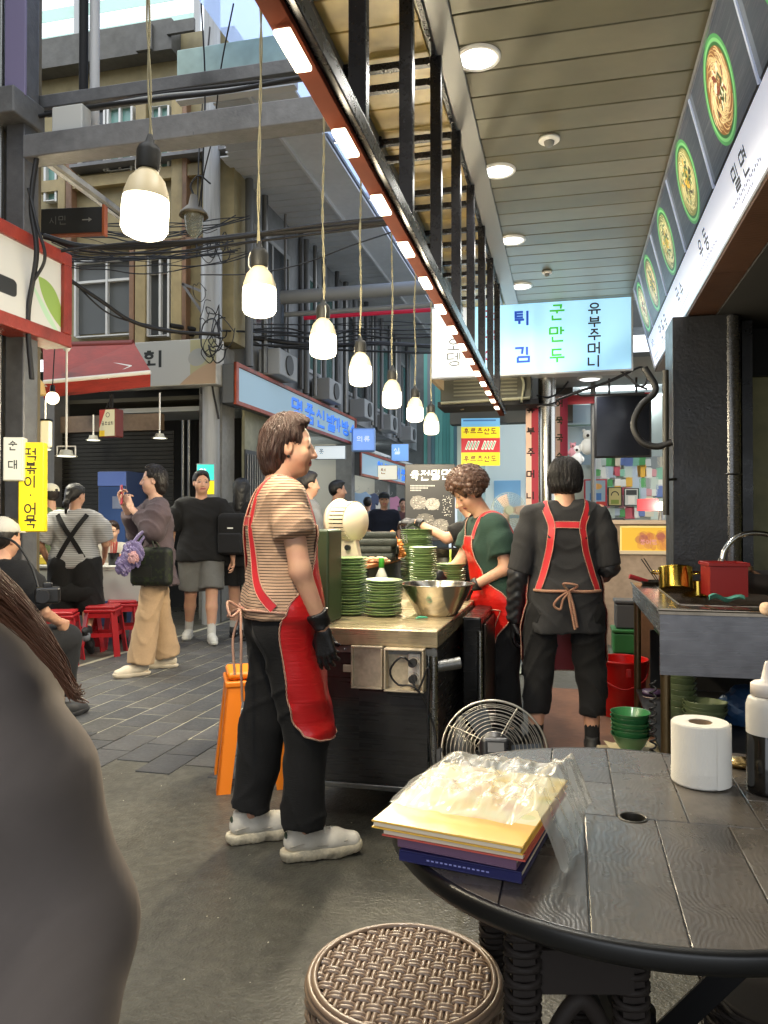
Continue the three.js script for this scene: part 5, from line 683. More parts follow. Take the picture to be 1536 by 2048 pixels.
// ---------- paper roll and sauce bottle ----------
{
  const p = onY(1399, 1563, TY), r = 0.052, h = 0.113, t = thing('paper_roll', 'white paper roll standing on the round table', 'paper roll', [p.x, TY + 0.001, p.z]);
  const pts = [[0.02, 0.002], [r - 0.002, 0.0], [r, 0.003]]; for (let i = 1; i < 9; i++) pts.push([r + (i % 2 ? 0.0006 : -0.0004), 0.003 + i * 0.003]); pts.push([r, h - 0.004], [r - 0.003, h]); for (let i = 0; i < 8; i++) pts.push([r - 0.004 - i * 0.0034, h - (i % 2 ? 0.0008 : 0)]); pts.push([0.021, h - 0.001]);
  part('paper', lathe(pts, 64), std('#e8e4da', 0.95, { bumpMap: rep(T_FINE, 3), bumpScale: 0.0006 }), t); part('core', lathe([[0.02, 0.003], [0.02, h - 0.002], [0.0185, h - 0.002], [0.0185, 0.003]], 32), std('#9b8468', 0.9), t);
  part('loose_sheet', (() => { const g = new THREE.CylinderGeometry(r + 0.0012, r + 0.0018, h - 0.004, 24, 1, true, 0.4, 1.3); return g.translate(0, h / 2, 0); })(), std('#ece8de', 0.95), t);
  const q = onY(1534, 1582, TY), b = thing('sauce_bottle', 'plastic squeeze bottle of dark sauce at the right edge of the table', 'bottle', [q.x, TY + 0.001, q.z]);
  part('sauce_part', lathe([[0, 0], [0.034, 0], [0.0365, 0.004], [0.0365, 0.105], [0, 0.105]], 44), std('#0d0b0a', 0.12, { clearcoat: 0.5 }), b);
  part('body', lathe([[0.0366, 0.1053], [0.0372, 0.13], [0.0368, 0.155], [0.033, 0.168], [0.027, 0.173], [0, 0.173]], 44), std('#dcd8d0', 0.3, { transmission: 0.25, thickness: 0 }), b);
  part('cap', lathe([[0, 0.1735], [0.029, 0.1735], [0.029, 0.193], [0.024, 0.197], [0.012, 0.199], [0.0065, 0.226], [0.0035, 0.234], [0, 0.234]], 36), std('#e9dfd6', 0.4), b);
  solo('metal_lid', lathe([[0, 0], [0.03, 0], [0.034, 0.014], [0, 0.018]], 28), std('#a58c5c', 0.25, { metalness: 1 }), 'small brass lid behind the sauce bottle on the table', 'lid', undefined, [onY(1480, 1530, TY).x, TY + 0.001, onY(1480, 1530, TY).z]);
}
// ---------- wicker stools ----------
{
  const wm = std('#7f6a58', 0.32, { clearcoat: 0.45 }), wd = std('#3a2b21', 0.4), H = 0.45, R = 0.158;
  const t = thing('wicker_stool', 'round brown wicker stool in the foreground centre', 'stool', [at(808, 1950, 1.315).x, 0, at(808, 1950, 1.315).z], undefined, FACE - 0.18);
  const P = 0.0222, n = 14, amp = 0.0023;
  for (const dir of [0, 1]) for (let i = -7; i < 7; i++) for (const k of [-1, 1]) {
    const off = (i + 0.5) * P + k * 0.0049, L = Math.sqrt(Math.max(0, (R - 0.012) ** 2 - off * off)); if (L < 0.02) continue;
    const pts = [], m = Math.ceil(2 * L / (P / 4)); for (let j = 0; j <= m; j++) { const s = -L + 2 * L * j / m, ph = Math.cos((s / P - 0.5) * Math.PI) * ((i & 1) ? -1 : 1) * (dir ? -1 : 1), y = H - 0.004 + amp * clampv(ph * 1.8, -1, 1); pts.push(dir ? [off, y, s] : [s, y, off]); }
    const g = new THREE.TubeGeometry(new THREE.CatmullRomCurve3(pts.map(A)), m * 2, 0.0045, 6); part('strand', g, wm, t);
  }
  part('under_seat', lathe([[0, H - 0.02], [R - 0.008, H - 0.02], [R - 0.008, H - 0.012], [0, H - 0.012]], 50), wd, t);
  for (const [r, y] of [[R - 0.006, H], [R + 0.003, H - 0.004], [R + 0.006, H - 0.012]]) part('rim_strand', ring(r, 0.0052, 90, 8).translate(0, y, 0), wm, t);
  const band = (y0, y1, nn, mat, holder, r0 = R + 0.004) => { const list = []; for (let y = y0; y > y1; y -= 0.011) { const pts = [], odd = Math.round(y / 0.011) % 2; for (let j = 0; j < 72; j++) { const a = j / 72 * Math.PI * 2; pts.push([Math.cos(a) * (r0 + 0.003 * Math.cos(j * Math.PI / 2 * 1 + odd * Math.PI)), y, Math.sin(a) * (r0 + 0.003 * Math.cos(j * Math.PI / 2 + odd * Math.PI))]); } list.push(tube(pts, 0.0048, 144, 5, true)); } const m = part('woven_side', list, mat, holder); m.userData.kind = 'stuff'; return m; };
  band(H - 0.022, H - 0.1, 0, wm, t);
  const leg = (a, mat, r0, r1, hh, holder) => { const list = [], x0 = Math.cos(a) * r0, z0 = Math.sin(a) * r0, x1 = Math.cos(a) * r1, z1 = Math.sin(a) * r1; list.push(bar([x0, hh, z0], [x1, 0.0, z1], 0.05, 0.03, [Math.cos(a), 0, Math.sin(a)])); for (let y = 0.01; y < hh; y += 0.0105) { const q = 1 - y / hh, cx = x0 + (x1 - x0) * q, cz = z0 + (z1 - z0) * q, g = new THREE.TorusGeometry(0.0235, 0.0048, 5, 14); g.rotateX(Math.PI / 2 + (Math.round(y / 0.0105) % 2 ? 0.22 : -0.22)); g.scale(1.15, 1, 0.85); g.rotateY(-a - Math.PI / 2); list.push(g.translate(cx, y, cz)); } part('leg', list, mat, holder); };
  for (const a of [0.8, 2.37, 3.94, 5.5]) leg(a, wm, R - 0.025, R + 0.01, H - 0.1, t);
  // second and third stools under the table
  const bm = std('#2a2522', 0.6, { specularIntensity: 0.3 });
  const other = (px, d, lab, ay) => { const p = at(px, 1900, d), s = thing('wicker_stool', lab, 'stool', [p.x, 0, p.z], undefined, ay); part('seat', lathe([[0, 0.44], [0.15, 0.44], [0.158, 0.43], [0.158, 0.38], [0.15, 0.375], [0, 0.375]], 48), bm, s); band(0.43, 0.375, 0, bm, s, 0.158); for (const a of [0.8, 2.37, 3.94, 5.5]) leg(a, bm, 0.135, 0.15, 0.375, s); };
  { // tall wicker chair frame under the left side of the table
    const p = at(1125, 1900, 1.12), c = thing('wicker_chair', 'black wicker chair with an arched front under the left side of the table', 'chair', [p.x, 0, p.z], undefined, FACE), post = (x, z, h) => { const l = [box(0.03, h, 0.025, x, h / 2, z)]; for (let y = 0.008; y < h; y += 0.0105) { const g = new THREE.TorusGeometry(0.02, 0.0046, 5, 14); g.rotateX(Math.PI / 2 + (Math.round(y / 0.0105) % 2 ? 0.24 : -0.24)); g.scale(1.1, 1, 0.9); l.push(g.translate(x, y, z)); } part('post', l, bm, c); };
    post(-0.07, 0.06, 0.66); post(0.085, 0.04, 0.64); post(-0.06, -0.3, 0.6); post(0.1, -0.3, 0.6);
    part('arch', [tube([[-0.05, 0.4, 0.06], [-0.035, 0.5, 0.06], [0.01, 0.56, 0.055], [0.05, 0.5, 0.045], [0.066, 0.4, 0.04]], 0.012, 40, 8), box(0.15, 0.06, 0.02, 0.008, 0.6, 0.05)], bm, c); part('top_rail', [bar([-0.065, 0.62, 0.06], [-0.055, 0.6, -0.3], 0.02, 0.03), bar([0.09, 0.62, 0.04], [0.1, 0.6, -0.3], 0.02, 0.03)], bm, c); part('stretcher', [rod([-0.07, 0.12, 0.06], [-0.06, 0.12, -0.3], 0.009), rod([0.085, 0.12, 0.04], [0.1, 0.12, -0.3], 0.009)], bm, c);
  }
  other(1600, 1.3, 'black wicker stool under the right side of the table', 0.5);
}
// ---------- left: red framed sign, awning, lamps and street food stall ----------
{
  const X = -3.28, e0 = onX(140, 690, X), e1 = onX(140, 515, X), sE = -e0.z, t = thing('shop_sign', 'big white signboard in a red frame at the left edge', 'shop sign', [0, 0, 0]), red = dirty('#9c3a2c', 0.5, 0.8), y0 = e0.y - 0.02, y1 = e1.y + 0.02, s0 = 1.2;
  part('box', sbox(X - 0.16, X - 0.02, y0 + 0.02, y1 - 0.02, s0, sE - 0.02), M.offwhite, t);
  const tex = ctex(1200, 260, (g, W, H) => { g.fillStyle = '#b9bab8'; g.fillRect(0, 0, W, H); g.fillStyle = '#27282a'; g.beginPath(); g.roundRect(W * 0.2, H * 0.52, W * 0.66, H * 0.2, 14); g.fill(); g.fillStyle = '#7f9a4c'; g.beginPath(); g.moveTo(W * 0.92, H * 0.35); g.quadraticCurveTo(W * 0.99, H * 0.3, W, H * 0.9); g.quadraticCurveTo(W * 0.93, H * 0.7, W * 0.92, H * 0.35); g.fill(); g.fillStyle = '#9fc0a4'; g.beginPath(); g.moveTo(W * 0.9, H * 0.45); g.quadraticCurveTo(W * 0.94, H * 0.9, W * 0.985, H * 0.95); g.quadraticCurveTo(W * 0.93, H * 0.6, W * 0.9, H * 0.45); g.fill(); });
  part('face', move(face(sE - s0 - 0.1, y1 - y0 - 0.1), X - 0.015, (y0 + y1) / 2, -(s0 + sE) / 2, Math.PI / 2), lit(tex, 0.12), t);
  part('frame', [sbox(X - 0.19, X + 0.01, y0, y0 + 0.085, s0, sE, 0.008), sbox(X - 0.19, X + 0.01, y1 - 0.085, y1, s0, sE, 0.008), sbox(X - 0.19, X + 0.012, y0 + 0.086, y1 - 0.086, sE - 0.085, sE, 0.008)], red, t);
  // red awning seen from below
  const a = at(84, 690, 8.6), b = at(266, 684, 8.6), c = at(300, 742, 7.7), d = at(86, 762, 7.7), aw = thing('awning', 'red folding awning with white arms under the left signboard', 'awning', [0, 0, 0]), am = std('#b3301f', 0.75, { transmission: 0.25, thickness: 0, map: rep(T_GRIME, 1) });
  part('canopy_sheet', quad(d, c, b, a), am, aw); const drop = (p, k) => p.clone().setY(p.y - k); part('valance', quad(drop(d, 0.17), drop(c, 0.155), c.clone().add(new THREE.Vector3(0, 0, 0.004)), d.clone().add(new THREE.Vector3(0, 0, 0.004))), am, aw); part('side_sheet', quad(drop(b, 0.02), drop(c, 0.155), c.clone().add(new THREE.Vector3(0.004, 0, 0)), b), am, aw);
  part('front_bar', rod(drop(d, 0.01), drop(c, 0.01), 0.022), M.white, aw); part('roller', rod(drop(a, 0.03), drop(b, 0.03), 0.06, 0.06, 14), std('#6a2018', 0.6), aw);
  const w2 = M.white, g1 = at(262, 733, 7.9), g2 = at(130, 742, 8.0); part('arm', rod(drop(a.clone().lerp(b, 0.1), 0.1), g1, 0.016), w2, aw); part('arm', rod(g1, drop(d.clone().lerp(c, 0.6), 0.03), 0.016), w2, aw); part('arm', rod(drop(a.clone().lerp(b, 0.02), 0.28), g2, 0.016), w2, aw); part('arm', rod(g2, drop(d.clone().lerp(c, 0.02), 0.06), 0.016), w2, aw);
  // vertical yellow and white signs
  const vs = (px, py0, py1, w, dd, bg, fg, txt, lab, em, k) => { const p = at(px, (py0 + py1) / 2, dd), h = (py1 - py0) / FPX * dd, q = thing('vertical_sign', lab, 'sign', p, undefined, FACE + 0.12); part('box', box(w, h, 0.08, 0, 0, -0.042, 0.008), std(bg, 0.4), q); part('face', move(face(w - 0.016, h - 0.016), 0, 0, 0.001), lit(ctex(160, Math.round(160 * h / w), (g, W, H) => { g.fillStyle = bg; g.fillRect(0, 0, W, H); hangul(g, txt, (W - em) / 2, H * 0.05, em, fg, 0.12, true, (H * 0.93 / txt.length) / em); }), k), q); };
  vs(61, 884, 1064, 0.145, 4.55, '#f2d814', '#2a2208', '떡볶이·어묵', 'yellow lit vertical sign with black letters at the left edge', 92, 0.62);
  vs(25, 874, 962, 0.115, 4.5, '#d9d7c4', '#26261f', '순대', 'small pale vertical sign left of the yellow sign', 84, 0.3);
  const yb = thing('lamp_box', 'small yellow lit box above the yellow sign', 'sign', at(92, 868, 5.9), undefined, FACE); part('box', box(0.07, 0.2, 0.06, 0, 0, 0, 0.01), glow('#f2cf6a', 0.5), yb); part('cap', box(0.076, 0.012, 0.066, 0, 0.107, 0), M.black, yb);
  solo('notice_board', box(0.1, 0.32, 0.02), std('#8a1a14', 0.5), 'dark red notice board at the far left edge under the signboard', 'notice board', undefined, at(8, 838, 5.2), FACE);
  // small hanging shop box
  const hb = thing('hanging_sign', 'small hanging sign box with red edge under the pale signboard', 'sign', at(222, 847, 7.9), undefined, FACE - 0.35); part('box', box(0.21, 0.29, 0.13, 0, 0, 0, 0.015), std('#6a2a22', 0.5), hb); part('face', move(face(0.19, 0.27), 0, 0, 0.067), lit(ctex(190, 270, (g, W, H) => { g.fillStyle = '#c9c5a8'; g.fillRect(0, 0, W, H); g.fillStyle = '#a8342c'; g.beginPath(); g.moveTo(0, 0); g.lineTo(W * 0.4, 0); g.lineTo(0, H * 0.7); g.fill(); g.fillStyle = '#d8b62c'; g.fillRect(0, H * 0.78, W * 0.35, H * 0.22); g.strokeStyle = '#3a3a30'; g.lineWidth = 6; g.beginPath(); g.arc(W * 0.55, H * 0.2, 22, 0, 7); g.stroke(); hangul(g, '금호상회', W * 0.14, H * 0.45, 36, '#23231c', 0.14, false, 1.05); }), 0.25), hb); part('bracket', [rod([0, 0.145, 0], [0, 0.3, 0], 0.02), rod([-0.06, 0.16, 0], [0, 0.26, 0], 0.012)], M.blackMatte, hb);
  // dark direction sign
  const ds = thing('direction_sign', 'dark direction sign with an orange edge above the wires', 'sign', at(143, 441, 6.0), undefined, FACE - 0.1); part('panel', box(0.5, 0.2, 0.05, 0, 0, 0, 0.004), std('#2b2c2d', 0.6), ds); part('edge', box(0.02, 0.235, 0.06, 0.262, -0.002, 0, 0.003), std('#a5562e', 0.5), ds); part('print', move(face(0.48, 0.18), 0, 0, 0.0262), printed(ctex(480, 180, (g) => { g.fillStyle = '#2b2c2d'; g.fillRect(0, 0, 480, 180); hangul(g, '시민', 60, 50, 70, '#6c6d6a', 0.08); g.fillStyle = '#8d8d88'; g.fillRect(330, 84, 60, 9); g.beginPath(); g.moveTo(410, 88); g.lineTo(382, 70); g.lineTo(382, 107); g.fill(); }), 0.6), ds); part('lower_edge', box(0.42, 0.012, 0.052, 0.04, -0.107, 0), std('#7a4026', 0.6), ds);
  // pendant lamps of the stall
  const lamp = (px, py, d, r, lab, top, k) => { const p = at(px, py, d), q = thing('pendant_lamp', lab, 'pendant lamp', p, 'pendant lamps of the left stalls', FACE); part('shade', lathe([[0.012, 0.05], [r * 0.5, 0.045], [r * 0.62, 0.012], [r, 0], [r * 0.98, -0.004], [r * 0.6, 0.008], [0.01, 0.04]], 32), std('#b9b6a4', 0.45, { metalness: 0.3 }), q); part('disc', new THREE.CircleGeometry(r * 0.8, 28).rotateX(Math.PI / 2).translate(0, -0.002, 0), glow('#fffbe0', 3), q); const ty = (py - top) / FPX * d; part('stem', rod([0, 0.05, 0], [0, ty, 0], 0.008), M.white, q); const l = new THREE.SpotLight(new THREE.Color(1, 0.95, 0.75), k); l.angle = 1.2; l.penumbra = 0.7; l.position.set(0, -0.02, 0); l.target.position.set(0, -1, 0); l.shadow.radius = 4; q.add(l, l.target); return q; };
  const p1 = lamp(132, 912, 5.9, 0.085, 'nearest stall lamp, on a long white stem under the red framed sign', 690, 6); part('cage', [bar([-0.07, 0.005, 0], [-0.07, 0.075, 0], 0.008, 0.008, [0, 0, 1]), bar([0.07, 0.005, 0], [0.07, 0.075, 0], 0.008, 0.008, [0, 0, 1]), bar([-0.07, 0.075, 0], [0.07, 0.075, 0], 0.008, 0.008)], M.white, p1); part('ceiling_rose', lathe([[0, 0.85], [0.035, 0.84], [0.02, 0.81], [0, 0.8]], 20), M.white, p1);
  lamp(186, 880, 7.6, 0.075, 'stall lamp below the small hanging sign box', 830, 4); lamp(319, 876, 7.9, 0.08, 'stall lamp above the woman with the phone', 785, 5); lamp(90, 899, 7.0, 0.06, 'stall lamp half hidden behind the yellow sign', 800, 3);
  const gb = thing('glowing_bulb', 'round bulb glowing beside the red awning at the left', 'light bulb', at(104, 796, 6.6)); part('globe', new THREE.SphereGeometry(0.055, 24, 18), glow('#fff0c0', 3.5), gb); part('socket', rod([0, 0.05, 0], [0, 0.11, 0], 0.025, 0.02), M.black, gb); part('cord', rod([0, 0.11, 0], [0.02, 0.45, 0], 0.005), M.cable, gb); { const l = new THREE.PointLight(new THREE.Color(1, 0.85, 0.55), 1.6); l.shadow.radius = 2; gb.add(l); }
  const hl = thing('horn_lamp', 'beige horn shaped lamp on the column by the glowing bulb', 'lamp', at(74, 775, 5.6), undefined, FACE); part('horn', lathe([[0.02, 0.06], [0.045, 0.03], [0.06, -0.05], [0.03, -0.06], [0, -0.06]], 24), std('#b89a62', 0.5, { emissive: new THREE.Color('#c8a050'), emissiveIntensity: 0.15 }), hl); part('arm', rod([0, 0.05, 0], [-0.05, 0.1, -0.05], 0.01), M.black, hl);
  // fridge
  const fr = thing('drinks_fridge', 'blue lit drinks fridge behind the woman with the phone', 'fridge', [at(220, 1000, 8.75).x, 0, at(220, 1000, 8.75).z], undefined, FACE * 0.3); part('cabinet', box(0.34, 1.78, 0.5, 0, 0.89, -0.3, 0.01), std('#39486a', 0.4), fr); part('header', box(0.34, 0.16, 0.02, 0, 1.69, -0.038, 0.004), std('#5a6fa8', 0.4, { emissive: new THREE.Color('#6a86d0'), emissiveIntensity: 0.25 }), fr); part('door', box(0.32, 1.4, 0.02, 0, 0.9, -0.038, 0.004), std('#41598a', 0.15, { emissive: new THREE.Color('#3a5488'), emissiveIntensity: 0.12 }), fr); part('notice', box(0.11, 0.14, 0.004, 0.07, 1.42, -0.026), std('#8d9ab8', 0.6), fr); part('handle', box(0.015, 0.4, 0.02, -0.14, 1.0, -0.018, 0.004), M.steel, fr);
  // stall table with trays
  const st = thing('food_stall', 'low white street food counter behind the red stools', 'food stall', [at(190, 1180, 7.75).x, 0, at(190, 1180, 7.75).z], undefined, FACE * 0.5); part('counter_top', box(1.35, 0.03, 0.55, 0, 0.76, 0, 0.008), std('#c9c9c2', 0.35, { metalness: 0.4 }), st); part('front', box(1.3, 0.3, 0.02, 0, 0.585, 0.25), std('#b3b6b4', 0.5), st); for (const [x, z] of [[-0.62, 0.22], [0.62, 0.22], [-0.62, -0.22], [0.62, -0.22]]) part('leg', rod([x, 0, z], [x, 0.745, z], 0.02), M.steel, st);
  const tray = (px, py, d, w, c, lab, food) => { const p = at(px, py, d), q = thing('food_tray', lab, 'tray', [p.x, 0.776, p.z], undefined, FACE); part('pan', [box(w, 0.012, 0.22, 0, 0.006, 0, 0.004), box(w, 0.06, 0.01, 0, 0.04, 0.11), box(w, 0.06, 0.01, 0, 0.04, -0.11), box(0.01, 0.06, 0.21, w / 2, 0.04, 0), box(0.01, 0.06, 0.21, -w / 2, 0.04, 0)], std(c, 0.4, { metalness: 0.3 }), q); part('food', Array.from({ length: 26 }, () => new THREE.IcosahedronGeometry(rr(0.014, 0.026), 0).scale(1.6, 0.7, 0.8).rotateY(rr(0, 6)).translate(rr(-0.4, 0.4) * w, 0.05 + rr(0, 0.04), rr(-0.08, 0.08))), std(food, 0.45), q).userData.kind = 'stuff'; };
  tray(100, 1118, 7.8, 0.24, '#d9c24a', 'yellow tray of food on the left end of the stall counter', '#d8c070'); tray(255, 1112, 7.85, 0.3, '#b98a5a', 'tray of orange fried food at the right end of the stall counter', '#c8702a'); 
  const cup = at(228, 1112, 7.6), cc = thing('chopstick_holder', 'dark cup of red chopsticks on the stall counter', 'cup', [cup.x, 0.776, cup.z]); part('cup', lathe([[0, 0], [0.05, 0], [0.055, 0.12], [0.05, 0.12], [0.046, 0.006], [0, 0.006]], 20), M.black, cc); part('chopsticks', Array.from({ length: 9 }, () => { const a = rr(0, 6.3), r = rr(0.01, 0.03); return rod([Math.cos(a) * r * 0.5, 0.01, Math.sin(a) * r * 0.5], [Math.cos(a) * r * 1.5, 0.22 + rr(0, 0.03), Math.sin(a) * r * 1.5], 0.004); }), std('#b0403a', 0.5), cc);
  // red stools
  const proto = (() => { const q = thing('plastic_stool', 'red plastic stool', 'stool', [0, 0, 0], 'red plastic stools at the street food stall'), m = std('#a3131d', 0.4); part('seat', [box(0.26, 0.03, 0.26, 0, 0.435, 0, 0.014), box(0.28, 0.03, 0.28, 0, 0.405, 0, 0.01)], m, q); for (const [a, b] of [[1, 1], [1, -1], [-1, 1], [-1, -1]]) part('leg', [bar([a * 0.115, 0.4, b * 0.115], [a * 0.16, 0, b * 0.16], 0.012, 0.06, [a, 0, -b])], m, q); for (const a of [0, 1, 2, 3]) part('brace', box(0.26, 0.035, 0.008, 0, 0.19, 0.135).rotateY(a * Math.PI / 2), m, q); for (const a of [0, 1, 2, 3]) part('apron', box(0.24, 0.05, 0.008, 0, 0.37, 0.124).rotateY(a * Math.PI / 2), m, q); return q; })();
  [[120, 1282, 6.55, 'red plastic stool nearest the seated man in black', 0.2], [165, 1250, 7.2, 'red plastic stool behind the legs of the woman with crossed straps', 0.5], [208, 1262, 7.0, 'red plastic stool just right of the woman with crossed straps', 0.1], [245, 1230, 7.45, 'red plastic stool just left of the cream trousers', 0.35], [300, 1225, 7.9, 'red plastic stool half hidden behind the cream trousers', 0.1]].forEach(([px, py, d, lab, r], i) => { const q = i ? proto.clone() : proto; if (i) { q.name = numbered('plastic_stool'); scene.add(q); } q.userData = { ...proto.userData, label: lab }; const p = at(px, py, d); q.position.set(p.x, 0, p.z); q.rotation.y = FACE + r; });
}
// ---------- right background: column, banners, posters and the sweet shop ----------
{
  const p = onS(1094, 900, 7.45), c = thing('steel_column', 'polished steel column under the blue menu board', 'column', [p.x, 0, p.z]); part('shaft', rod([0, 0, 0], [0, 2.56, 0], 0.08, 0.08, 28), std('#a9a7a0', 0.28, { metalness: 1, roughnessMap: rep(T_BRUSH, 2) }), c); part('collar', ring(0.084, 0.01).translate(0, 2.3, 0), M.steel, c); part('ties', [tube([[-0.09, 2.4, 0.04], [0.02, 2.37, 0.1], [0.12, 2.42, 0.06], [0.2, 2.52, 0.04]], 0.009), tube([[-0.1, 2.32, 0.05], [0, 2.3, 0.095], [0.09, 2.33, 0.03]], 0.008)], M.blackMatte, c);
  const ban = (x0, y0, x1, y1, s, lab, txt, col, ink) => { const a = onS(x0, y1, s), b = onS(x1, y0, s), w = b.x - a.x, h = b.y - a.y, t = thing('vertical_banner', lab, 'banner', [(a.x + b.x) / 2, (a.y + b.y) / 2, -s], undefined, 0.1); part('cloth', [box(w, h, 0.004, 0, 0, -0.003)], std(col, 0.8), t); part('print', move(face(w, h), 0, 0, 0.0005), printed(ctex(96, Math.round(96 * h / w), (g, W, H) => { g.fillStyle = col; g.fillRect(0, 0, W, H); g.fillStyle = '#d9b9a8'; g.fillRect(0, 0, W * 0.4, H); hangul(g, txt, W * 0.04, H * 0.04, W * 0.62, ink, 0.16, true, (H * 0.92 / txt.length) / (W * 0.62)); }), 0.8), t); part('top_rod', rod([-w / 2, h / 2 + 0.01, 0], [w / 2, h / 2 + 0.01, 0], 0.01), M.steel, t); part('base', box(w * 0.8, Math.max(0.05, (EYE + (1040 - y1) / FPX * s) * 1), 0.02, 0, -h / 2 - (a.y) / 2, -0.02), M.black, t); };
  ban(1052, 800, 1080, 1035, 7.6, 'red vertical cloth banner with dark letters left of the steel column', '유부주머니', '#9c3140', '#2a1a1c'); ban(1110, 792, 1136, 945, 7.9, 'red vertical cloth banner right of the steel column', '어묵국수', '#b23c52', '#3a3a20');
  const ac = onS(975, 785, 7.5), au = thing('air_unit', 'dark air unit box hanging under the menu board', 'air unit', [ac.x, ac.y, ac.z]); part('case', box(0.86, 0.26, 0.4, 0, 0.03, 0, 0.01), std('#38372c', 0.7), au); part('grille', Array.from({ length: 5 }, (_, i) => box(0.6, 0.014, 0.01, 0, -0.05 + i * 0.035, 0.205)), std('#5a5846', 0.6), au); part('pipe', [rod([-0.42, -0.12, 0.22], [0.42, -0.1, 0.22], 0.016), tube([[0.3, 0.16, 0.2], [0.36, 0.05, 0.24], [0.34, -0.14, 0.22]], 0.012)], std('#7a7862', 0.5), au); part('lower_bar', box(0.95, 0.05, 0.42, 0.02, -0.13, 0), M.blackMatte, au);
  solo('bracket', bar(onS(868, 752, 7.25), onS(930, 812, 7.5), 0.05, 0.1), std('#8a7a62', 0.7), 'slanting beige panel under the left end of the menu board', 'panel');
  // yellow and red snack poster
  const yp = onS(962, 890, 8.6), ya = onS(923, 932, 8.6), yb = onS(1000, 835, 8.6), yw = yb.x - ya.x, yh = yb.y - ya.y, po = thing('hanging_poster', 'yellow and red snack poster hanging left of the red banner', 'poster', [(ya.x + yb.x) / 2, (ya.y + yb.y) / 2, -8.6], undefined, 0.15);
  part('sheet', box(yw, yh, 0.006, 0, 0, -0.005), M.white, po); part('print', move(face(yw, yh), 0, 0, 0), lit(ctex(384, 480, (g, W, H) => { g.fillStyle = '#6fb3dd'; g.fillRect(0, 0, W, H); g.fillStyle = '#3d6ea8'; g.fillRect(20, 14, W - 60, 16); g.fillStyle = '#f2df1e'; g.fillRect(0, H * 0.18, W, H * 0.82); hangul(g, '후르츠산도', W * 0.05, H * 0.21, 62, '#7a4a12', 0.14, false, 1.1); g.fillStyle = '#c32330'; g.fillRect(0, H * 0.42, W, H * 0.3); for (let i = 0; i < 8; i++) { g.save(); g.translate(W * (0.16 + 0.085 * i + (i > 3 ? 0.08 : 0)), H * 0.57); g.rotate(0.35); g.fillStyle = '#e9ead8'; g.fillRect(-10, -48, 22, 94); g.fillStyle = '#5f9a72'; g.fillRect(-4, -36, 9, 70); g.restore(); } hangul(g, '후르츠산도', W * 0.05, H * 0.79, 62, '#7a4a12', 0.14, false, 1.1); }), 0.4), po);
  // bright cosmetics shop behind
  const bs = thing('bright_shop', 'bright white open shop at the end of the right side', 'shop', [0, 0, 0]), ww = std('#dfe6e8', 0.7);
  part('back_wall', sbox(-1.3, 2.6, 0, 3, 12.4, 12.5), ww, bs); part('side_wall', sbox(-1.36, -1.3, 0, 3, 9.6, 12.4), std('#b9cfca', 0.6), bs); part('ceiling', sbox(-1.36, 2.6, 2.9, 3, 9.2, 12.4), ww, bs); part('fascia', sbox(-1.36, 0.05, 2.35, 3.4, 9.0, 9.2), std('#4a4b46', 0.7), bs); part('upper_wall', sbox(-1.36, 4, 3.4, 8, 9.1, 9.5), dirty('#666a6a', 0.8, 0.4), bs);
  for (let i = 0; i < 5; i++) part('wall_poster', move(box(0.42, 0.6, 0.02, 0, 0, 0, 0.004), -0.95 + i * 0.5, 1.55 + (i % 2) * 0.12, -12.38), std(['#86b4dc', '#f0f4f6', '#a7c9e8', '#e8eef0', '#5f8fb8'][i], 0.6), bs);
  for (let i = 0; i < 3; i++) part('shelf', sbox(-1.25, 0.0, 0.5 + i * 0.4, 0.53 + i * 0.4, 12.0, 12.38), ww, bs);
  for (const [x, s] of [[-0.7, 10.6], [0.6, 9.9], [1.6, 11]]) { const lt = thing('shop_ceiling_lamp', `white ceiling lamp of the bright shop, ${x < 0 ? 'left' : x < 1 ? 'middle' : 'right'} one`, 'ceiling light', V(x, 2.87, s)); part('panel', box(0.9, 0.03, 0.5, 0, 0, 0, 0.006), glow('#f4fcff', 2.2), lt); const l = new THREE.RectAreaLight(new THREE.Color(0.94, 0.99, 1), 11, 0.9, 0.5); l.position.set(0, -0.03, 0); l.lookAt(x, 0, -s); lt.add(l); }
  // sweet shop with packs and counter
  const ss = thing('sweet_shop', 'sweet shop with packed wall behind the black hanging screen', 'shop', [0, 0, 0]); part('pack_wall', sbox(0.05, 1.6, 0.6, 2.75, 10.0, 10.05), std('#b9c4c0', 0.7), ss); part('red_fascia', rectOn(8.75, 1134, 784, 1302, 808, 0.06), std('#b0242c', 0.5), ss); part('post', rod(onS(1187, 770, 8.8).setY(0), onS(1187, 770, 8.8).setY(2.9), 0.03), M.steelDull, ss); part('side_post', rectOn(7.3, 1341, 905, 1366, 1165, 0.1), std('#a9b4b8', 0.4, { metalness: 0.4 }), ss); part('glass_case', rectOn(9.4, 1136, 808, 1186, 930, 0.03), std('#9fb6c4', 0.4), ss); part('case_shelf', rectOn(9.36, 1136, 848, 1186, 852, 0.03), std('#5f7f78', 0.5), ss);
  part('counter_front', rectOn(7.85, 1205, 1048, 1345, 1290, 0.3), std('#b79f8a', 0.6, { map: rep(T_GRIME, 1) }), ss); part('counter_top', rectOn(7.8, 1200, 1040, 1347, 1048, 0.45), std('#cdb59e', 0.4), ss); part('counter_lip', rectOn(7.82, 1225, 1102, 1345, 1108, 0.03), std('#d8c4a8', 0.4), ss);
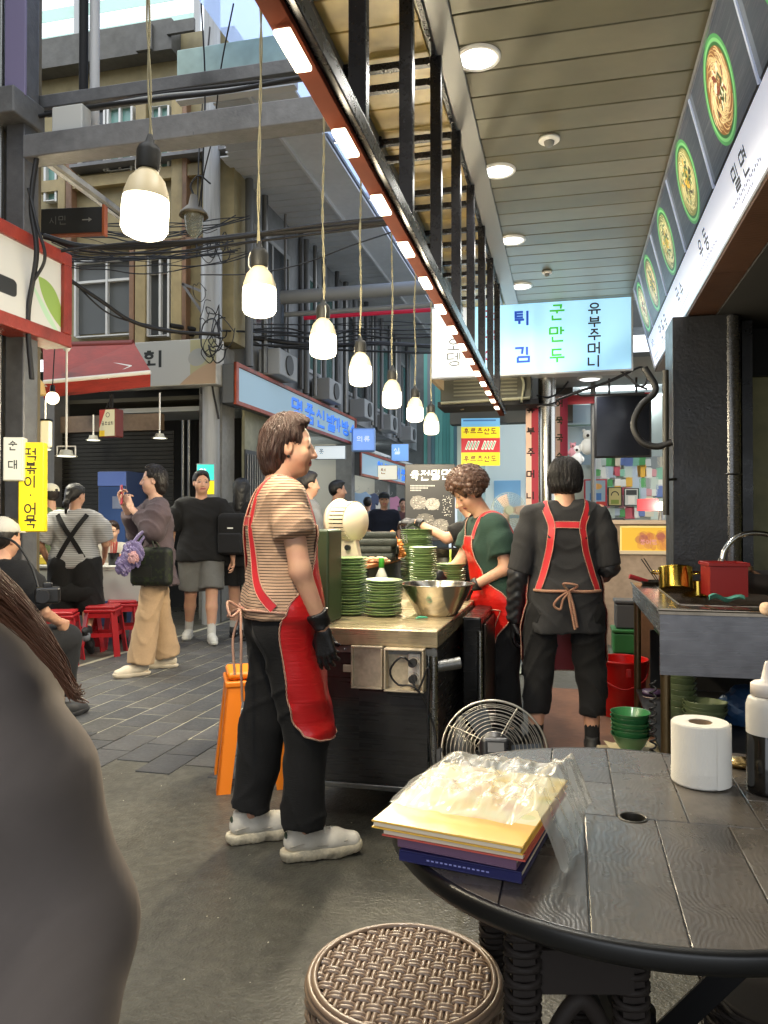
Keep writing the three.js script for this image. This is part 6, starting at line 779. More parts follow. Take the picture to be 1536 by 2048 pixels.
  const gp = onS(1240, 1104, 7.83), gq = onS(1341, 1052, 7.83); const gpan = part('gold_panel', move(face(gq.x - gp.x, gq.y - gp.y), (gp.x + gq.x) / 2, (gp.y + gq.y) / 2, -7.83), lit(ctex(320, 160, (g, W, H) => { g.fillStyle = '#dcae3a'; g.fillRect(0, 0, W, H); const cols = ['#c77f3a', '#a85a48', '#8a4652', '#d49a48', '#b06a50']; for (let i = 0; i < 34; i++) { g.globalAlpha = 0.35; g.fillStyle = cols[i % 5]; g.beginPath(); g.ellipse(W * (0.4 + 0.5 * hash2(i, 1, 6)), H * (0.3 + 0.5 * hash2(i, 2, 6)), 18 + 26 * hash2(i, 3, 6), 12 + 18 * hash2(i, 4, 6), i, 0, 7); g.fill(); } g.globalAlpha = 1; g.strokeStyle = '#e9d684'; g.lineWidth = 10; g.strokeRect(5, 5, W - 10, H - 10); hangul(g, '붕어빵', W * 0.4, H * 0.5, 34, '#c98a8a', 0.12); }), 0.35), ss);
  const sc = onS(1246, 850, 8.5), s0 = onS(1190, 916, 8.5), s1 = onS(1304, 786, 8.5), scr = thing('hanging_screen', 'large black screen hanging over the sweet shop', 'screen', [0, 0, 0]); part('bezel', sbox(s0.x, s1.x, s0.y, s1.y, 8.506, 8.56, 0.01), M.blackMatte, scr); part('panel', sbox(s0.x + 0.02, s1.x - 0.02, s0.y + 0.02, s1.y - 0.02, 8.5, 8.505), std('#17191f', 0.14), scr); part('hanger', [rod([s0.x + 0.15, s1.y, -8.53], [s0.x + 0.15, 2.9, -8.53], 0.012), rod([s1.x - 0.15, s1.y, -8.53], [s1.x - 0.15, 2.9, -8.53], 0.012)], M.black, scr);
  const cols = ['#c9d8cf', '#e8ece6', '#d8a0a8', '#5fae6a', '#b9c9d8', '#e0d7c0', '#8fc9b0', '#d06070', '#e9b84a', '#a0a8a8', '#6f86c0', '#f0f0ea'].map((c) => std(c, 0.5)), pk = [box(0.09, 0.13, 0.03, 0, 0, 0, 0.006), box(0.12, 0.16, 0.03, 0, 0, 0, 0.008), box(0.07, 0.09, 0.03, 0, 0, 0, 0.006)];
  for (let r = 0; r < 6; r++) for (let i = 0; i < 11; i++) { const x = 1196 + i * 12.6, y = 924 + r * 20, ci = Math.floor(rnd() * 12), zi = Math.floor(rnd() * 3), q = new THREE.Mesh(pk[zi], cols[ci]), p3 = onS(x + rr(-2, 2), y + rr(-3, 3), 9.96); q.name = numbered('snack_pack'); q.position.copy(p3); q.rotation.z = rr(-0.08, 0.08); q.userData = { label: `${['middling', 'large', 'little'][zi]} ${['sage', 'off white', 'rose', 'green', 'pale blue', 'cream', 'mint', 'red', 'yellow', 'grey', 'blue', 'white'][ci]} snack pack in ${['the top', 'the second', 'the third', 'the fourth', 'the fifth', 'the lowest'][r]} row under the black screen`, category: 'snack pack', group: 'snack packs on the sweet shop wall' }; scene.add(q); }
  const fp = (x0, y0, x1, y1, bg, draw, lab) => { const a = onS(x0, y1, 9.85), b = onS(x1, y0, 9.85), w = b.x - a.x, h = b.y - a.y, t = thing('framed_poster', lab, 'poster', [(a.x + b.x) / 2, (a.y + b.y) / 2, -9.85]); part('frame', box(w, h, 0.03, 0, 0, -0.017, 0.004), std(bg, 0.5), t); part('print', move(face(w * 0.86, h * 0.9), 0, 0, 0), printed(ctex(120, 160, draw), 0.5), t); };
  fp(1168, 958, 1214, 1012, '#b0303c', (g) => { g.fillStyle = '#8fa8b8'; g.fillRect(0, 0, 120, 160); g.fillStyle = '#d9a35a'; g.beginPath(); g.ellipse(66, 40, 34, 20, 0, 0, 7); g.fill(); g.fillStyle = '#3d6fae'; g.fillRect(26, 84, 70, 46); g.fillStyle = '#c23a30'; g.fillRect(0, 140, 120, 20); }, 'red framed poster of a bun on the left of the sweet shop wall');
  fp(1216, 974, 1244, 1012, '#2b2a22', (g) => { g.fillStyle = '#b9ab72'; g.fillRect(0, 0, 120, 160); g.strokeStyle = '#2b2a20'; g.lineWidth = 10; g.beginPath(); g.arc(60, 70, 36, 3.1, 6.3); g.stroke(); g.fillStyle = '#7a8a3a'; g.fillRect(20, 110, 80, 40); }, 'black framed yellow poster behind the dark haired shop keeper'); fp(1248, 976, 1278, 1012, '#26282a', (g) => { g.fillStyle = '#c9ccc4'; g.fillRect(0, 0, 120, 160); g.fillStyle = '#3a3d3f'; g.fillRect(10, 10, 100, 50); g.fillStyle = '#e8e4da'; g.fillRect(30, 70, 60, 80); }, 'black framed pale poster right of the dark haired shop keeper');
  solo('red_box', box(0.2, 0.12, 0.1), std('#c23a48', 0.5), 'red box on the sweet shop counter beside the small glowing lamp', 'box', undefined, onS(1295, 1010, 8.2));
  const sl = thing('counter_lamp', 'small glowing lamp on the sweet shop counter', 'lamp', onS(1322, 1012, 8.05)); part('globe', new THREE.SphereGeometry(0.045, 20, 14), glow('#ffe9b0', 3), sl); part('foot', rod([0, -0.15, 0], [0, -0.045, 0], 0.03, 0.02), M.steelDull, sl); { const l = new THREE.PointLight(new THREE.Color(1, 0.85, 0.6), 0.5); sl.add(l); }
  const toy = (x, y, r, c, lab) => { const p = onS(x, y, 9.2), t = thing('plush_toy', lab, 'plush toy', p); part('body', [new THREE.SphereGeometry(r, 16, 12).scale(1, 1.15, 0.9), new THREE.SphereGeometry(r * 0.7, 16, 12).translate(0, r * 1.55, 0.0), new THREE.SphereGeometry(r * 0.26, 10, 8).translate(r * 0.5, r * 2.15, 0), new THREE.SphereGeometry(r * 0.26, 10, 8).translate(-r * 0.5, r * 2.15, 0), new THREE.SphereGeometry(r * 0.3, 10, 8).scale(1, 1.6, 1).translate(r * 0.9, -r * 0.1, r * 0.3), new THREE.SphereGeometry(r * 0.3, 10, 8).scale(1, 1.6, 1).translate(-r * 0.9, -r * 0.1, r * 0.3)], std(c, 0.9), t); part('muzzle', new THREE.SphereGeometry(r * 0.22, 10, 8).translate(0, r * 1.45, r * 0.62), std('#2a2420', 0.6), t); };
  toy(1176, 893, 0.085, '#e9ebe6', 'white plush toy hanging left of the black screen'); toy(1154, 918, 0.07, '#f2f3f0', 'white plush toy hanging by the head of the back turned woman'); toy(1146, 905, 0.05, '#d89aa6', 'pink plush toy between the red banner and white toys');
  const rl = thing('iron_bracket', 'ornate black iron bracket under the right end of the menu board', 'bracket', [0, 0, 0]); part('bar', tube([[1112, 800], [1160, 782], [1215, 764], [1262, 742]].map(([x, y]) => onS(x, y, 7.25)), 0.014), M.black, rl); part('scroll', [tube([[1240, 740], [1256, 752], [1276, 770], [1296, 778]].map(([x, y]) => onS(x, y, 7.25)), 0.01), tube([[1262, 742], [1284, 734], [1296, 746], [1290, 770], [1270, 772]].map(([x, y]) => onS(x, y, 7.24)), 0.01), tube([[1150, 782], [1160, 790], [1200, 790], [1290, 785]].map(([x, y]) => onS(x, y, 7.26)), 0.008)], M.black, rl);
  const d2 = onS(1180, 757, 8.4), dl = thing('downlight', 'round ceiling lamp beyond the menu board, above the sweet shop', 'ceiling light', [d2.x, d2.y, d2.z]); part('rim', lathe([[0.13, 0.015], [0.13, 0], [0.11, -0.012], [0.105, 0]], 32), M.white, dl); part('diffuser', lathe([[0, -0.012], [0.09, -0.011], [0.108, -0.002]], 32), glow('#ffffff', 2.6), dl); { const l = new THREE.SpotLight(new THREE.Color(1, 0.97, 0.92), 6); l.angle = 1.3; l.penumbra = 0.8; l.position.set(0, -0.04, 0); l.target.position.set(0, -2, 0); l.shadow.radius = 5; dl.add(l, l.target); }
  part('awning_ceiling', sbox(-0.3, 1.6, d2.y + 0.016, d2.y + 0.06, 7.45, 9.0), std('#8d8f8c', 0.6), ss);
  // grey wall fan behind the women
  const wf = at(1017, 1020, 6.2), fan = thing('stand_fan', 'grey stand fan behind the curly haired woman', 'fan', [wf.x, 0, wf.z], undefined, FACE); const cg = std('#9aa08e', 0.45, { metalness: 0.3 }), cy = wf.y; for (let i = 3; i <= 10; i++) part('wire_ring', ring(0.014 * i, 0.0022, 44, 5).rotateX(Math.PI / 2).translate(0, cy, 0.05 * (1 - (i / 10) ** 2)), cg, fan); part('spokes', Array.from({ length: 24 }, (_, i) => { const a = i * Math.PI / 12; return rod([Math.cos(a) * 0.03, cy + Math.sin(a) * 0.03, 0.048], [Math.cos(a) * 0.14, cy + Math.sin(a) * 0.14, 0.0], 0.0014, 0.0014, 4); }), cg, fan).userData.kind = 'stuff'; part('blade', [0, 1, 2].map((i) => ext([[0.02, -0.02], [0.12, -0.05], [0.125, 0.04], [0.02, 0.02]], 0.004).rotateZ(i * 2.094).translate(0, cy, 0.01)), std('#c9a8a0', 0.4), fan); part('hub', move(new THREE.CylinderGeometry(0.035, 0.035, 0.09, 20), 0, cy, 0.0, 0, Math.PI / 2), cg, fan); part('pole', rod([0, 0.02, -0.04], [0, cy, -0.04], 0.016), cg, fan); part('base', lathe([[0, 0], [0.16, 0], [0.15, 0.02], [0, 0.03]], 30), cg, fan);
  // garments at the open shops on the left
  const gar = (x, s, c, w, h, lab) => { const t = thing('hanging_garment', lab, 'garment', V(x, 1.75, s), 'garments hanging at the open shops on the left', 0.8); part('cloth', ext([[-w * 0.28, 0], [-w / 2, -0.08], [-w * 0.42, -0.22], [-w * 0.3, -0.18], [-w * 0.32, -h], [w * 0.32, -h], [w * 0.3, -0.18], [w * 0.42, -0.22], [w / 2, -0.08], [w * 0.28, 0], [0.05, -0.03], [-0.05, -0.03]], 0.04, 0.012).translate(0, 0, -0.02), std(c, 0.9), t); part('hanger', tube([[-w * 0.26, 0.004, 0], [0, 0.05, 0], [0.012, 0.09, 0], [0, 0.11, 0], [-0.015, 0.1, 0]], 0.004, 20, 5), M.steel, t); };
  gar(-3.9, 14.2, '#8fa8c0', 0.5, 0.75, 'pale blue shirt hanging at the open shop on the left'); gar(-3.9, 14.9, '#49536b', 0.5, 0.8, 'dark blue shirt hanging at the open shop on the left'); gar(-3.9, 17.0, '#b07a92', 0.45, 0.7, 'pink blouse hanging at the far shop on the left'); gar(-3.9, 15.7, '#d8d4c8', 0.5, 0.8, 'cream shirt hanging at the open shop on the left');
  // small lit signs on the left facades
  const ls = (px, py, d, w, h, c, k, lab, txt, ink) => { const t = thing('small_sign', lab, 'sign', at(px, py, d), undefined, FACE - 0.1); part('box', box(w, h, 0.05, 0, 0, -0.028, 0.008), std('#8d9296', 0.5), t); part('face', move(face(w - 0.02, h - 0.02), 0, 0, 0.001), lit(ctex(Math.round(200 * w / h), 200, (g, W, H) => { g.fillStyle = c; g.fillRect(0, 0, W, H); hangul(g, txt, W * 0.12, H * 0.2, Math.min(W * 0.7, H * 0.4), ink, 0.12); }), k), t); };
  ls(411, 948, 8.05, 0.2, 0.22, '#35c4b8', 0.75, 'small turquoise lit sign on the grey corner pillar behind the walking person', '약', '#e8fffb'); ls(416, 975, 8.0, 0.15, 0.16, '#e6d828', 0.4, 'small yellow notice just below the turquoise sign', '곳', '#4a4210');
  ls(660, 905, 12.2, 0.5, 0.22, '#dfe9ee', 0.6, 'white lit sign over the open shop past the grey pier', '옷', '#3a4a5a'); ls(775, 945, 15.5, 0.4, 0.3, '#f2ead0', 0.55, 'cream lit sign above the far hanging garments', '천', '#7a4a3a'); ls(800, 905, 17.5, 0.4, 0.4, '#7fb0ee', 0.6, 'blue lit sign far along the left row by the black banner', '실', '#eaf4ff');
}
// ---------- figures: one smooth surface per body, meshed from a distance field ----------
const v3 = (x, y, z) => new THREE.Vector3(x, y, z);
const cap = (a, b, ra, rb = ra, o = {}) => ({ t: 0, a: A(a), b: A(b), ra, rb, ...o });
const ell = (c, r, o = {}) => ({ t: 1, c: A(c), r: Array.isArray(r) ? r : [r, r, r], ...o });
function sdfMesh(prims, cell, k = 0.02, o = {}) {
  const P = prims.map((p) => {
    const q = { ...p, k: p.k ?? k };
    if (p.t === 0) { const d = p.b.clone().sub(p.a); q.dx = d.x; q.dy = d.y; q.dz = d.z; q.l2 = Math.max(1e-9, d.lengthSq()); q.len = Math.sqrt(q.l2); q.cc = p.a.clone().add(p.b).multiplyScalar(0.5); q.R = q.len / 2 + Math.max(p.ra, p.rb); }
    else { q.cc = p.c; q.R = Math.max(...p.r); q.inv = p.q ? p.q.clone().invert() : null; }
    return q;
  });
  const lo = v3(1e9, 1e9, 1e9), hi = v3(-1e9, -1e9, -1e9);
  for (const q of P) if (!q.neg) { if (q.t === 0) { for (const [e, r] of [[q.a, q.ra], [q.b, q.rb]]) { lo.min(e.clone().subScalar(r)); hi.max(e.clone().addScalar(r)); } } else { lo.min(q.cc.clone().subScalar(q.R)); hi.max(q.cc.clone().addScalar(q.R)); } }
  const pad = cell * 2.5 + (o.pad ?? 0.012); lo.subScalar(pad); hi.addScalar(pad);
  const nx = Math.ceil((hi.x - lo.x) / cell) + 1, ny = Math.ceil((hi.y - lo.y) / cell) + 1, nz = Math.ceil((hi.z - lo.z) / cell) + 1, F = new Float32Array(nx * ny * nz), tmp = v3(0, 0, 0);
  const single = (q, x, y, z) => {
    if (q.t === 0) {
      const px = x - q.a.x, py = y - q.a.y, pz = z - q.a.z; let h = (px * q.dx + py * q.dy + pz * q.dz) / q.l2; const raw = h; h = h < 0 ? 0 : h > 1 ? 1 : h;
      const ex = px - q.dx * h, ey = py - q.dy * h, ez = pz - q.dz * h; let d = Math.sqrt(ex * ex + ey * ey + ez * ez) - (q.ra + (q.rb - q.ra) * h);
      if (q.flat) d = Math.max(d, (raw - 1) * q.len); if (q.flat === 2) d = Math.max(d, -raw * q.len); return d;
    }
    tmp.set(x - q.c.x, y - q.c.y, z - q.c.z); if (q.inv) tmp.applyQuaternion(q.inv);
    const ax = tmp.x / q.r[0], ay = tmp.y / q.r[1], az = tmp.z / q.r[2], k0 = Math.sqrt(ax * ax + ay * ay + az * az), bx = ax / q.r[0], by = ay / q.r[1], bz = az / q.r[2], k1 = Math.sqrt(bx * bx + by * by + bz * bz);
    return k1 < 1e-9 ? -Math.min(...q.r) : k0 * (k0 - 1) / k1;
  };
  const field = (x, y, z) => {
    let d = 1e9;
    for (const q of P) {
      const far = Math.hypot(x - q.cc.x, y - q.cc.y, z - q.cc.z) - q.R;
      if (q.neg) { if (far > q.k - d && far > 0.03) continue; const e = -single(q, x, y, z), h = Math.max(q.k - Math.abs(d - e), 0) / q.k; d = Math.max(d, e) + h * h * q.k * 0.25; continue; }
      if (far > d + q.k) continue; const e = single(q, x, y, z), h = Math.max(q.k - Math.abs(d - e), 0) / q.k; d = Math.min(d, e) - h * h * q.k * 0.25;
    }
    if (o.cuts) for (const c of o.cuts) d = Math.max(d, (x - c.p.x) * c.n.x + (y - c.p.y) * c.n.y + (z - c.p.z) * c.n.z);
    if (o.disp && d < 0.05 && d > -0.05) d += o.disp(x, y, z);
    return d;
  };
  for (let i = 0, iz = 0; iz < nz; iz++) for (let iy = 0; iy < ny; iy++) for (let ix = 0; ix < nx; ix++, i++) F[i] = field(lo.x + ix * cell, lo.y + iy * cell, lo.z + iz * cell);
  const idx = new Int32Array(nx * ny * nz).fill(-1), pos = [], quads = [], sx = 1, sy = nx, sz = nx * ny, cs = [0, sx, sy, sx + sy, sz, sx + sz, sy + sz, sx + sy + sz], ed = [[0, 1], [2, 3], [4, 5], [6, 7], [0, 2], [1, 3], [4, 6], [5, 7], [0, 4], [1, 5], [2, 6], [3, 7]];
  for (let iz = 0; iz < nz - 1; iz++) for (let iy = 0; iy < ny - 1; iy++) for (let ix = 0; ix < nx - 1; ix++) {
    const b = ix + iy * sy + iz * sz; let m = 0; for (let c = 0; c < 8; c++) if (F[b + cs[c]] < 0) m |= 1 << c; if (m === 0 || m === 255) continue;
    let x = 0, y = 0, z = 0, n = 0;
    for (const [p, q] of ed) { if (((m >> p) & 1) === ((m >> q) & 1)) continue; const f0 = F[b + cs[p]], f1 = F[b + cs[q]], t = f0 / (f0 - f1); x += (p & 1) + ((q & 1) - (p & 1)) * t; y += ((p >> 1) & 1) + (((q >> 1) & 1) - ((p >> 1) & 1)) * t; z += ((p >> 2) & 1) + (((q >> 2) & 1) - ((p >> 2) & 1)) * t; n++; }
    idx[b] = pos.length / 3; pos.push(lo.x + (ix + x / n) * cell, lo.y + (iy + y / n) * cell, lo.z + (iz + z / n) * cell);
  }
  for (let iz = 1; iz < nz - 1; iz++) for (let iy = 1; iy < ny - 1; iy++) for (let ix = 1; ix < nx - 1; ix++) {
    const b = ix + iy * sy + iz * sz, s = F[b] < 0;
    for (const [st, u, w] of [[sx, sy, sz], [sy, sz, sx], [sz, sx, sy]]) { if (s === F[b + st] < 0) continue; const q = [idx[b - u - w], idx[b - w], idx[b], idx[b - u]]; if (q.some((e) => e < 0)) continue; if (s) quads.push(q[0], q[1], q[2], q[0], q[2], q[3]); else quads.push(q[0], q[2], q[1], q[0], q[3], q[2]); }
  }
  const g = new THREE.BufferGeometry(), n = pos.length / 3; g.setAttribute('position', new THREE.Float32BufferAttribute(pos, 3)); g.setIndex(quads); g.computeVertexNormals();
  const uv = new Float32Array(n * 2), col = o.color ? new Float32Array(n * 3) : null;
  for (let i = 0; i < n; i++) {
    const x = pos[i * 3], y = pos[i * 3 + 1], z = pos[i * 3 + 2]; uv[i * 2] = x + z; uv[i * 2 + 1] = y;
    if (col) { const c = o.color(x, y, z); col[i * 3] = c[0]; col[i * 3 + 1] = c[1]; col[i * 3 + 2] = c[2]; }
  }
  g.setAttribute('uv', new THREE.BufferAttribute(uv, 2)); if (col) g.setAttribute('color', new THREE.BufferAttribute(col, 3));
  return g;
}
const fold = (amp, f = 1, ph = 0) => (x, y, z) => { // creases: sharp ridges that wander, over a soft swell
  const u = (y * 24 + 5.2 * Math.sin(x * 8 + ph) + 3.6 * Math.sin(z * 10 + 1.3 * ph)) * f, w = (y * 15 + x * 17 - z * 13 + 2.6 * Math.sin(y * 13 + ph)) * f, r = 1 - Math.abs(Math.sin(u)), q = 1 - Math.abs(Math.sin(w)), m = 0.5 + 0.5 * Math.sin(x * 11 + z * 9 + y * 5 + ph * 2);
  return amp * (0.7 * Math.sin(x * 19 + y * 13 + z * 8 + ph) - 1.5 * r * r * r * m - 1.1 * q * q * q * (1 - m) + 0.8); };
function hand(w, f, n, thumb, L, curl = [0.35, 0.5, 0.4], o = {}) { // wrist, finger direction, palm normal, thumb side, length
  f = A(f).clone().normalize(); n = A(n).clone(); n.addScaledVector(f, -n.dot(f)).normalize(); const s = v3(0, 0, 0).crossVectors(f, n).multiplyScalar(thumb), P = [], q = L / 0.18; w = A(w);
  const at2 = (b, F, N, S) => b.clone().addScaledVector(f, F * q).addScaledVector(n, N * q).addScaledVector(s, S * q);
  P.push(cap(w.clone().addScaledVector(f, -0.02 * q), at2(w, 0.02, 0, 0), 0.021 * q, 0.02 * q, { k: 0.015 * q }));
  [[0.028, 0.095, 0.07], [0.0095, 0.1, 0.079], [-0.0095, 0.096, 0.073], [-0.028, 0.087, 0.057]].forEach(([lat, kn, len], i) => {
    let p = at2(w, kn, 0, lat); P.push(cap(at2(w, 0.018, 0, lat * 0.55), p, 0.0145 * q, 0.0105 * q, { k: 0.013 * q }));
    let a = 0; [0.42, 0.32, 0.26].forEach((u, j) => { a += curl[j] * (o.vary ? 0.8 + 0.13 * i : 1); const e = p.clone().addScaledVector(f, Math.cos(a) * len * u * q).addScaledVector(n, Math.sin(a) * len * u * q).addScaledVector(s, lat * 0.06); P.push(cap(p, e, (0.0094 - j * 0.0008) * q, (0.0086 - j * 0.0009) * q, { k: 0.004 * q })); p = e; });
  });
  const t0 = at2(w, 0.03, 0.004, 0.022), t1 = at2(w, 0.062, 0.02, 0.046), t2 = at2(w, 0.086, 0.034, 0.049), t3 = at2(w, 0.106, 0.042, 0.044);
  P.push(cap(t0, t1, 0.0135 * q, 0.0115 * q, { k: 0.012 * q }), cap(t1, t2, 0.0105 * q, 0.0095 * q, { k: 0.004 * q }), cap(t2, t3, 0.0092 * q, 0.008 * q, { k: 0.004 * q }));
  return P;
}
const SKIN = [0.52, 0.29, 0.185];
function headParts(c, hh, yaw, pitch, roll = 0) { // head centre, head height, turn; returns prims and a painter
  const q = new THREE.Quaternion().setFromEuler(new THREE.Euler(pitch, yaw, roll, 'YXZ')), inv = q.clone().invert(); const L = (x, y, z) => v3(x * hh, y * hh, z * hh).applyQuaternion(q).add(c), e = (p, r, o = {}) => ell(L(...p), r.map((a) => a * hh), { q, k: 0.05 * hh, ...o });
  const prims = [e([0, 0.13, -0.06], [0.335, 0.36, 0.41]), e([0, -0.1, 0.1], [0.285, 0.36, 0.28]), e([0, -0.36, 0.2], [0.13, 0.11, 0.12], { k: 0.14 * hh }), e([0.17, -0.13, 0.2], [0.12, 0.15, 0.14], { k: 0.1 * hh }), e([-0.17, -0.13, 0.2], [0.12, 0.15, 0.14], { k: 0.1 * hh }),
    e([0.15, 0.035, 0.375], [0.095, 0.055, 0.06], { neg: true, k: 0.07 * hh }), e([-0.15, 0.035, 0.375], [0.095, 0.055, 0.06], { neg: true, k: 0.07 * hh }), e([0.15, 0.03, 0.285], [0.085, 0.058, 0.075], { k: 0.02 * hh }), e([-0.15, 0.03, 0.285], [0.085, 0.058, 0.075], { k: 0.02 * hh }),
    cap(L(-0.19, 0.115, 0.275), L(0.19, 0.115, 0.275), 0.045 * hh, 0.045 * hh, { k: 0.08 * hh }), cap(L(0, 0.05, 0.36), L(0, -0.12, 0.44), 0.035 * hh, 0.05 * hh, { k: 0.04 * hh }), e([0.05, -0.135, 0.39], [0.045, 0.036, 0.05], { k: 0.03 * hh }), e([-0.05, -0.135, 0.39], [0.045, 0.036, 0.05], { k: 0.03 * hh }),
    cap(L(-0.075, -0.232, 0.365), L(0.075, -0.232, 0.365), 0.024 * hh, 0.024 * hh, { k: 0.025 * hh }), cap(L(-0.06, -0.275, 0.36), L(0.06, -0.275, 0.36), 0.027 * hh, 0.027 * hh, { k: 0.02 * hh }),
    e([0.325, -0.02, -0.03], [0.045, 0.13, 0.085], { k: 0.02 * hh }), e([-0.325, -0.02, -0.03], [0.045, 0.13, 0.085], { k: 0.02 * hh }), e([0.365, 0.0, 0.0], [0.025, 0.07, 0.045], { neg: true, k: 0.02 * hh }), e([-0.365, 0.0, 0.0], [0.025, 0.07, 0.045], { neg: true, k: 0.02 * hh })];
  const tp = v3(0, 0, 0), paint = (x, y, z, skin, o = {}) => {
    tp.set(x - c.x, y - c.y, z - c.z).applyQuaternion(inv).divideScalar(hh); const ax = Math.abs(tp.x);
    if (tp.z > 0.2 && tp.y < 0.3 && tp.y > -0.45) {
      if (ax < 0.115 && tp.y < -0.205 && tp.y > -0.3 && tp.z > 0.3) return Math.abs(tp.y + 0.254) < 0.012 ? [0.16, 0.05, 0.045] : [0.42, 0.12, 0.11];
      const ey = (tp.y - 0.03) / 0.034, ex = (ax - 0.15) / 0.075; if (ex * ex + ey * ey < 1) { if (!o.closed) { if (ey > 0.55) return [0.03, 0.02, 0.018]; if (ex * ex < 0.2) return [0.025, 0.015, 0.012]; return [0.3, 0.25, 0.22]; } return ey < -0.1 && ey > -0.7 ? [0.04, 0.025, 0.02] : skin; }
      if (ax > 0.07 && ax < 0.22 && tp.y > 0.105 - (ax - 0.15) * 0.15 && tp.y < 0.135 - (ax - 0.15) * 0.15) return [0.12, 0.07, 0.05];
    }
    return skin;
  };
  return { prims, paint, L, q, hh, c };
}
function hairFor(hd, style, color, cell) {
  const { L, q, hh } = hd, e = (p, r, o = {}) => ell(L(...p), r.map((a) => a * hh), { q, k: 0.08 * hh, ...o }), P = [e([0, 0.16, -0.09], [0.375, 0.395, 0.425])];
  let disp = (x, y, z) => 0.0022 * Math.sin((x * 60 + z * 75) * 4 + 3 * Math.sin(y * 40)) + 0.0014 * Math.sin((x * 90 - z * 70) * 4);
  if (style === 'bob') { P.push(e([0, -0.06, -0.24], [0.36, 0.4, 0.29]), e([0.0, -0.34, -0.28], [0.3, 0.2, 0.2]), e([0, 0.42, -0.02], [0.27, 0.2, 0.32]), e([0, 0.42, 0.13], [0.24, 0.12, 0.2], { k: 0.1 * hh })); }
  if (style === 'short') P.push(e([0, 0.38, 0.06], [0.3, 0.2, 0.32]), e([0, 0.0, -0.22], [0.33, 0.3, 0.25]));
  if (style === 'bowl') { P.push(e([0, 0.08, -0.14], [0.42, 0.45, 0.41]), e([0, -0.17, -0.22], [0.37, 0.25, 0.29]), cap(L(0.3, -0.05, -0.05), L(0.33, -0.3, -0.08), 0.09 * hh, 0.05 * hh), cap(L(-0.3, -0.05, -0.05), L(-0.33, -0.27, -0.08), 0.09 * hh, 0.05 * hh), e([0, 0.4, 0.05], [0.28, 0.17, 0.3])); }
  if (style === 'ponytail') { P.push(e([0, 0.34, 0.12], [0.3, 0.18, 0.26]), e([0, -0.05, -0.3], [0.28, 0.28, 0.22]), cap(L(0, -0.12, -0.45), L(0, -0.42, -0.52), 0.13 * hh, 0.11 * hh), cap(L(0, -0.42, -0.52), L(0, -0.85, -0.46), 0.11 * hh, 0.05 * hh)); }
  if (style === 'long') { P.push(e([0, 0.34, 0.12], [0.3, 0.18, 0.26]), cap(L(0, -0.1, -0.26), L(0, -0.9, -0.32), 0.33 * hh, 0.24 * hh), cap(L(0.28, 0.1, 0), L(0.3, -0.6, -0.12), 0.12 * hh, 0.1 * hh), cap(L(-0.28, 0.1, 0), L(-0.3, -0.6, -0.12), 0.12 * hh, 0.1 * hh)); }
  if (style === 'curly') {
    P.length = 0; P.push(e([0, 0.2, -0.12], [0.52, 0.47, 0.52]));
    for (let i = 0; i < 130; i++) { const a = i * 2.39996, y = 1 - (i + 0.5) / 130 * 1.55, r = Math.sqrt(Math.max(0, 1 - y * y)), x = Math.cos(a) * r, z = Math.sin(a) * r; if (z > 0.55 && y < 0.45) continue; P.push(e([x * 0.54, 0.2 + y * 0.5, -0.11 + z * 0.53], [0.09 + 0.05 * hash2(i, 1, 9), 0.1, 0.1], { k: 0.025 * hh })); }
    disp = (x, y, z) => 0.0025 * Math.sin(x * 420) * Math.sin(y * 420) * Math.sin(z * 420);
  }
  P.push(e(style === 'bob' ? [0, 0.06, 0.52] : [0, -0.02, 0.5], style === 'bob' ? [0.335, 0.45, 0.44] : [0.325, 0.43, 0.42], { neg: true, k: 0.06 * hh }), e([0.4, -0.06, 0.1], [0.14, 0.2, 0.17], { neg: true, k: 0.04 * hh }), e([-0.4, -0.06, 0.1], [0.14, 0.2, 0.17], { neg: true, k: 0.04 * hh }));
  if (style === 'bowl' || style === 'long') P.splice(-2, 2);
  return sdfMesh(P, cell, 0.03, { disp, pad: 0.01 });
}
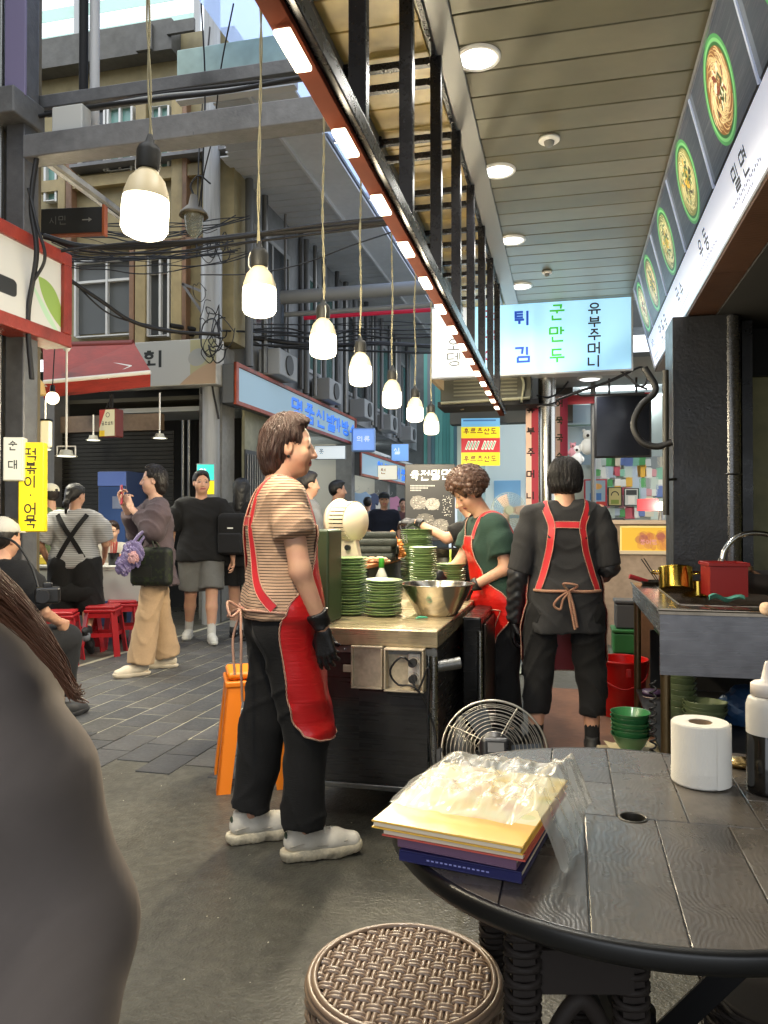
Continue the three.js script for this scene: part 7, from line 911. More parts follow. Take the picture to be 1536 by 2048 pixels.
function strands(hd, mesh, n, style, r, o = {}) { // loose locks lying over the hair, each following the head
  const bvh = bvhOf([mesh]), list = [], { q, hh } = hd, c0 = hd.L(0, 0.1, -0.08);
  for (let i = 0; i < n; i++) {
    const a0 = rr(-Math.PI, Math.PI), pts = [];
    if (style === 'curly') { const cy = rr(-0.75, 1), d = v3(Math.sqrt(1 - cy * cy) * Math.sin(a0), cy, Math.sqrt(1 - cy * cy) * Math.cos(a0)); if (d.z > 0.5 && d.y < 0.4) continue; d.applyQuaternion(q); const h = hitR(bvh, c0, d); if (h < 0.03) continue; const p = c0.clone().addScaledVector(d, h), s = v3(rr(-1, 1), rr(-1, 1), rr(-1, 1)).cross(d).normalize(), w = v3(0, 0, 0).crossVectors(d, s), R = rr(0.006, 0.013); for (let k = 0; k <= 9; k++) { const t = k / 9 * 7.5; pts.push(p.clone().addScaledVector(s, Math.cos(t) * R + k * 0.0008).addScaledVector(w, Math.sin(t) * R).addScaledVector(d, 0.001 + 0.004 * Math.sin(t * 0.5 + i))); } }
    else { const back = Math.abs(a0) > 1.0, t0 = rr(0.05, 0.7), t1 = back ? rr(1.7, 2.6) : rr(0.75, 0.95); let off = rr(-0.002, 0.0035); for (let k = 0; k <= 10; k++) { const t = t0 + (t1 - t0) * k / 10, a = a0 + 0.12 * Math.sin(t * 3 + i), d = v3(Math.sin(t) * Math.sin(a), Math.cos(t), Math.sin(t) * Math.cos(a) - (o.sweep ?? 0)).normalize().applyQuaternion(q), h = hitR(bvh, c0, d); if (h < 0.03) break; pts.push(c0.clone().addScaledVector(d, h + off + (k > 8 ? rr(0, 0.004) : 0))); } }
    if (pts.length > 4) list.push(tube(pts, r * rr(0.6, 1.3), pts.length * 2, 4));
  }
  const m = part('hair_locks', list, o.mat ?? mesh.material, mesh); m.userData.kind = 'stuff'; return m;
}
const hairMat = (c) => std(c, 0.5, { bumpMap: rep(T_BRUSH, 3, 12), bumpScale: 0.001, anisotropy: 0.5 });
const SKINM = std('#ffffff', 0.58, { vertexColors: true, sheen: 0.15 });
function bvhOf(meshes) { const g = mergeGeometries(meshes.map((m) => clean(m.geometry))); return new MeshBVH(g); }
function hitR(bvh, o, d, far = 0.6) { const r = bvh.raycastFirst(new THREE.Ray(o.clone().addScaledVector(d, far), d.clone().negate()), THREE.DoubleSide); return r ? far - r.distance : 0; }
function snapTo(bvh, pts, lift, axis) { const c = new THREE.CatmullRomCurve3(pts.map(A)), n = pts.length * 4, out = []; for (let i = 0; i <= n; i++) { const p = c.getPoint(i / n), o = axis(p), d = p.clone().sub(o).normalize(), r = hitR(bvh, o, d); out.push(r > 0.02 ? o.clone().addScaledVector(d, r + lift) : p); } for (let k = 0; k < 2; k++) for (let i = 1; i < n; i++) out[i] = out[i].clone().multiplyScalar(2).add(out[i - 1]).add(out[i + 1]).multiplyScalar(0.25); return out; }
function ribbon(pts, width, nrm, thick = 0.004) { // a flat strap along points; nrm(p) gives the outward direction
  const c = new THREE.CatmullRomCurve3(pts.map(A)), n = Math.max(28, pts.length * 2), pos = [], ind = [], uv = [];
  for (let i = 0; i <= n; i++) { const p = c.getPoint(i / n), t = c.getTangent(i / n), o = nrm(p).normalize(), s = v3(0, 0, 0).crossVectors(t, o).normalize(); for (const [a, b] of [[-1, 0], [1, 0], [1, 1], [-1, 1]]) { const q = p.clone().addScaledVector(s, a * width / 2).addScaledVector(o, b * thick); pos.push(q.x, q.y, q.z); uv.push(a * width, i / n); } if (i) for (let k = 0; k < 4; k++) { const a = (i - 1) * 4 + k, b = (i - 1) * 4 + (k + 1) % 4; ind.push(a, b, a + 4, b, b + 4, a + 4); } }
  const g = new THREE.BufferGeometry(); g.setAttribute('position', new THREE.Float32BufferAttribute(pos, 3)); g.setAttribute('uv', new THREE.Float32BufferAttribute(uv, 2)); g.setIndex(ind); const f = g.toNonIndexed(); f.computeVertexNormals(); return f;
}
const edges = (pts, width, nrm) => { const c = new THREE.CatmullRomCurve3(pts.map(A)), n = Math.max(28, pts.length * 2), l = [], r = []; for (let i = 0; i <= n; i++) { const p = c.getPoint(i / n), t = c.getTangent(i / n), o = nrm(p).normalize(), s = v3(0, 0, 0).crossVectors(t, o).normalize(); l.push(p.clone().addScaledVector(s, width / 2).addScaledVector(o, 0.003)); r.push(p.clone().addScaledVector(s, -width / 2).addScaledVector(o, 0.003)); } return [tube(l, 0.0024, n, 5), tube(r, 0.0024, n, 5)]; };
const apronRed = std('#b01317', 0.36, { clearcoat: 0.3, bumpMap: rep(T_FINE, 2), bumpScale: 0.0012 }), pipingM = std('#d8c9b8', 0.7, { map: (() => { const t = dtex(32, (x, y) => (x + y) % 0.5 < 0.25 ? [0.9, 0.86, 0.8] : [0.55, 0.12, 0.12], true); t.repeat.set(60, 2); return t; })() });
function apronSheet(spec, H) { // spec.rows: [height, half angle, rx, rz, zc] from bottom to top, in metres and radians
  const R = spec.rows, nU = 46, nV = 60, pos = [], ind = [], uv = [], edge = [];
  const row = (t) => { const f = t * (R.length - 1), i = Math.min(R.length - 2, Math.floor(f)), u = f - i, s = u * u * (3 - 2 * u); return R[i].map((a, k) => a + (R[i + 1][k] - a) * (k === 0 ? u : s)); };
  const GU = 24, GV = 40, grid = []; // rest the cloth on the figure where the figure is wider
  for (let j = 0; j <= GV; j++) for (let i = 0; i <= GU; i++) { const [y, al, rx, rz, zc] = row(j / GV), th = (i / GU * 2 - 1) * al, p = v3(rx * Math.sin(th), y, zc + rz * Math.cos(th)), o = v3(0, y, spec.axis ?? 0), d = p.clone().sub(o), r = d.length(); d.divideScalar(r); const h = spec.bvh ? hitR(spec.bvh, o, d) : 0; grid.push(spec.hug && y > spec.hug && h > 0.03 ? h + 0.007 - r : Math.max(0, h + 0.007 - r)); }
  for (let k = 0; k < 2; k++) for (let j = 1; j < GV; j++) for (let i = 1; i < GU; i++) { const a = j * (GU + 1) + i; grid[a] = Math.max(grid[a], 0.25 * (grid[a - 1] + grid[a + 1] + grid[a - GU - 1] + grid[a + GU + 1])); }
  const lift = (u, v) => { const x = Math.min(GU - 1e-6, u * GU), y = Math.min(GV - 1e-6, v * GV), i = Math.floor(x), j = Math.floor(y), fx = x - i, fy = y - j, q = (a, b) => grid[b * (GU + 1) + a]; return (q(i, j) * (1 - fx) + q(i + 1, j) * fx) * (1 - fy) + (q(i, j + 1) * (1 - fx) + q(i + 1, j + 1) * fx) * fy; };
  const pt = (u, v) => { const [y, al, rx, rz, zc] = row(v), th = (u * 2 - 1) * al, w = 0.005 * (1 + Math.sin(th * 5 + y * 9)) * (1 - v) + 0.0015 * (1 + Math.sin(y * 30 + th * 4)), p = v3(rx * Math.sin(th), y, zc + rz * Math.cos(th)), o = v3(0, y, spec.axis ?? 0), d = p.clone().sub(o).normalize(); return p.addScaledVector(d, w + lift(u, v)); };
  for (let j = 0; j <= nV; j++) for (let i = 0; i <= nU; i++) { const p = pt(i / nU, j / nV); pos.push(p.x, p.y, p.z); uv.push(p.x, p.y); if (i < nU && j < nV) { const a = j * (nU + 1) + i; ind.push(a, a + 1, a + nU + 1, a + 1, a + nU + 2, a + nU + 1); } }
  const g = new THREE.BufferGeometry(); g.setAttribute('position', new THREE.Float32BufferAttribute(pos, 3)); g.setAttribute('uv', new THREE.Float32BufferAttribute(uv, 2)); g.setIndex(ind); g.computeVertexNormals();
  const rim = []; for (let i = 0; i <= 14; i++) rim.push(pt(i / 14, 0)); for (let j = 1; j <= 24; j++) rim.push(pt(1, j / 24)); for (let i = 13; i >= 0; i--) rim.push(pt(i / 14, 1)); for (let j = 23; j > 0; j--) rim.push(pt(0, j / 24));
  return { g, rim: tube(rim, 0.0034, 260, 6, true), pt };
}
const ell2 = (c, up, dv, lat, r) => { const g = new THREE.SphereGeometry(r, 14, 10); g.scale(1.6, 1, 0.5); g.applyMatrix4(new THREE.Matrix4().makeBasis(lat, up, dv).setPosition(c)); return g; };
function person(s) {
  const H = s.H, t = thing('person', s.label, 'person', [s.at.x, s.y ?? 0, s.at.z], s.group, s.yaw), J = {}, fine = s.fine ?? 0.014, hc = s.hcell ?? 0.006, B = s.build ?? 1;
  const D = { hip: [0, 0.52, 0], neck: [0, 0.83, 0], head: [0, 0.925, 0.014], shL: [0.105, 0.805, 0], elL: [0.13, 0.635, -0.01], wrL: [0.135, 0.48, 0.03], hipL: [0.055, 0.52, 0], knL: [0.058, 0.285, 0.012], anL: [0.058, 0.045, -0.012] };
  for (const k of Object.keys(D)) { J[k] = D[k]; if (k.endsWith('L')) { const r = k.slice(0, -1) + 'R'; J[r] = [-D[k][0], D[k][1], D[k][2]]; } }
  Object.assign(J, s.j ?? {}); for (const k of Object.keys(J)) J[k] = v3(...J[k]).multiplyScalar(H);
  const ls = J.shL.clone().sub(J.shR).normalize(), lh = J.hipL.clone().sub(J.hipR).normalize(), mix = (a, b, q) => a.clone().lerp(b, q), skin = s.skin ?? SKIN;
  const hd = headParts(J.head, 0.132 * H * (s.headScale ?? 1), s.headYaw ?? 0, s.headPitch ?? 0, s.headRoll ?? 0);
  const torso = (inf, o = {}) => [[-0.02, 0.042, 0.062], [0.2, 0.038, 0.063], [0.42, 0.031, 0.058], [0.66, 0.037, 0.058], [0.86, 0.058, 0.042]].map(([q, w, r]) => { const c = mix(J.hip, J.neck, q), l = mix(lh, ls, Math.max(0, q)).normalize(), fw = v3(0, 0, 0).crossVectors(l, v3(0, 1, 0)); c.addScaledVector(fw, (s.belly ?? 0) * H * Math.max(0, 1 - Math.abs(q - 0.35) * 2)); return cap(c.clone().addScaledVector(l, -w * H * B), c.clone().addScaledVector(l, w * H * B), r * H * B + inf, r * H * B + inf, { k: 0.045, ...o }); });
  const arm = (S, ra, inf = 0) => [cap(J['sh' + S], J['el' + S], ra[0] * H + inf, ra[1] * H + inf), cap(J['el' + S], J['wr' + S], ra[1] * H + inf, ra[2] * H + inf)];
  // body with head, hands and feet as one geometry
  const bp = [...torso(-0.006), cap(mix(J.neck, J.head, -0.25), mix(J.neck, J.head, 0.7), 0.034 * H, 0.032 * H, { k: 0.03 }), ...arm('L', [0.028, 0.0225, 0.016]), ...arm('R', [0.028, 0.0225, 0.016])];
  for (const S of ['L', 'R']) bp.push(cap(J['hip' + S], J['kn' + S], 0.05 * H, 0.034 * H, { k: 0.03 }), cap(J['kn' + S], mix(J['kn' + S], J['an' + S], 0.35), 0.034 * H, 0.034 * H), cap(mix(J['kn' + S], J['an' + S], 0.35), J['an' + S], 0.034 * H, 0.02 * H));
  const white = (c) => { const n = c.attributes.position.count, a = new Float32Array(n * 3); for (let i = 0; i < n; i++) a.set(skin, i * 3); c.setAttribute('color', new THREE.BufferAttribute(a, 3)); return c; };
  const geos = [white(sdfMesh(bp, fine, 0.02)), sdfMesh([...hd.prims, cap(mix(J.neck, J.head, 0.1), mix(J.neck, J.head, 0.75), 0.032 * H, 0.03 * H, { k: 0.03 })], hc, 0.01, { color: (x, y, z) => hd.paint(x, y, z, skin, { closed: s.closedEyes }) })];
  const hands = s.hands ?? {}; const gl = [];
  for (const S of ['L', 'R']) {
    const h = hands[S] ?? {}, fdir = h.f ? v3(...h.f) : J['wr' + S].clone().sub(J['el' + S]), n = h.n ? v3(...h.n) : v3(S === 'L' ? -1 : 1, 0, 0.2), P = hand(J['wr' + S], fdir, n, (S === 'L' ? 1 : -1) * (h.flip ?? 1), 0.108 * H, h.curl, { vary: true });
    const g = sdfMesh(P, h.cell ?? s.handCell ?? 0.006, 0.006);
    if (h.glove) { const cuff = sdfMesh([cap(mix(J['el' + S], J['wr' + S], h.glove), J['wr' + S], 0.026 * H, 0.0195 * H, { flat: 2 })], 0.006, 0.005, { disp: (x, y, z) => 0.0022 * Math.sin(y * 150 + x * 60) }); part('glove', [g, cuff], h.mat ?? std('#131316', 0.35, { bumpMap: rep(T_FINE, 8), bumpScale: 0.001 }), t); } else geos.push(white(g));
  }
  if (s.barefoot) { /* feet are hidden in shoes otherwise */ }
  for (const g of geos) { const c = g.attributes.color, p2 = g.attributes.position; for (let i = 0; i < c.count; i++) { const k = 0.93 + 0.14 * fbm((p2.getX(i) + 3) * 60, (p2.getY(i) + p2.getZ(i)) * 60, 512, 77, 3); c.setXYZ(i, c.getX(i) * k, c.getY(i) * k * (0.98 + 0.03 * Math.sin(p2.getY(i) * 90)), c.getZ(i) * k); } }
  const keep = geos.map((g) => { g = g.toNonIndexed(); return g; });
  const body = new THREE.Mesh(mergeGeometries(keep), SKINM); body.name = 'body'; t.add(body);
  if (s.hair) { const hm = part('hair', hairFor(hd, s.hair.style, s.hair.color, s.hair.cell ?? 0.006), hairMat(s.hair.color), t); if (s.hair.locks) strands(hd, hm, s.hair.locks, s.hair.style, s.hair.lockR ?? 0.0016); }
  let shirt, legs; if (s.shirt) {
    const c = s.shirt, P = torso(c.inf ?? 0.01), hem = c.hem ?? 0.5; // hem height as a fraction of H
    P.unshift(cap(mix(J.hip, J.neck, 0.1).addScaledVector(lh, -0.044 * H * B), mix(J.hip, J.neck, 0.1).addScaledVector(lh, 0.044 * H * B), 0.064 * H * B + (c.inf ?? 0.01), 0.064 * H * B + (c.inf ?? 0.01), { k: 0.05 }));
    if (c.skirt) { const lo = mix(J.hipL, J.hipR, 0.5); lo.y = hem * H; P.push(cap(lo.clone().addScaledVector(lh, -0.05 * H * B), lo.clone().addScaledVector(lh, 0.05 * H * B), c.skirt * H, c.skirt * H, { k: 0.08 })); }
    for (const S of ['L', 'R']) { const w = c.sleeveR ?? [0.045, 0.04, 0.034]; const s0 = J['sh' + S].clone().setY(J['sh' + S].y - 0.008 * H), s3 = mix(s0, J['el' + S], 0.34); P.push(cap(mix(J.neck, s0, 0.3), s0, 0.03 * H, 0.035 * H, { k: 0.04 }), cap(s0, s3, 0.035 * H, w[0] * H, { k: 0.02 })); if (c.sleeve <= 1) P.push(cap(s3, mix(J['sh' + S], J['el' + S], c.sleeve), w[0] * H, w[1] * H, { flat: 1, k: 0.02 })); else P.push(cap(s3, J['el' + S], w[0] * H, w[1] * H, { k: 0.03 }), cap(J['el' + S], mix(J['el' + S], J['wr' + S], c.sleeve - 1), w[1] * H, w[2] * H, { flat: 1, k: 0.03 })); }
    const up = J.neck.clone().sub(J.hip).normalize(), nk = mix(J.neck, J.head, 0.16), cuts = [{ p: nk, n: mix(J.neck, J.head, 1).sub(J.neck).normalize() }];
    if (!c.noHem) cuts.push({ p: v3(0, hem * H, J.hip.z), n: up.clone().multiplyScalar(-1) });
    const sl = c.noCutArms === false ? cuts : cuts; shirt = part('shirt', sdfMesh(P, s.cloth ?? fine * 0.8, 0.02, { disp: c.disp ?? fold(c.fold ?? 0.0035, c.ff ?? 1, s.H), cuts: c.cutArms === false ? [cuts[0]] : sl }), c.mat, t);
  }
  if (s.legs) {
    const c = s.legs, r = c.r ?? [0.066, 0.056, 0.05], P = [cap(J.hip.clone().addScaledVector(lh, -0.04 * H * B), J.hip.clone().addScaledVector(lh, 0.04 * H * B), 0.068 * H * B, 0.068 * H * B, { k: 0.04 }), cap(mix(J.hip, J.neck, 0.16).addScaledVector(lh, -0.036 * H * B), mix(J.hip, J.neck, 0.16).addScaledVector(lh, 0.036 * H * B), 0.06 * H * B, 0.06 * H * B, { k: 0.04 })];
    for (const S of ['L', 'R']) { const e = c.end ?? 1.9; P.push(e <= 1 ? cap(J['hip' + S], mix(J['hip' + S], J['kn' + S], e), r[0] * H, r[1] * H, { flat: 1, k: 0.03 }) : cap(J['hip' + S], J['kn' + S], r[0] * H, r[1] * H, { k: 0.03 })); if (e > 1) P.push(cap(J['kn' + S], mix(J['kn' + S], J['an' + S], e - 1), r[1] * H, r[2] * H, { flat: 1, k: 0.015 })); }
    legs = part(c.name ?? 'trousers', sdfMesh(P, s.cloth ?? fine * 0.8, 0.02, { disp: fold(c.fold ?? 0.004, 0.8, s.H * 3) }), c.mat, t);
  }
  if (s.shoe) for (const S of ['L', 'R']) {
    const c = s.shoe, a = J['an' + S], dv = c[S] ? v3(...c[S]).normalize() : v3(S === 'L' ? 0.15 : -0.15, 0, 1).normalize(), sole = c.sole ?? 0.028, pt = c.pitch?.[S] ?? 0;
    const up = v3(0, 1, 0).addScaledVector(dv, -dv.y).normalize(), base = a.clone().addScaledVector(up, -a.y * (pt ? 0 : 1) - (pt ? 0.05 : 0)), q = (f, u) => base.clone().addScaledVector(dv, f * 0.113 * H).addScaledVector(up, u);
    const lat = v3(0, 0, 0).crossVectors(up, dv), qs = (f, u, w) => q(f, u).addScaledVector(lat, w), SC = H / 1.62, U = [cap(q(-0.2, sole + 0.028), q(0.15, sole + 0.03), 0.035 * SC, 0.036 * SC, { k: 0.03 }), cap(q(0.15, sole + 0.03), q(0.6, sole + 0.022), 0.037 * SC, 0.036 * SC, { k: 0.03 }), cap(q(0.6, sole + 0.02), q(0.98, sole + 0.012), 0.038 * SC, 0.032 * SC, { k: 0.03 }), cap(q(-0.12, sole + 0.05), q(-0.12, sole + 0.078), 0.033 * SC, 0.034 * SC, { k: 0.02 }), cap(q(0.05, sole + 0.055), q(0.42, sole + 0.035), 0.024 * SC, 0.026 * SC, { k: 0.02 })], sc = s.shoeCell ?? 0.007;
    const sh = part('shoe', sdfMesh(U, sc, 0.02, { cuts: [{ p: q(0, sole - 0.002), n: up.clone().multiplyScalar(-1) }, { p: q(-0.1, sole + 0.088), n: up.clone().addScaledVector(dv, -0.25).normalize() }] }), c.mat, t);
    part('sole', sdfMesh([cap(q(-0.26, 0.03), q(0.15, 0.03), 0.037 * SC, 0.034 * SC, { k: 0.02 }), cap(q(0.15, 0.032), q(0.62, 0.032), 0.034 * SC, 0.04 * SC, { k: 0.02 }), cap(q(0.62, 0.032), q(1.02, 0.036), 0.04 * SC, 0.032 * SC, { k: 0.02 })], sc * 0.8, 0.02, { cuts: [{ p: q(0, sole + 0.004), n: up.clone().addScaledVector(dv, -0.05).normalize() }, { p: q(0, 0.001), n: up.clone().multiplyScalar(-1) }, { p: q(0.95, 0.003), n: up.clone().multiplyScalar(-1).addScaledVector(dv, 0.35).normalize() }], disp: c.tread ? (x, y, z) => 0.0016 * Math.max(0, Math.sin((x * dv.x + z * dv.z) * 330)) * (y < 0.022 ? 1 : 0) : undefined }), c.soleMat ?? c.mat, sh);
    if (c.laces) { part('laces', [0, 1, 2, 3, 4].map((i) => tube([qs(0.16 + i * 0.12, sole + 0.07 - i * 0.0065, -0.028), qs(0.19 + i * 0.12, sole + 0.089 - i * 0.0075, 0), qs(0.16 + i * 0.12, sole + 0.07 - i * 0.0065, 0.028)], 0.003, 12, 5)), c.laces, sh); part('heel_tab', ell2(qs(-0.34, sole + 0.052, 0.0), up, dv, lat, 0.012), std('#2c3a2a', 0.6), sh); part('side_panel', [1, -1].map((k) => tube([qs(-0.3, sole + 0.02, k * 0.034), qs(0.0, sole + 0.03, k * 0.0375), qs(0.3, sole + 0.018, k * 0.039), qs(0.62, sole + 0.022, k * 0.038), qs(0.85, sole + 0.026, k * 0.034)], 0.0028, 24, 5)), std('#a9a294', 0.7), sh); }
    if (c.sock) part('sock', sdfMesh([cap(mix(a, J['kn' + S], c.sock), mix(a, J['kn' + S], -0.1), 0.025 * H, 0.024 * H, { flat: 0 })], 0.008, 0.01), c.sockMat, t);
  }
  return { t, J, hd, H, mix, shirt, legs };
}
// ---------- the people ----------
function crumple(rx, ry, rz, sd, k) { const g = new THREE.IcosahedronGeometry(1, 12), p = g.attributes.position; for (let i = 0; i < p.count; i++) { const x = p.getX(i), y = p.getY(i), z = p.getZ(i), n = 1 - Math.abs(fbm((x + 2) * 2.1 + y * 0.7, (z + 2) * 2.1 - y * 1.9, 64, sd, 4) - 0.5) * 3.2 * k; p.setXYZ(i, x * n * rx, ry * 0.5 + y * n * ry * 0.62, z * n * rz); } g.computeVertexNormals(); return g; }
const black = cloth('#0f0f11'), darkGrey = cloth('#29292b'), stripeT = (() => { const t = dtex(64, (x, y) => { const b = y < 0.3 ? [0.24, 0.17, 0.14] : y < 0.62 ? [0.72, 0.6, 0.5] : y < 0.7 ? [0.55, 0.3, 0.2] : [0.74, 0.62, 0.52]; return b; }, true); t.repeat.set(1, 96); return t; })();
{ // woman in the striped shirt and red apron, front centre
  const p = person({
    label: 'person in a striped t-shirt and red apron standing in profile beside the cart', H: 1.62, at: at(560, 1700, 2.85), yaw: camYaw(76), build: 1.14, belly: 0.006, fine: 0.012, cloth: 0.008, hcell: 0.0036, handCell: 0.0035, shoeCell: 0.0045, headYaw: -0.12, headPitch: 0.03,
    j: { head: [0, 0.918, 0.022], neck: [0, 0.835, -0.004], shR: [-0.105, 0.808, 0.004], shL: [0.1, 0.806, 0.0], elR: [-0.135, 0.645, 0.028], wrR: [-0.125, 0.522, 0.078], elL: [0.13, 0.64, 0.03], wrL: [0.1, 0.5, 0.1], hipR: [-0.055, 0.515, 0.006], hipL: [0.055, 0.515, -0.006], knR: [-0.058, 0.28, 0.052], knL: [0.06, 0.28, -0.03], anR: [-0.058, 0.05, 0.046], anL: [0.065, 0.05, -0.066], hip: [0, 0.52, -0.0] },
    hair: { style: 'bob', color: '#2e1810', cell: 0.0042, locks: 420 }, hands: { R: { glove: 0.72, f: [0.0, -1, 0.12], n: [0.9, 0, 0.5], curl: [0.3, 0.45, 0.35] }, L: { glove: 0.6, curl: [0.4, 0.5, 0.4] } },
    shirt: { mat: std('#ffffff', 0.9, { map: stripeT, bumpMap: rep(T_FINE, 5), bumpScale: 0.0009 }), sleeve: 0.56, hem: 0.535, inf: 0.012, sleeveR: [0.045, 0.047, 0.04], fold: 0.0045, ff: 1.3 },
    legs: { mat: cloth('#0d0d0f'), r: [0.06, 0.054, 0.051], end: 1.88, fold: 0.008 }, shoe: { mat: std('#d9d3c6', 0.7, { map: rep(T_SOFT, 6) }), soleMat: std('#e4d8bc', 0.75, { map: rep(T_GRIME, 6) }), sole: 0.04, tread: true, laces: std('#e6e2d6', 0.8), R: [0.02, 0, 1], L: [0.1, 0, 1] },
  });
  const bv = bvhOf([p.shirt, p.legs]), ap = apronSheet({ bvh: bv, axis: 0.01, hug: 0.9, rows: [[0.44, 0.95, 0.165, 0.15, 0.05], [0.447, 1.25, 0.165, 0.15, 0.05], [0.47, 1.5, 0.165, 0.15, 0.045], [0.52, 1.68, 0.165, 0.15, 0.04], [0.62, 1.75, 0.165, 0.145, 0.03], [0.84, 1.78, 0.16, 0.14, 0.012], [0.93, 1.55, 0.155, 0.135, 0.006], [1.02, 1.0, 0.15, 0.13, 0.008], [1.12, 0.66, 0.14, 0.125, 0.01], [1.2, 0.5, 0.13, 0.11, 0.012]] });
  const a = part('apron', ap.g, apronRed, p.t); part('piping', ap.rim, pipingM, a);
  const ax = (q) => v3(q.x * 0.35, Math.min(q.y, 1.2), 0), up = (q) => q.clone().sub(ax(q)), S = (k) => snapTo(bv, [[k * 0.06, 1.2, 0.148], [k * 0.08, 1.3, 0.085], [k * 0.085, 1.362, 0.0], [k * 0.08, 1.3, -0.08], [k * 0.07, 1.22, -0.128], [k * 0.1, 1.1, -0.124], [k * 0.135, 1.0, -0.095], [k * 0.158, 0.915, -0.03]], 0.002, ax);
  const s1 = S(1), s2 = S(-1), cr = snapTo(bv, [[-0.075, 1.215, -0.132], [0, 1.22, -0.142], [0.075, 1.215, -0.132]], 0.004, ax), st = part('strap', [ribbon(s1, 0.034, up), ribbon(s2, 0.034, up), ribbon(cr, 0.034, up)], std('#b3202a', 0.6), p.t); part('piping', [...edges(s1, 0.034, up), ...edges(s2, 0.034, up), ...edges(cr, 0.034, up)], pipingM, st);
  const tie = snapTo(bv, [[-0.17, 0.9, -0.0], [-0.15, 0.905, -0.09], [-0.09, 0.9, -0.142], [0, 0.905, -0.152], [0.09, 0.9, -0.142], [0.15, 0.905, -0.09], [0.17, 0.9, 0]], 0.005, ax), kz = tie[Math.floor(tie.length / 2)].z; part('tie', [tube(tie, 0.005, 60), tube([[-0.05, 0.9, kz], [-0.07, 0.93, kz - 0.05], [-0.1, 0.88, kz - 0.04], [-0.06, 0.895, kz - 0.005], [-0.06, 0.8, kz - 0.03], [-0.075, 0.67, kz - 0.025]], 0.005, 60), tube([[-0.05, 0.895, kz], [-0.02, 0.87, kz - 0.05], [-0.06, 0.9, kz - 0.01], [-0.1, 0.82, kz - 0.005], [-0.11, 0.7, kz - 0.005], [-0.1, 0.58, kz + 0.0]], 0.005, 60)], pipingM, p.t);
  part('earring', new THREE.SphereGeometry(0.006, 10, 8).translate(...p.hd.L(-0.33, -0.17, -0.02).toArray()), std('#15120f', 0.2), p.t);
}
{ // curly haired woman bending over the bowl
  const H = 1.5, f = (x, y, z) => [x / H, y / H, z / H], p = person({
    label: 'person with curly hair in dark green and a red apron bending over the steel bowl', H, at: at(1002, 1470, 4.3), yaw: camYaw(-97), build: 1.22, belly: 0.008, fine: 0.014, cloth: 0.01, hcell: 0.0045, handCell: 0.005, headYaw: 0.1, headPitch: 0.7, closedEyes: true,
    j: { hip: f(0, 0.74, -0.02), hipL: f(0.09, 0.74, -0.02), hipR: f(-0.09, 0.74, -0.02), neck: f(0, 1.245, 0.1), head: f(0, 1.37, 0.185), shL: f(0.155, 1.19, 0.06), shR: f(-0.155, 1.19, 0.1), elL: f(0.2, 0.96, 0.03), wrL: f(0.13, 0.86, 0.2), elR: f(-0.15, 0.98, 0.2), wrR: f(-0.06, 0.88, 0.36), knL: f(0.085, 0.4, 0.02), knR: f(-0.085, 0.4, 0.0), anL: f(0.09, 0.07, -0.03), anR: f(-0.09, 0.07, -0.05) },
    hair: { style: 'curly', color: '#4a3226', cell: 0.0048, locks: 420, lockR: 0.0022 }, hands: { L: { f: [-0.3, -0.6, 0.7], n: [-0.9, -0.1, 0], curl: [0.4, 0.5, 0.4] , glove: 0.8 }, R: { glove: 0.75, f: [0.2, -0.35, 0.9], n: [0.3, -0.9, 0], curl: [0.3, 0.4, 0.3] } },
    shirt: { mat: cloth('#1f3a30'), sleeve: 0.72, hem: 0.5, inf: 0.014, sleeveR: [0.052, 0.052, 0.04], fold: 0.005 }, legs: { mat: black, r: [0.074, 0.06, 0.054], end: 1.9 }, shoe: { mat: std('#3a3a3a', 0.6), sole: 0.02 },
  });
  const bv = bvhOf([p.shirt, p.legs]), ap = apronSheet({ bvh: bv, axis: 0.03, hug: 0.8, rows: [[0.5, 0.7, 0.17, 0.15, 0.03], [0.56, 1.2, 0.17, 0.15, 0.025], [0.7, 1.6, 0.165, 0.145, 0.02], [0.8, 1.6, 0.16, 0.145, 0.035], [0.92, 1.05, 0.15, 0.14, 0.06], [1.04, 0.7, 0.14, 0.13, 0.09], [1.13, 0.55, 0.13, 0.12, 0.115]] });
  const a = part('apron', ap.g, std('#c01a14', 0.36, { clearcoat: 0.3, bumpMap: rep(T_FINE, 2), bumpScale: 0.0012 }), p.t); part('piping', ap.rim, pipingM, a);
  const pk = []; for (const [u, v] of [[0.76, 0.2], [0.93, 0.2], [0.93, 0.4], [0.76, 0.4], [0.76, 0.2]]) { const q = ap.pt(u, v); pk.push(q.add(v3(q.x, 0, q.z).normalize().multiplyScalar(0.008))); } part('pocket', [0, 1, 2, 3].map((i) => rod(pk[i], pk[i + 1], 0.0026, 0.0026, 6)), pipingM, a);
  const ax = (q) => v3(q.x * 0.35, Math.min(q.y, 1.1), 0.06), up = (q) => q.clone().sub(ax(q)), S = (k) => snapTo(bv, [[k * 0.07, 1.13, 0.235], [k * 0.09, 1.22, 0.17], [k * 0.095, 1.275, 0.085], [k * 0.09, 1.2, -0.005], [k * 0.1, 1.08, -0.075], [k * 0.13, 0.92, -0.09], [k * 0.16, 0.8, -0.02]], 0.002, ax);
  const s1 = S(1), s2 = S(-1), st = part('strap', [ribbon(s1, 0.032, up), ribbon(s2, 0.032, up)], std('#b3202a', 0.6), p.t); part('piping', [...edges(s1, 0.032, up), ...edges(s2, 0.032, up)], pipingM, st);
}
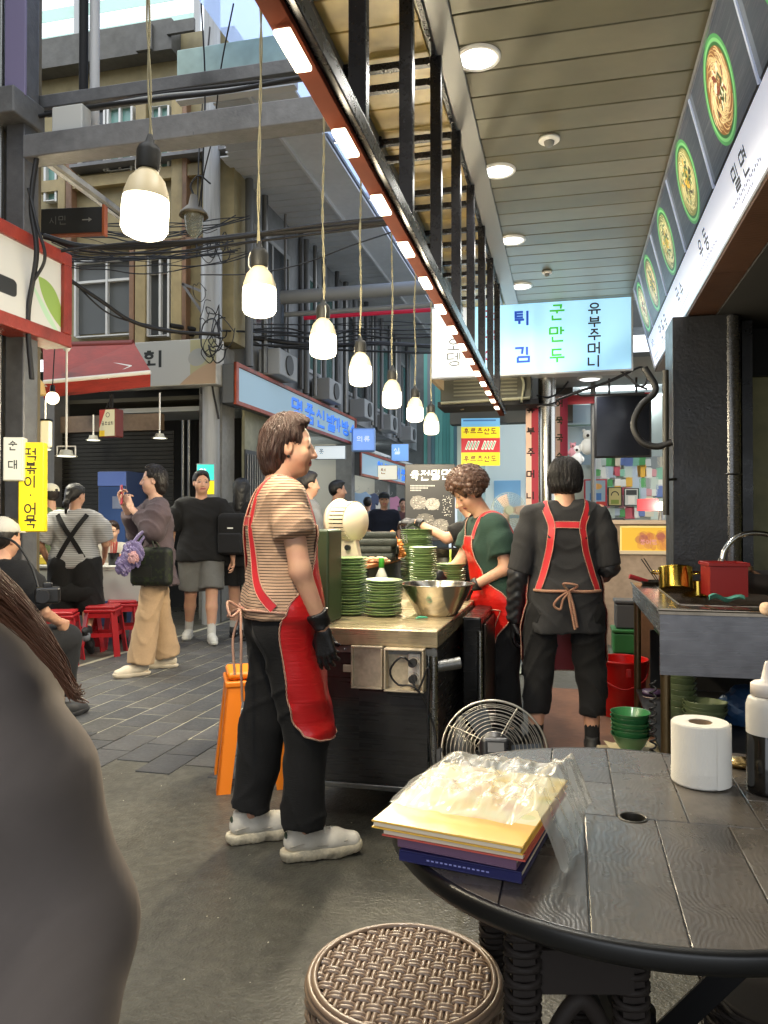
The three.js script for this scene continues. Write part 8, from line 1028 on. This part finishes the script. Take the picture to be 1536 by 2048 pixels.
{ // worker hidden behind her, holding tongs
  const H = 1.52, f = (x, y, z) => [x / H, y / H, z / H], p = person({
    label: 'person in black mostly hidden behind the curly haired person, holding steel tongs', H, at: at(962, 1420, 5.1), yaw: camYaw(-78), fine: 0.016, cloth: 0.012, hcell: 0.007, handCell: 0.005, headPitch: 0.4,
    j: { neck: f(0, 1.23, 0.05), head: f(0, 1.36, 0.09), shL: f(0.15, 1.17, 0.06), shR: f(-0.15, 1.17, 0.06), elL: f(0.19, 1.1, 0.2), wrL: f(0.15, 1.205, 0.41), elR: f(-0.14, 0.98, 0.16), wrR: f(-0.05, 1.0, 0.28) },
    hair: { style: 'short', color: '#1a1412' }, hands: { L: { glove: 0.82, f: [-0.1, 0.1, 1], n: [-0.5, -0.8, 0], curl: [0.7, 0.8, 0.5] }, R: { glove: 0.6, f: [0.2, 0, 1], n: [0.3, -0.9, 0], curl: [0.5, 0.6, 0.4] } },
    shirt: { mat: black, sleeve: 0.85, hem: 0.46, sleeveR: [0.05, 0.05, 0.04] }, legs: { mat: black }, shoe: { mat: std('#2a2a2a', 0.6) },
  });
  const w = p.t.localToWorld(v3(0.15, 1.19, 0.48)); p.t.updateMatrixWorld(); const h0 = v3(0.145, 1.19, 0.5).applyMatrix4(p.t.matrixWorld), tip = at(812, 1085, 4.85);
  const tg = thing('tongs', 'steel tongs held over the rear stacks of green plates', 'tongs', [0, 0, 0]); const side = v3(0.02, 0, 0.0); part('arm', bar(h0.clone().add(side), tip.clone().addScaledVector(side, 0.4), 0.012, 0.003, [1, 0.3, 0]), M.steel, tg); part('arm', bar(h0.clone().sub(side), tip.clone().addScaledVector(side, -0.4), 0.012, 0.003, [1, 0.3, 0]), M.steel, tg); part('hinge', box(0.05, 0.025, 0.012, h0.x, h0.y + 0.01, h0.z, 0.004), M.steel, tg);
}
{ // woman seen from behind with red apron straps
  const H = 1.57, f = (x, y, z) => [x / H, y / H, z / H], p = person({
    label: 'person seen from behind in a dark shirt with red apron straps and a cord bow', H, at: at(1130, 1508, 4.02), yaw: camYaw(6), build: 1.04, fine: 0.013, cloth: 0.009, hcell: 0.0045, handCell: 0.005, headPitch: 0.12, headYaw: 0.1,
    j: { head: [0, 0.912, 0.018], shL: [0.112, 0.802, 0], shR: [-0.112, 0.802, 0], elL: [0.155, 0.6, -0.0], wrL: [0.168, 0.44, 0.03], elR: [-0.142, 0.62, 0.0], wrR: [-0.11, 0.56, 0.15], hip: [0, 0.49, 0], hipL: [0.07, 0.47, 0], hipR: [-0.07, 0.47, 0], knL: [0.09, 0.27, 0.015], knR: [-0.085, 0.27, 0.01], anL: [0.1, 0.05, -0.02], anR: [-0.085, 0.05, -0.01] },
    hair: { style: 'bowl', color: '#120e0e', cell: 0.0048, locks: 380 }, hands: { L: { glove: 0.2, curl: [0.4, 0.5, 0.4] }, R: { glove: 0.3, f: [0.2, -0.1, 1], n: [0.4, -0.9, 0], curl: [0.5, 0.6, 0.4] } },
    shirt: { mat: cloth('#2b2b2d'), sleeve: 0.98, hem: 0.405, skirt: 0.075, inf: 0.014, sleeveR: [0.044, 0.043, 0.034], fold: 0.0055, ff: 1.2, cutArms: true }, legs: { mat: cloth('#101012'), r: [0.062, 0.054, 0.045], end: 1.62, fold: 0.009 }, shoe: { mat: std('#232323', 0.6), sole: 0.02, sock: 0.4, sockMat: cloth('#141416') },
  });
  // dark sleeve guards over the forearms
  part('sleeve_guard', ['L', 'R'].map((S) => sdfMesh([cap(p.J['el' + S], p.mix(p.J['el' + S], p.J['wr' + S], 0.92), 0.036 * H, 0.027 * H, { k: 0.02 })], 0.007, 0.01, { disp: (x, y, z) => 0.003 * Math.sin(y * 130 + Math.sin(x * 70) * 2) + 0.002 * Math.sin(y * 70 + z * 60) })), std('#232427', 0.45), p.t);
  const bv = bvhOf([p.shirt, p.legs]), ap = apronSheet({ bvh: bv, axis: 0, hug: 0.8, rows: [[0.4, 0.9, 0.22, 0.17, 0.02], [0.5, 1.5, 0.215, 0.17, 0.015], [0.72, 1.72, 0.2, 0.165, 0.005], [0.86, 1.75, 0.185, 0.15, 0.0], [0.95, 1.5, 0.17, 0.14, 0.0], [1.05, 0.8, 0.15, 0.13, 0.0], [1.16, 0.55, 0.14, 0.12, 0.01]] }); const a = part('apron', ap.g, std('#8e1420', 0.4, { clearcoat: 0.2 }), p.t); part('piping', ap.rim, pipingM, a);
  const ax = (q) => v3(q.x * 0.35, Math.min(q.y, 1.16), 0.02), up = (q) => q.clone().sub(ax(q)), S = (k) => snapTo(bv, [[k * 0.07, 1.16, 0.165], [k * 0.095, 1.27, 0.1], [k * 0.105, 1.318, 0.02], [k * 0.105, 1.27, -0.07], [k * 0.09, 1.2, -0.127], [k * 0.1, 1.1, -0.137], [k * 0.135, 0.96, -0.12], [k * 0.155, 0.86, -0.1]], 0.002, ax), sm = std('#b81c26', 0.6);
  const s1 = S(1), s2 = S(-1), X = snapTo(bv, [[-0.085, 1.205, -0.134], [0, 1.21, -0.142], [0.085, 1.205, -0.134]], 0.004, ax), st = part('strap', [ribbon(s1, 0.036, up), ribbon(s2, 0.036, up)], sm, p.t); part('piping', [...edges(s1, 0.036, up), ...edges(s2, 0.036, up)], pipingM, st); const cb = part('cross_strap', ribbon(X, 0.034, up), sm, p.t); part('piping', edges(X, 0.034, up), pipingM, cb);
  const tie = snapTo(bv, [[-0.17, 0.86, -0.08], [-0.1, 0.858, -0.14], [0, 0.86, -0.15], [0.1, 0.858, -0.14], [0.17, 0.86, -0.08]], 0.007, ax), z = tie[Math.floor(tie.length / 2)].z - 0.008; part('tie', [tube(tie, 0.008, 60, 8), tube([[0, 0.86, z], [0.03, 0.9, z - 0.025], [-0.04, 0.89, z - 0.025], [0, 0.86, z - 0.003], [0.05, 0.83, z - 0.02], [0.075, 0.79, z - 0.015], [0.045, 0.77, z - 0.015], [0.03, 0.82, z - 0.015], [0, 0.855, z - 0.003]], 0.006, 80, 8), tube([[0, 0.86, z - 0.003], [-0.02, 0.79, z - 0.005], [-0.04, 0.68, z - 0.005]], 0.008, 40, 8), tube([[0.005, 0.855, z - 0.003], [-0.012, 0.76, z - 0.008], [-0.03, 0.67, z - 0.008]], 0.007, 40, 8)], std('#c9b69e', 0.8, { map: pipingM.map }), p.t);
  // long shirt tail keeps its hem
}
{ // woman with the phone
  const H = 1.66, f = (x, y, z) => [x / H, y / H, z / H], p = person({
    label: 'person in a grey sweatshirt and wide cream trousers raising a phone', H, at: at(312, 1335, 6.2), yaw: camYaw(-118), fine: 0.016, cloth: 0.011, hcell: 0.006, handCell: 0.006, headYaw: -0.25, headPitch: -0.02, skin: [0.56, 0.34, 0.24],
    j: { elL: f(0.2, 1.14, 0.06), wrL: f(0.06, 1.31, 0.2), elR: f(-0.2, 1.12, 0.1), wrR: f(-0.05, 1.34, 0.24), anL: [0.07, 0.05, 0.085], anR: [-0.07, 0.05, -0.075], knL: [0.062, 0.28, 0.05], knR: [-0.062, 0.28, -0.03] },
    hair: { style: 'bob', color: '#17110f', cell: 0.006, locks: 150 }, hands: { L: { f: [-0.35, 0.75, 0.3], n: [-0.6, 0, -0.6], curl: [0.6, 0.7, 0.5] }, R: { f: [0.25, 0.8, 0.3], n: [0.6, 0, -0.6], curl: [0.6, 0.7, 0.5] } },
    shirt: { mat: cloth('#55484c'), sleeve: 1.72, hem: 0.42, skirt: 0.1, inf: 0.03, sleeveR: [0.064, 0.06, 0.04], fold: 0.009 }, legs: { mat: cloth('#b89a78'), r: [0.06, 0.058, 0.064], end: 1.96, fold: 0.006 }, shoe: { mat: std('#cfc3ae', 0.7), sole: 0.03, L: [0.3, 0, 1], R: [-0.2, 0, 1] },
  });
  p.t.updateMatrixWorld(); const W = (x, y, z) => v3(x, y, z).applyMatrix4(p.t.matrixWorld), ph = W(0.0, 1.42, 0.27), phone = thing('phone', 'dark phone with a red case held up by the person in cream trousers', 'phone', ph, undefined, camYaw(-118)); part('case', box(0.076, 0.155, 0.01, 0, 0, 0, 0.008), std('#a8203a', 0.4), phone); part('screen', box(0.07, 0.146, 0.003, 0, 0, -0.0062), std('#10131c', 0.15), phone);
  const hang = W(0.2, 1.1, 0.1);
  const tote = thing('tote_bag', 'dark green tote bag hanging from the forearm of the phone user', 'bag', [hang.x, 0.71, hang.z], undefined, FACE - 0.2); const tw = std('#2f3a1e', 0.7, { map: dtex(128, (x, y) => { const a = fbm(x * 9, y * 9, 9, 3); return a > 0.56 ? [0.62, 0.66, 0.36] : [0.2, 0.25, 0.12]; }, true, 5) }); part('body', box(0.34, 0.3, 0.1, 0.03, 0.15, 0, 0.04), tw, tote); part('label', box(0.16, 0.08, 0.004, -0.02, 0.11, 0.05), std('#15160f', 0.6), tote); part('handle', [tube([[-0.08, 0.29, 0.04], [-0.05, 0.38, 0.02], [0, 0.4, 0], [0.08, 0.29, 0.04]], 0.008, 24, 6), tube([[-0.08, 0.29, -0.04], [-0.04, 0.37, -0.02], [0.02, 0.39, 0], [0.08, 0.29, -0.04]], 0.008, 24, 6)], std('#23281a', 0.7), tote);
  const pb = thing('plastic_bag', 'lilac plastic bag bunched over the tote bag', 'bag', [hang.x + 0.0, 0.86, hang.z + 0.09]); const lil = std('#8d80ad', 0.3, { transmission: 0.35, thickness: 0 }); part('bag', [crumple(0.1, 0.19, 0.06, 21, 0.5).translate(-0.08, 0, 0), crumple(0.07, 0.14, 0.05, 47, 0.6).translate(-0.14, -0.06, 0.03)], lil, pb); part('contents', crumple(0.05, 0.09, 0.04, 33, 0.4).translate(-0.05, 0.03, 0.035), std('#b98f92', 0.5), pb); part('handle', [tube([[-0.1, 0.08, 0.02], [-0.06, 0.2, 0], [0.0, 0.27, -0.03], [0.03, 0.25, -0.06]], 0.014, 24, 5), tube([[-0.06, 0.08, -0.02], [-0.02, 0.19, -0.02], [0.02, 0.26, -0.05]], 0.012, 24, 5)], lil, pb);
}
{ // man in black walking toward us
  person({ label: 'person in a black t-shirt and grey shorts walking toward us behind the phone user', H: 1.72, at: at(403, 1275, 7.75), yaw: camYaw(168), build: 1.12, fine: 0.018, cloth: 0.013, hcell: 0.007, handCell: 0.008, headYaw: 0.2, j: { anL: [0.06, 0.05, 0.09], knL: [0.06, 0.29, 0.06], anR: [-0.075, 0.06, -0.12], knR: [-0.06, 0.28, -0.01], elL: [0.17, 0.64, -0.02], wrL: [0.18, 0.49, 0.06], elR: [-0.17, 0.64, -0.03], wrR: [-0.175, 0.49, 0.0], shL: [0.12, 0.808, 0], shR: [-0.12, 0.808, 0] },
    hair: { style: 'short', color: '#14100f', cell: 0.007 }, shirt: { mat: cloth('#0c0c0e'), sleeve: 0.9, hem: 0.47, skirt: 0.095, inf: 0.02, sleeveR: [0.056, 0.054, 0.04], fold: 0.006 }, legs: { name: 'shorts', mat: cloth('#6a6a68'), r: [0.08, 0.072, 0.07], end: 0.93 }, shoe: { mat: std('#b9b9b4', 0.7), sole: 0.03, sock: 0.35, sockMat: cloth('#c9c9c6') } });
}
{ // person with black backpack
  const p = person({ label: 'person with long black hair and a black backpack walking away behind the front woman', H: 1.66, at: at(482, 1272, 7.9), yaw: camYaw(10), fine: 0.018, cloth: 0.013, hcell: 0.008, handCell: 0.008, j: { anR: [-0.05, 0.05, -0.06], anL: [0.07, 0.05, 0.06], knL: [0.06, 0.28, 0.05] }, hair: { style: 'long', color: '#0d0c0d', cell: 0.008 }, shirt: { mat: cloth('#101012'), sleeve: 0.9, hem: 0.45, skirt: 0.1, inf: 0.02 }, legs: { name: 'shorts', mat: cloth('#1d1d1f'), r: [0.082, 0.078, 0.08], end: 0.75 }, shoe: { mat: std('#111', 0.6), sole: 0.03, sock: 0.25, sockMat: cloth('#b9b9b6') } });
  p.t.updateMatrixWorld(); const w = v3(0, 1.08, -0.22).applyMatrix4(p.t.matrixWorld), b = thing('backpack', 'black backpack worn by the long haired person walking away', 'backpack', w, undefined, camYaw(10)); part('body', box(0.3, 0.42, 0.16, 0, 0, 0, 0.06), cloth('#0b0b0d'), b); part('pocket', box(0.24, 0.2, 0.05, 0, -0.09, -0.09, 0.02), cloth('#121215'), b); part('emblem', box(0.06, 0.012, 0.003, 0, 0.06, -0.081), M.white, b); part('strap', [tube([[-0.1, 0.18, 0.06], [-0.11, 0.26, 0.12], [-0.12, 0.2, 0.3]], 0.018, 20, 8), tube([[0.1, 0.18, 0.06], [0.11, 0.26, 0.12], [0.12, 0.2, 0.3]], 0.018, 20, 8)], cloth('#0b0b0d'), b);
}
{ // woman with crossed straps at the stall
  const thin = dtex(32, (x, y) => (y < 0.5 ? 0.66 : 0.5), true); thin.repeat.set(1, 60);
  const p = person({ label: 'person with crossed black straps over a pale striped shirt at the stall', H: 1.56, at: at(150, 1305, 7.05), yaw: camYaw(-8), build: 1.2, fine: 0.016, cloth: 0.012, hcell: 0.007, handCell: 0.007, headYaw: -0.5, headPitch: 0.15, j: { elL: [0.19, 0.64, -0.02], wrL: [0.16, 0.52, 0.08], elR: [-0.17, 0.64, 0.02], wrR: [-0.14, 0.56, 0.13], shL: [0.125, 0.8, 0], shR: [-0.125, 0.8, 0], anR: [-0.1, 0.13, -0.14], knR: [-0.085, 0.29, 0.0], anL: [0.05, 0.05, 0.0] },
    hair: { style: 'ponytail', color: '#100e0e', cell: 0.007 }, shirt: { mat: std('#ffffff', 0.9, { map: thin }), sleeve: 0.92, hem: 0.5, inf: 0.02, sleeveR: [0.06, 0.058, 0.04], fold: 0.005 }, legs: { mat: cloth('#0c0c0e'), r: [0.1, 0.085, 0.06], end: 1.1, fold: 0.006 }, shoe: { mat: std('#1b1c1f', 0.6), sole: 0.03, pitch: { R: 1 }, R: [-0.15, -0.85, 0.5], sock: 0.2, sockMat: cloth('#7a7f88') } });
  part('apron_skirt', sdfMesh([cap(v3(-0.08, 0.86, 0), v3(0.08, 0.86, 0), 0.135, 0.135), cap(v3(-0.1, 0.56, 0), v3(0.1, 0.56, 0), 0.15, 0.15)], 0.013, 0.06, { disp: fold(0.006), cuts: [{ p: v3(0, 0.9, 0), n: v3(0, 1, 0) }, { p: v3(0, 0.48, 0), n: v3(0, -1, 0) }] }), cloth('#0b0b0d'), p.t);
  const o = () => v3(0, 0, -1), d1 = [[0.13, 1.27, -0.085], [0.06, 1.16, -0.142], [-0.03, 1.02, -0.15], [-0.11, 0.88, -0.135]]; part('strap', [ribbon(d1, 0.04, o, 0.006), ribbon(d1.map(([x, y, z]) => [-x, y, z - 0.004]), 0.04, o, 0.006)], cloth('#0b0b0d'), p.t);
}
const capMesh = (hd, color, t) => { const q = hd.q, L = hd.L, hh = hd.hh, e = (p, r, o = {}) => ell(L(...p), r.map((a) => a * hh), { q, ...o }); const m = part('cap', sdfMesh([e([0, 0.22, -0.06], [0.4, 0.37, 0.46])], 0.008, 0.01, { cuts: [{ p: L(0, 0.17, 0), n: v3(0, -1, 0).applyQuaternion(q) }] }), std(color, 0.85), t); part('brim', sdfMesh([e([0, 0.17, 0.42], [0.3, 0.035, 0.3])], 0.008, 0.01), std(color, 0.85), m); part('strap_gap', sdfMesh([e([0, 0.24, -0.5], [0.1, 0.06, 0.06])], 0.008, 0.01), std('#1d1a18', 0.8), m); };
const seated = (H, hs) => { const f = (x, y, z) => [x / H, y / H, z / H]; return { hip: f(0, hs + 0.06, 0), hipL: f(0.09, hs + 0.06, 0), hipR: f(-0.09, hs + 0.06, 0), neck: f(0, hs + 0.54, 0.04), head: f(0, hs + 0.68, 0.07), shL: f(0.18, hs + 0.49, 0.03), shR: f(-0.18, hs + 0.49, 0.03), elL: f(0.23, hs + 0.24, 0.08), elR: f(-0.23, hs + 0.24, 0.08), wrL: f(0.17, hs + 0.26, 0.28), wrR: f(-0.17, hs + 0.26, 0.28), knL: f(0.13, hs + 0.05, 0.4), knR: f(-0.13, hs + 0.05, 0.4), anL: f(0.13, 0.07, 0.36), anR: f(-0.13, 0.07, 0.36) }; };
{ // seated man in black with a white cap at the left edge
  const p = person({ label: 'person in black and a white cap sitting at the far left edge', H: 1.7, at: at(-12, 1290, 4.4), yaw: camYaw(20), build: 1.25, fine: 0.017, cloth: 0.013, hcell: 0.007, handCell: 0.008, j: { ...seated(1.7, 0.43), elR: [-0.16, 0.41, 0.05], wrR: [-0.13, 0.36, 0.16] }, hair: { style: 'short', color: '#1d1816', cell: 0.007 }, shirt: { mat: cloth('#0d0d10'), sleeve: 0.95, hem: 0.25, inf: 0.02, sleeveR: [0.06, 0.056, 0.04], noHem: true, fold: 0.006 }, legs: { mat: cloth('#17181c'), r: [0.08, 0.064, 0.056], end: 1.8 }, shoe: { mat: std('#2a2a2c', 0.6) } }); capMesh(p.hd, '#b9b6ac', p.t);
  solo('camera', [box(0.13, 0.09, 0.07, 0, 0, 0, 0.015), move(new THREE.CylinderGeometry(0.035, 0.035, 0.08, 18), -0.02, 0, 0.06, 0, Math.PI / 2), box(0.05, 0.03, 0.04, 0, 0.055, 0, 0.008)], std('#151517', 0.35), 'black camera resting by the elbow of the seated person in black', 'camera', undefined, at(96, 1190, 4.25), 0.6);
  { const c = at(96, 1190, 4.25); solo('camera_strap', tube([c.clone().add(v3(-0.06, 0.04, 0)), at(62, 1130, 4.3), at(30, 1085, 4.3), at(-20, 1070, 4.35)], 0.007, 30, 6), M.cable, 'thin black strap running from the camera over the seated person', 'strap'); }
  const st = thing('plastic_stool', 'red plastic stool under the seated person in black', 'stool', [p.t.position.x, 0, p.t.position.z], undefined, FACE + 0.2), m = std('#8f1019', 0.4); part('seat', box(0.27, 0.04, 0.27, 0, 0.41, 0, 0.014), m, st); for (const [a, b] of [[1, 1], [1, -1], [-1, 1], [-1, -1]]) part('leg', bar([a * 0.115, 0.39, b * 0.115], [a * 0.16, 0, b * 0.16], 0.012, 0.06, [a, 0, -b]), m, st); for (const a of [0, 1, 2, 3]) part('brace', box(0.25, 0.035, 0.008, 0, 0.19, 0.135).rotateY(a * Math.PI / 2), m, st);
}
{ const p = person({ label: 'person in a pale cap and olive top behind the person with crossed straps', H: 1.6, at: at(102, 1270, 8.0), yaw: camYaw(-60), fine: 0.02, cloth: 0.016, hcell: 0.009, handCell: 0.01, j: {}, hair: { style: 'short', color: '#241c18', cell: 0.009 }, shirt: { mat: cloth('#4d5a3a'), sleeve: 0.9, hem: 0.48 }, legs: { mat: cloth('#3a3a38') }, shoe: { mat: M.blackMatte } }); capMesh(p.hd, '#d9d4be', p.t); }
{ person({ label: 'person in a pale top seated facing us behind the stall counter', H: 1.55, at: at(226, 1260, 8.35), yaw: camYaw(170), fine: 0.02, cloth: 0.015, hcell: 0.007, handCell: 0.01, headPitch: 0.15, j: seated(1.55, 0.42), skin: [0.6, 0.36, 0.24], hair: { style: 'short', color: '#2a1c14', cell: 0.008 }, shirt: { mat: cloth('#b9b4aa'), sleeve: 0.8, hem: 0.2, noHem: true }, legs: { mat: cloth('#33363a'), end: 1.8 }, shoe: { mat: M.blackMatte } }); }
{ person({ label: 'person in a grey t-shirt partly hidden behind the front woman and the beige fan', H: 1.66, at: at(612, 1300, 6.9), yaw: camYaw(70), build: 1.15, fine: 0.018, cloth: 0.014, hcell: 0.008, handCell: 0.009, hair: { style: 'short', color: '#1a1412', cell: 0.008 }, shirt: { mat: cloth('#77787a'), sleeve: 0.9, hem: 0.47, inf: 0.02, sleeveR: [0.058, 0.055, 0.04] }, legs: { mat: cloth('#24262b') }, shoe: { mat: M.blackMatte } }); }
{ person({ label: 'person with short black hair and black top in profile above the beige fan', H: 1.7, at: at(672, 1240, 9.2), yaw: camYaw(80), fine: 0.02, cloth: 0.015, hcell: 0.0075, handCell: 0.01, hair: { style: 'short', color: '#0f0d0d', cell: 0.008 }, shirt: { mat: cloth('#1a1b1e'), sleeve: 0.9, hem: 0.47, inf: 0.02 }, legs: { mat: cloth('#1f2024') }, shoe: { mat: M.blackMatte } }); }
{ const p = person({ label: 'person in a navy t-shirt and dark cap walking toward us far down the street', H: 1.64, at: at(768, 1210, 11.6), yaw: camYaw(178), build: 1.15, fine: 0.022, cloth: 0.017, hcell: 0.009, handCell: 0.012, hair: { style: 'short', color: '#151313', cell: 0.01 }, shirt: { mat: cloth('#151b2c'), sleeve: 0.9, hem: 0.47, inf: 0.02 }, legs: { mat: cloth('#2a2c30') }, shoe: { mat: M.blackMatte }, j: { anL: [0.06, 0.05, 0.08], anR: [-0.06, 0.05, -0.06] } }); capMesh(p.hd, '#1a2226', p.t); }
[[735, 1185, 14.5, '#8a8d92', '#2a2d33', 4, 'person in a grey top far down the left lane beside the hanging garments'], [806, 1180, 15.5, '#5a3a3a', '#22242a', 176, 'person in a dark red top far down the lane beside the black banner']].forEach(([x, y, d, c1, c2, yw, lab]) => person({ label: lab, H: 1.66, at: at(x, y, d).setY(0), yaw: camYaw(yw), fine: 0.024, cloth: 0.02, hcell: 0.011, handCell: 0.014, hair: { style: 'short', color: '#16120f', cell: 0.011 }, shirt: { mat: cloth(c1), sleeve: 0.9, hem: 0.47, inf: 0.02 }, legs: { mat: cloth(c2) }, shoe: { mat: M.blackMatte } }));
{ person({ label: 'person with a black ponytail in profile behind the sweet shop counter', H: 1.58, y: -0.33, at: at(1240, 1240, 9.1), yaw: camYaw(-75), fine: 0.02, cloth: 0.015, hcell: 0.008, handCell: 0.01, hair: { style: 'ponytail', color: '#0e0d0d', cell: 0.008 }, shirt: { mat: cloth('#c9c6c0'), sleeve: 0.9, hem: 0.47 }, legs: { mat: cloth('#2a2c30') }, shoe: { mat: M.blackMatte } }); }
{ // large seated person cut by the left edge of the picture
  const H = 1.66, base = at(-310, 2048, 0.95), yw = camYaw(-20), loc = (x, y, d) => { const q = at(x, y, d).sub(v3(base.x, 0, base.z)).applyAxisAngle(v3(0, 1, 0), -yw).divideScalar(H); return [q.x, q.y, q.z]; }, f = (x, y, z) => [x / H, y / H, z / H], p = person({ label: 'person with long brown hair in a taupe shirt seated close at the lower left', H, at: v3(base.x, 0, base.z), yaw: yw, build: 1.3, fine: 0.014, cloth: 0.0075, hcell: 0.008, handCell: 0.007,
    j: { ...seated(H, 0.45), neck: f(0, 1.09, 0.0), head: f(0, 1.24, 0.02), shL: f(0.185, 1.02, 0), shR: loc(-18, 1402, 0.92), elL: f(0.25, 0.75, 0.08), elR: loc(118, 1840, 0.92), wrL: f(0.16, 0.72, 0.28), wrR: loc(20, 2330, 0.72) }, hair: { style: 'long', color: '#3a2116', cell: 0.008 },
    shirt: { mat: std('#665d58', 0.95, { map: rep(T_SOFT, 1.2), sheen: 0.4, sheenRoughness: 0.7, sheenColor: new THREE.Color('#b8a898') }), disp: (x, y, z) => 0.004 * Math.sin(y * 14 + x * 9 + 2 * Math.sin(z * 7)) + 0.0025 * Math.sin(y * 31 - z * 17 + Math.sin(x * 12) * 2), sleeve: 1.8, hem: 0.24, noHem: true, inf: 0.035, sleeveR: [0.055, 0.053, 0.047], fold: 0.0035, ff: 0.55 }, legs: { mat: cloth('#1d1d20'), r: [0.08, 0.06, 0.05], end: 1.9 }, shoe: { mat: M.blackMatte } });
  p.t.updateMatrixWorld(); const inv = p.t.matrixWorld.clone().invert(), toL = (x, y, d) => at(x, y, d).applyMatrix4(inv), list = [];
  for (let i = 0; i < 520; i++) { const a = Math.pow(rnd(), 0.7), dd = 0.9 + rr(-0.03, 0.03), ph = rr(0, 6), wv = rr(4, 15), e = rr(0.45, 1), pts = [[-60, 1085 + a * 120], [0, 1140 + a * 98], [45, 1185 + a * 86], [90, 1250 + a * 66], [124, 1312 + a * 46], [146, 1362 + a * 30], [158 + rr(-14, 8), 1388 + rr(-16, 10)]], n = e > 0.8 ? 7 : e > 0.65 ? 6 : 5; list.push(tube(pts.slice(0, n).map(([x, y], k) => toL(x + wv * Math.sin(k * 1.5 + ph) * (0.4 + k * 0.12), y + wv * Math.cos(k * 1.4 + ph) * (0.3 + k * 0.1), dd + 0.012 * Math.sin(k + ph))), rr(0.0003, 0.0007), 26, 4)); }
  const hm = part('hair_locks', list, hairMat('#6a4028'), p.t); hm.userData.kind = 'stuff';
}
scene.traverse((o) => { if (o.isMesh) { o.castShadow = true; o.receiveShadow = true; } if (o.isDirectionalLight || o.isSpotLight || o.isPointLight) o.castShadow = true; });
renderer.render(scene, camera);
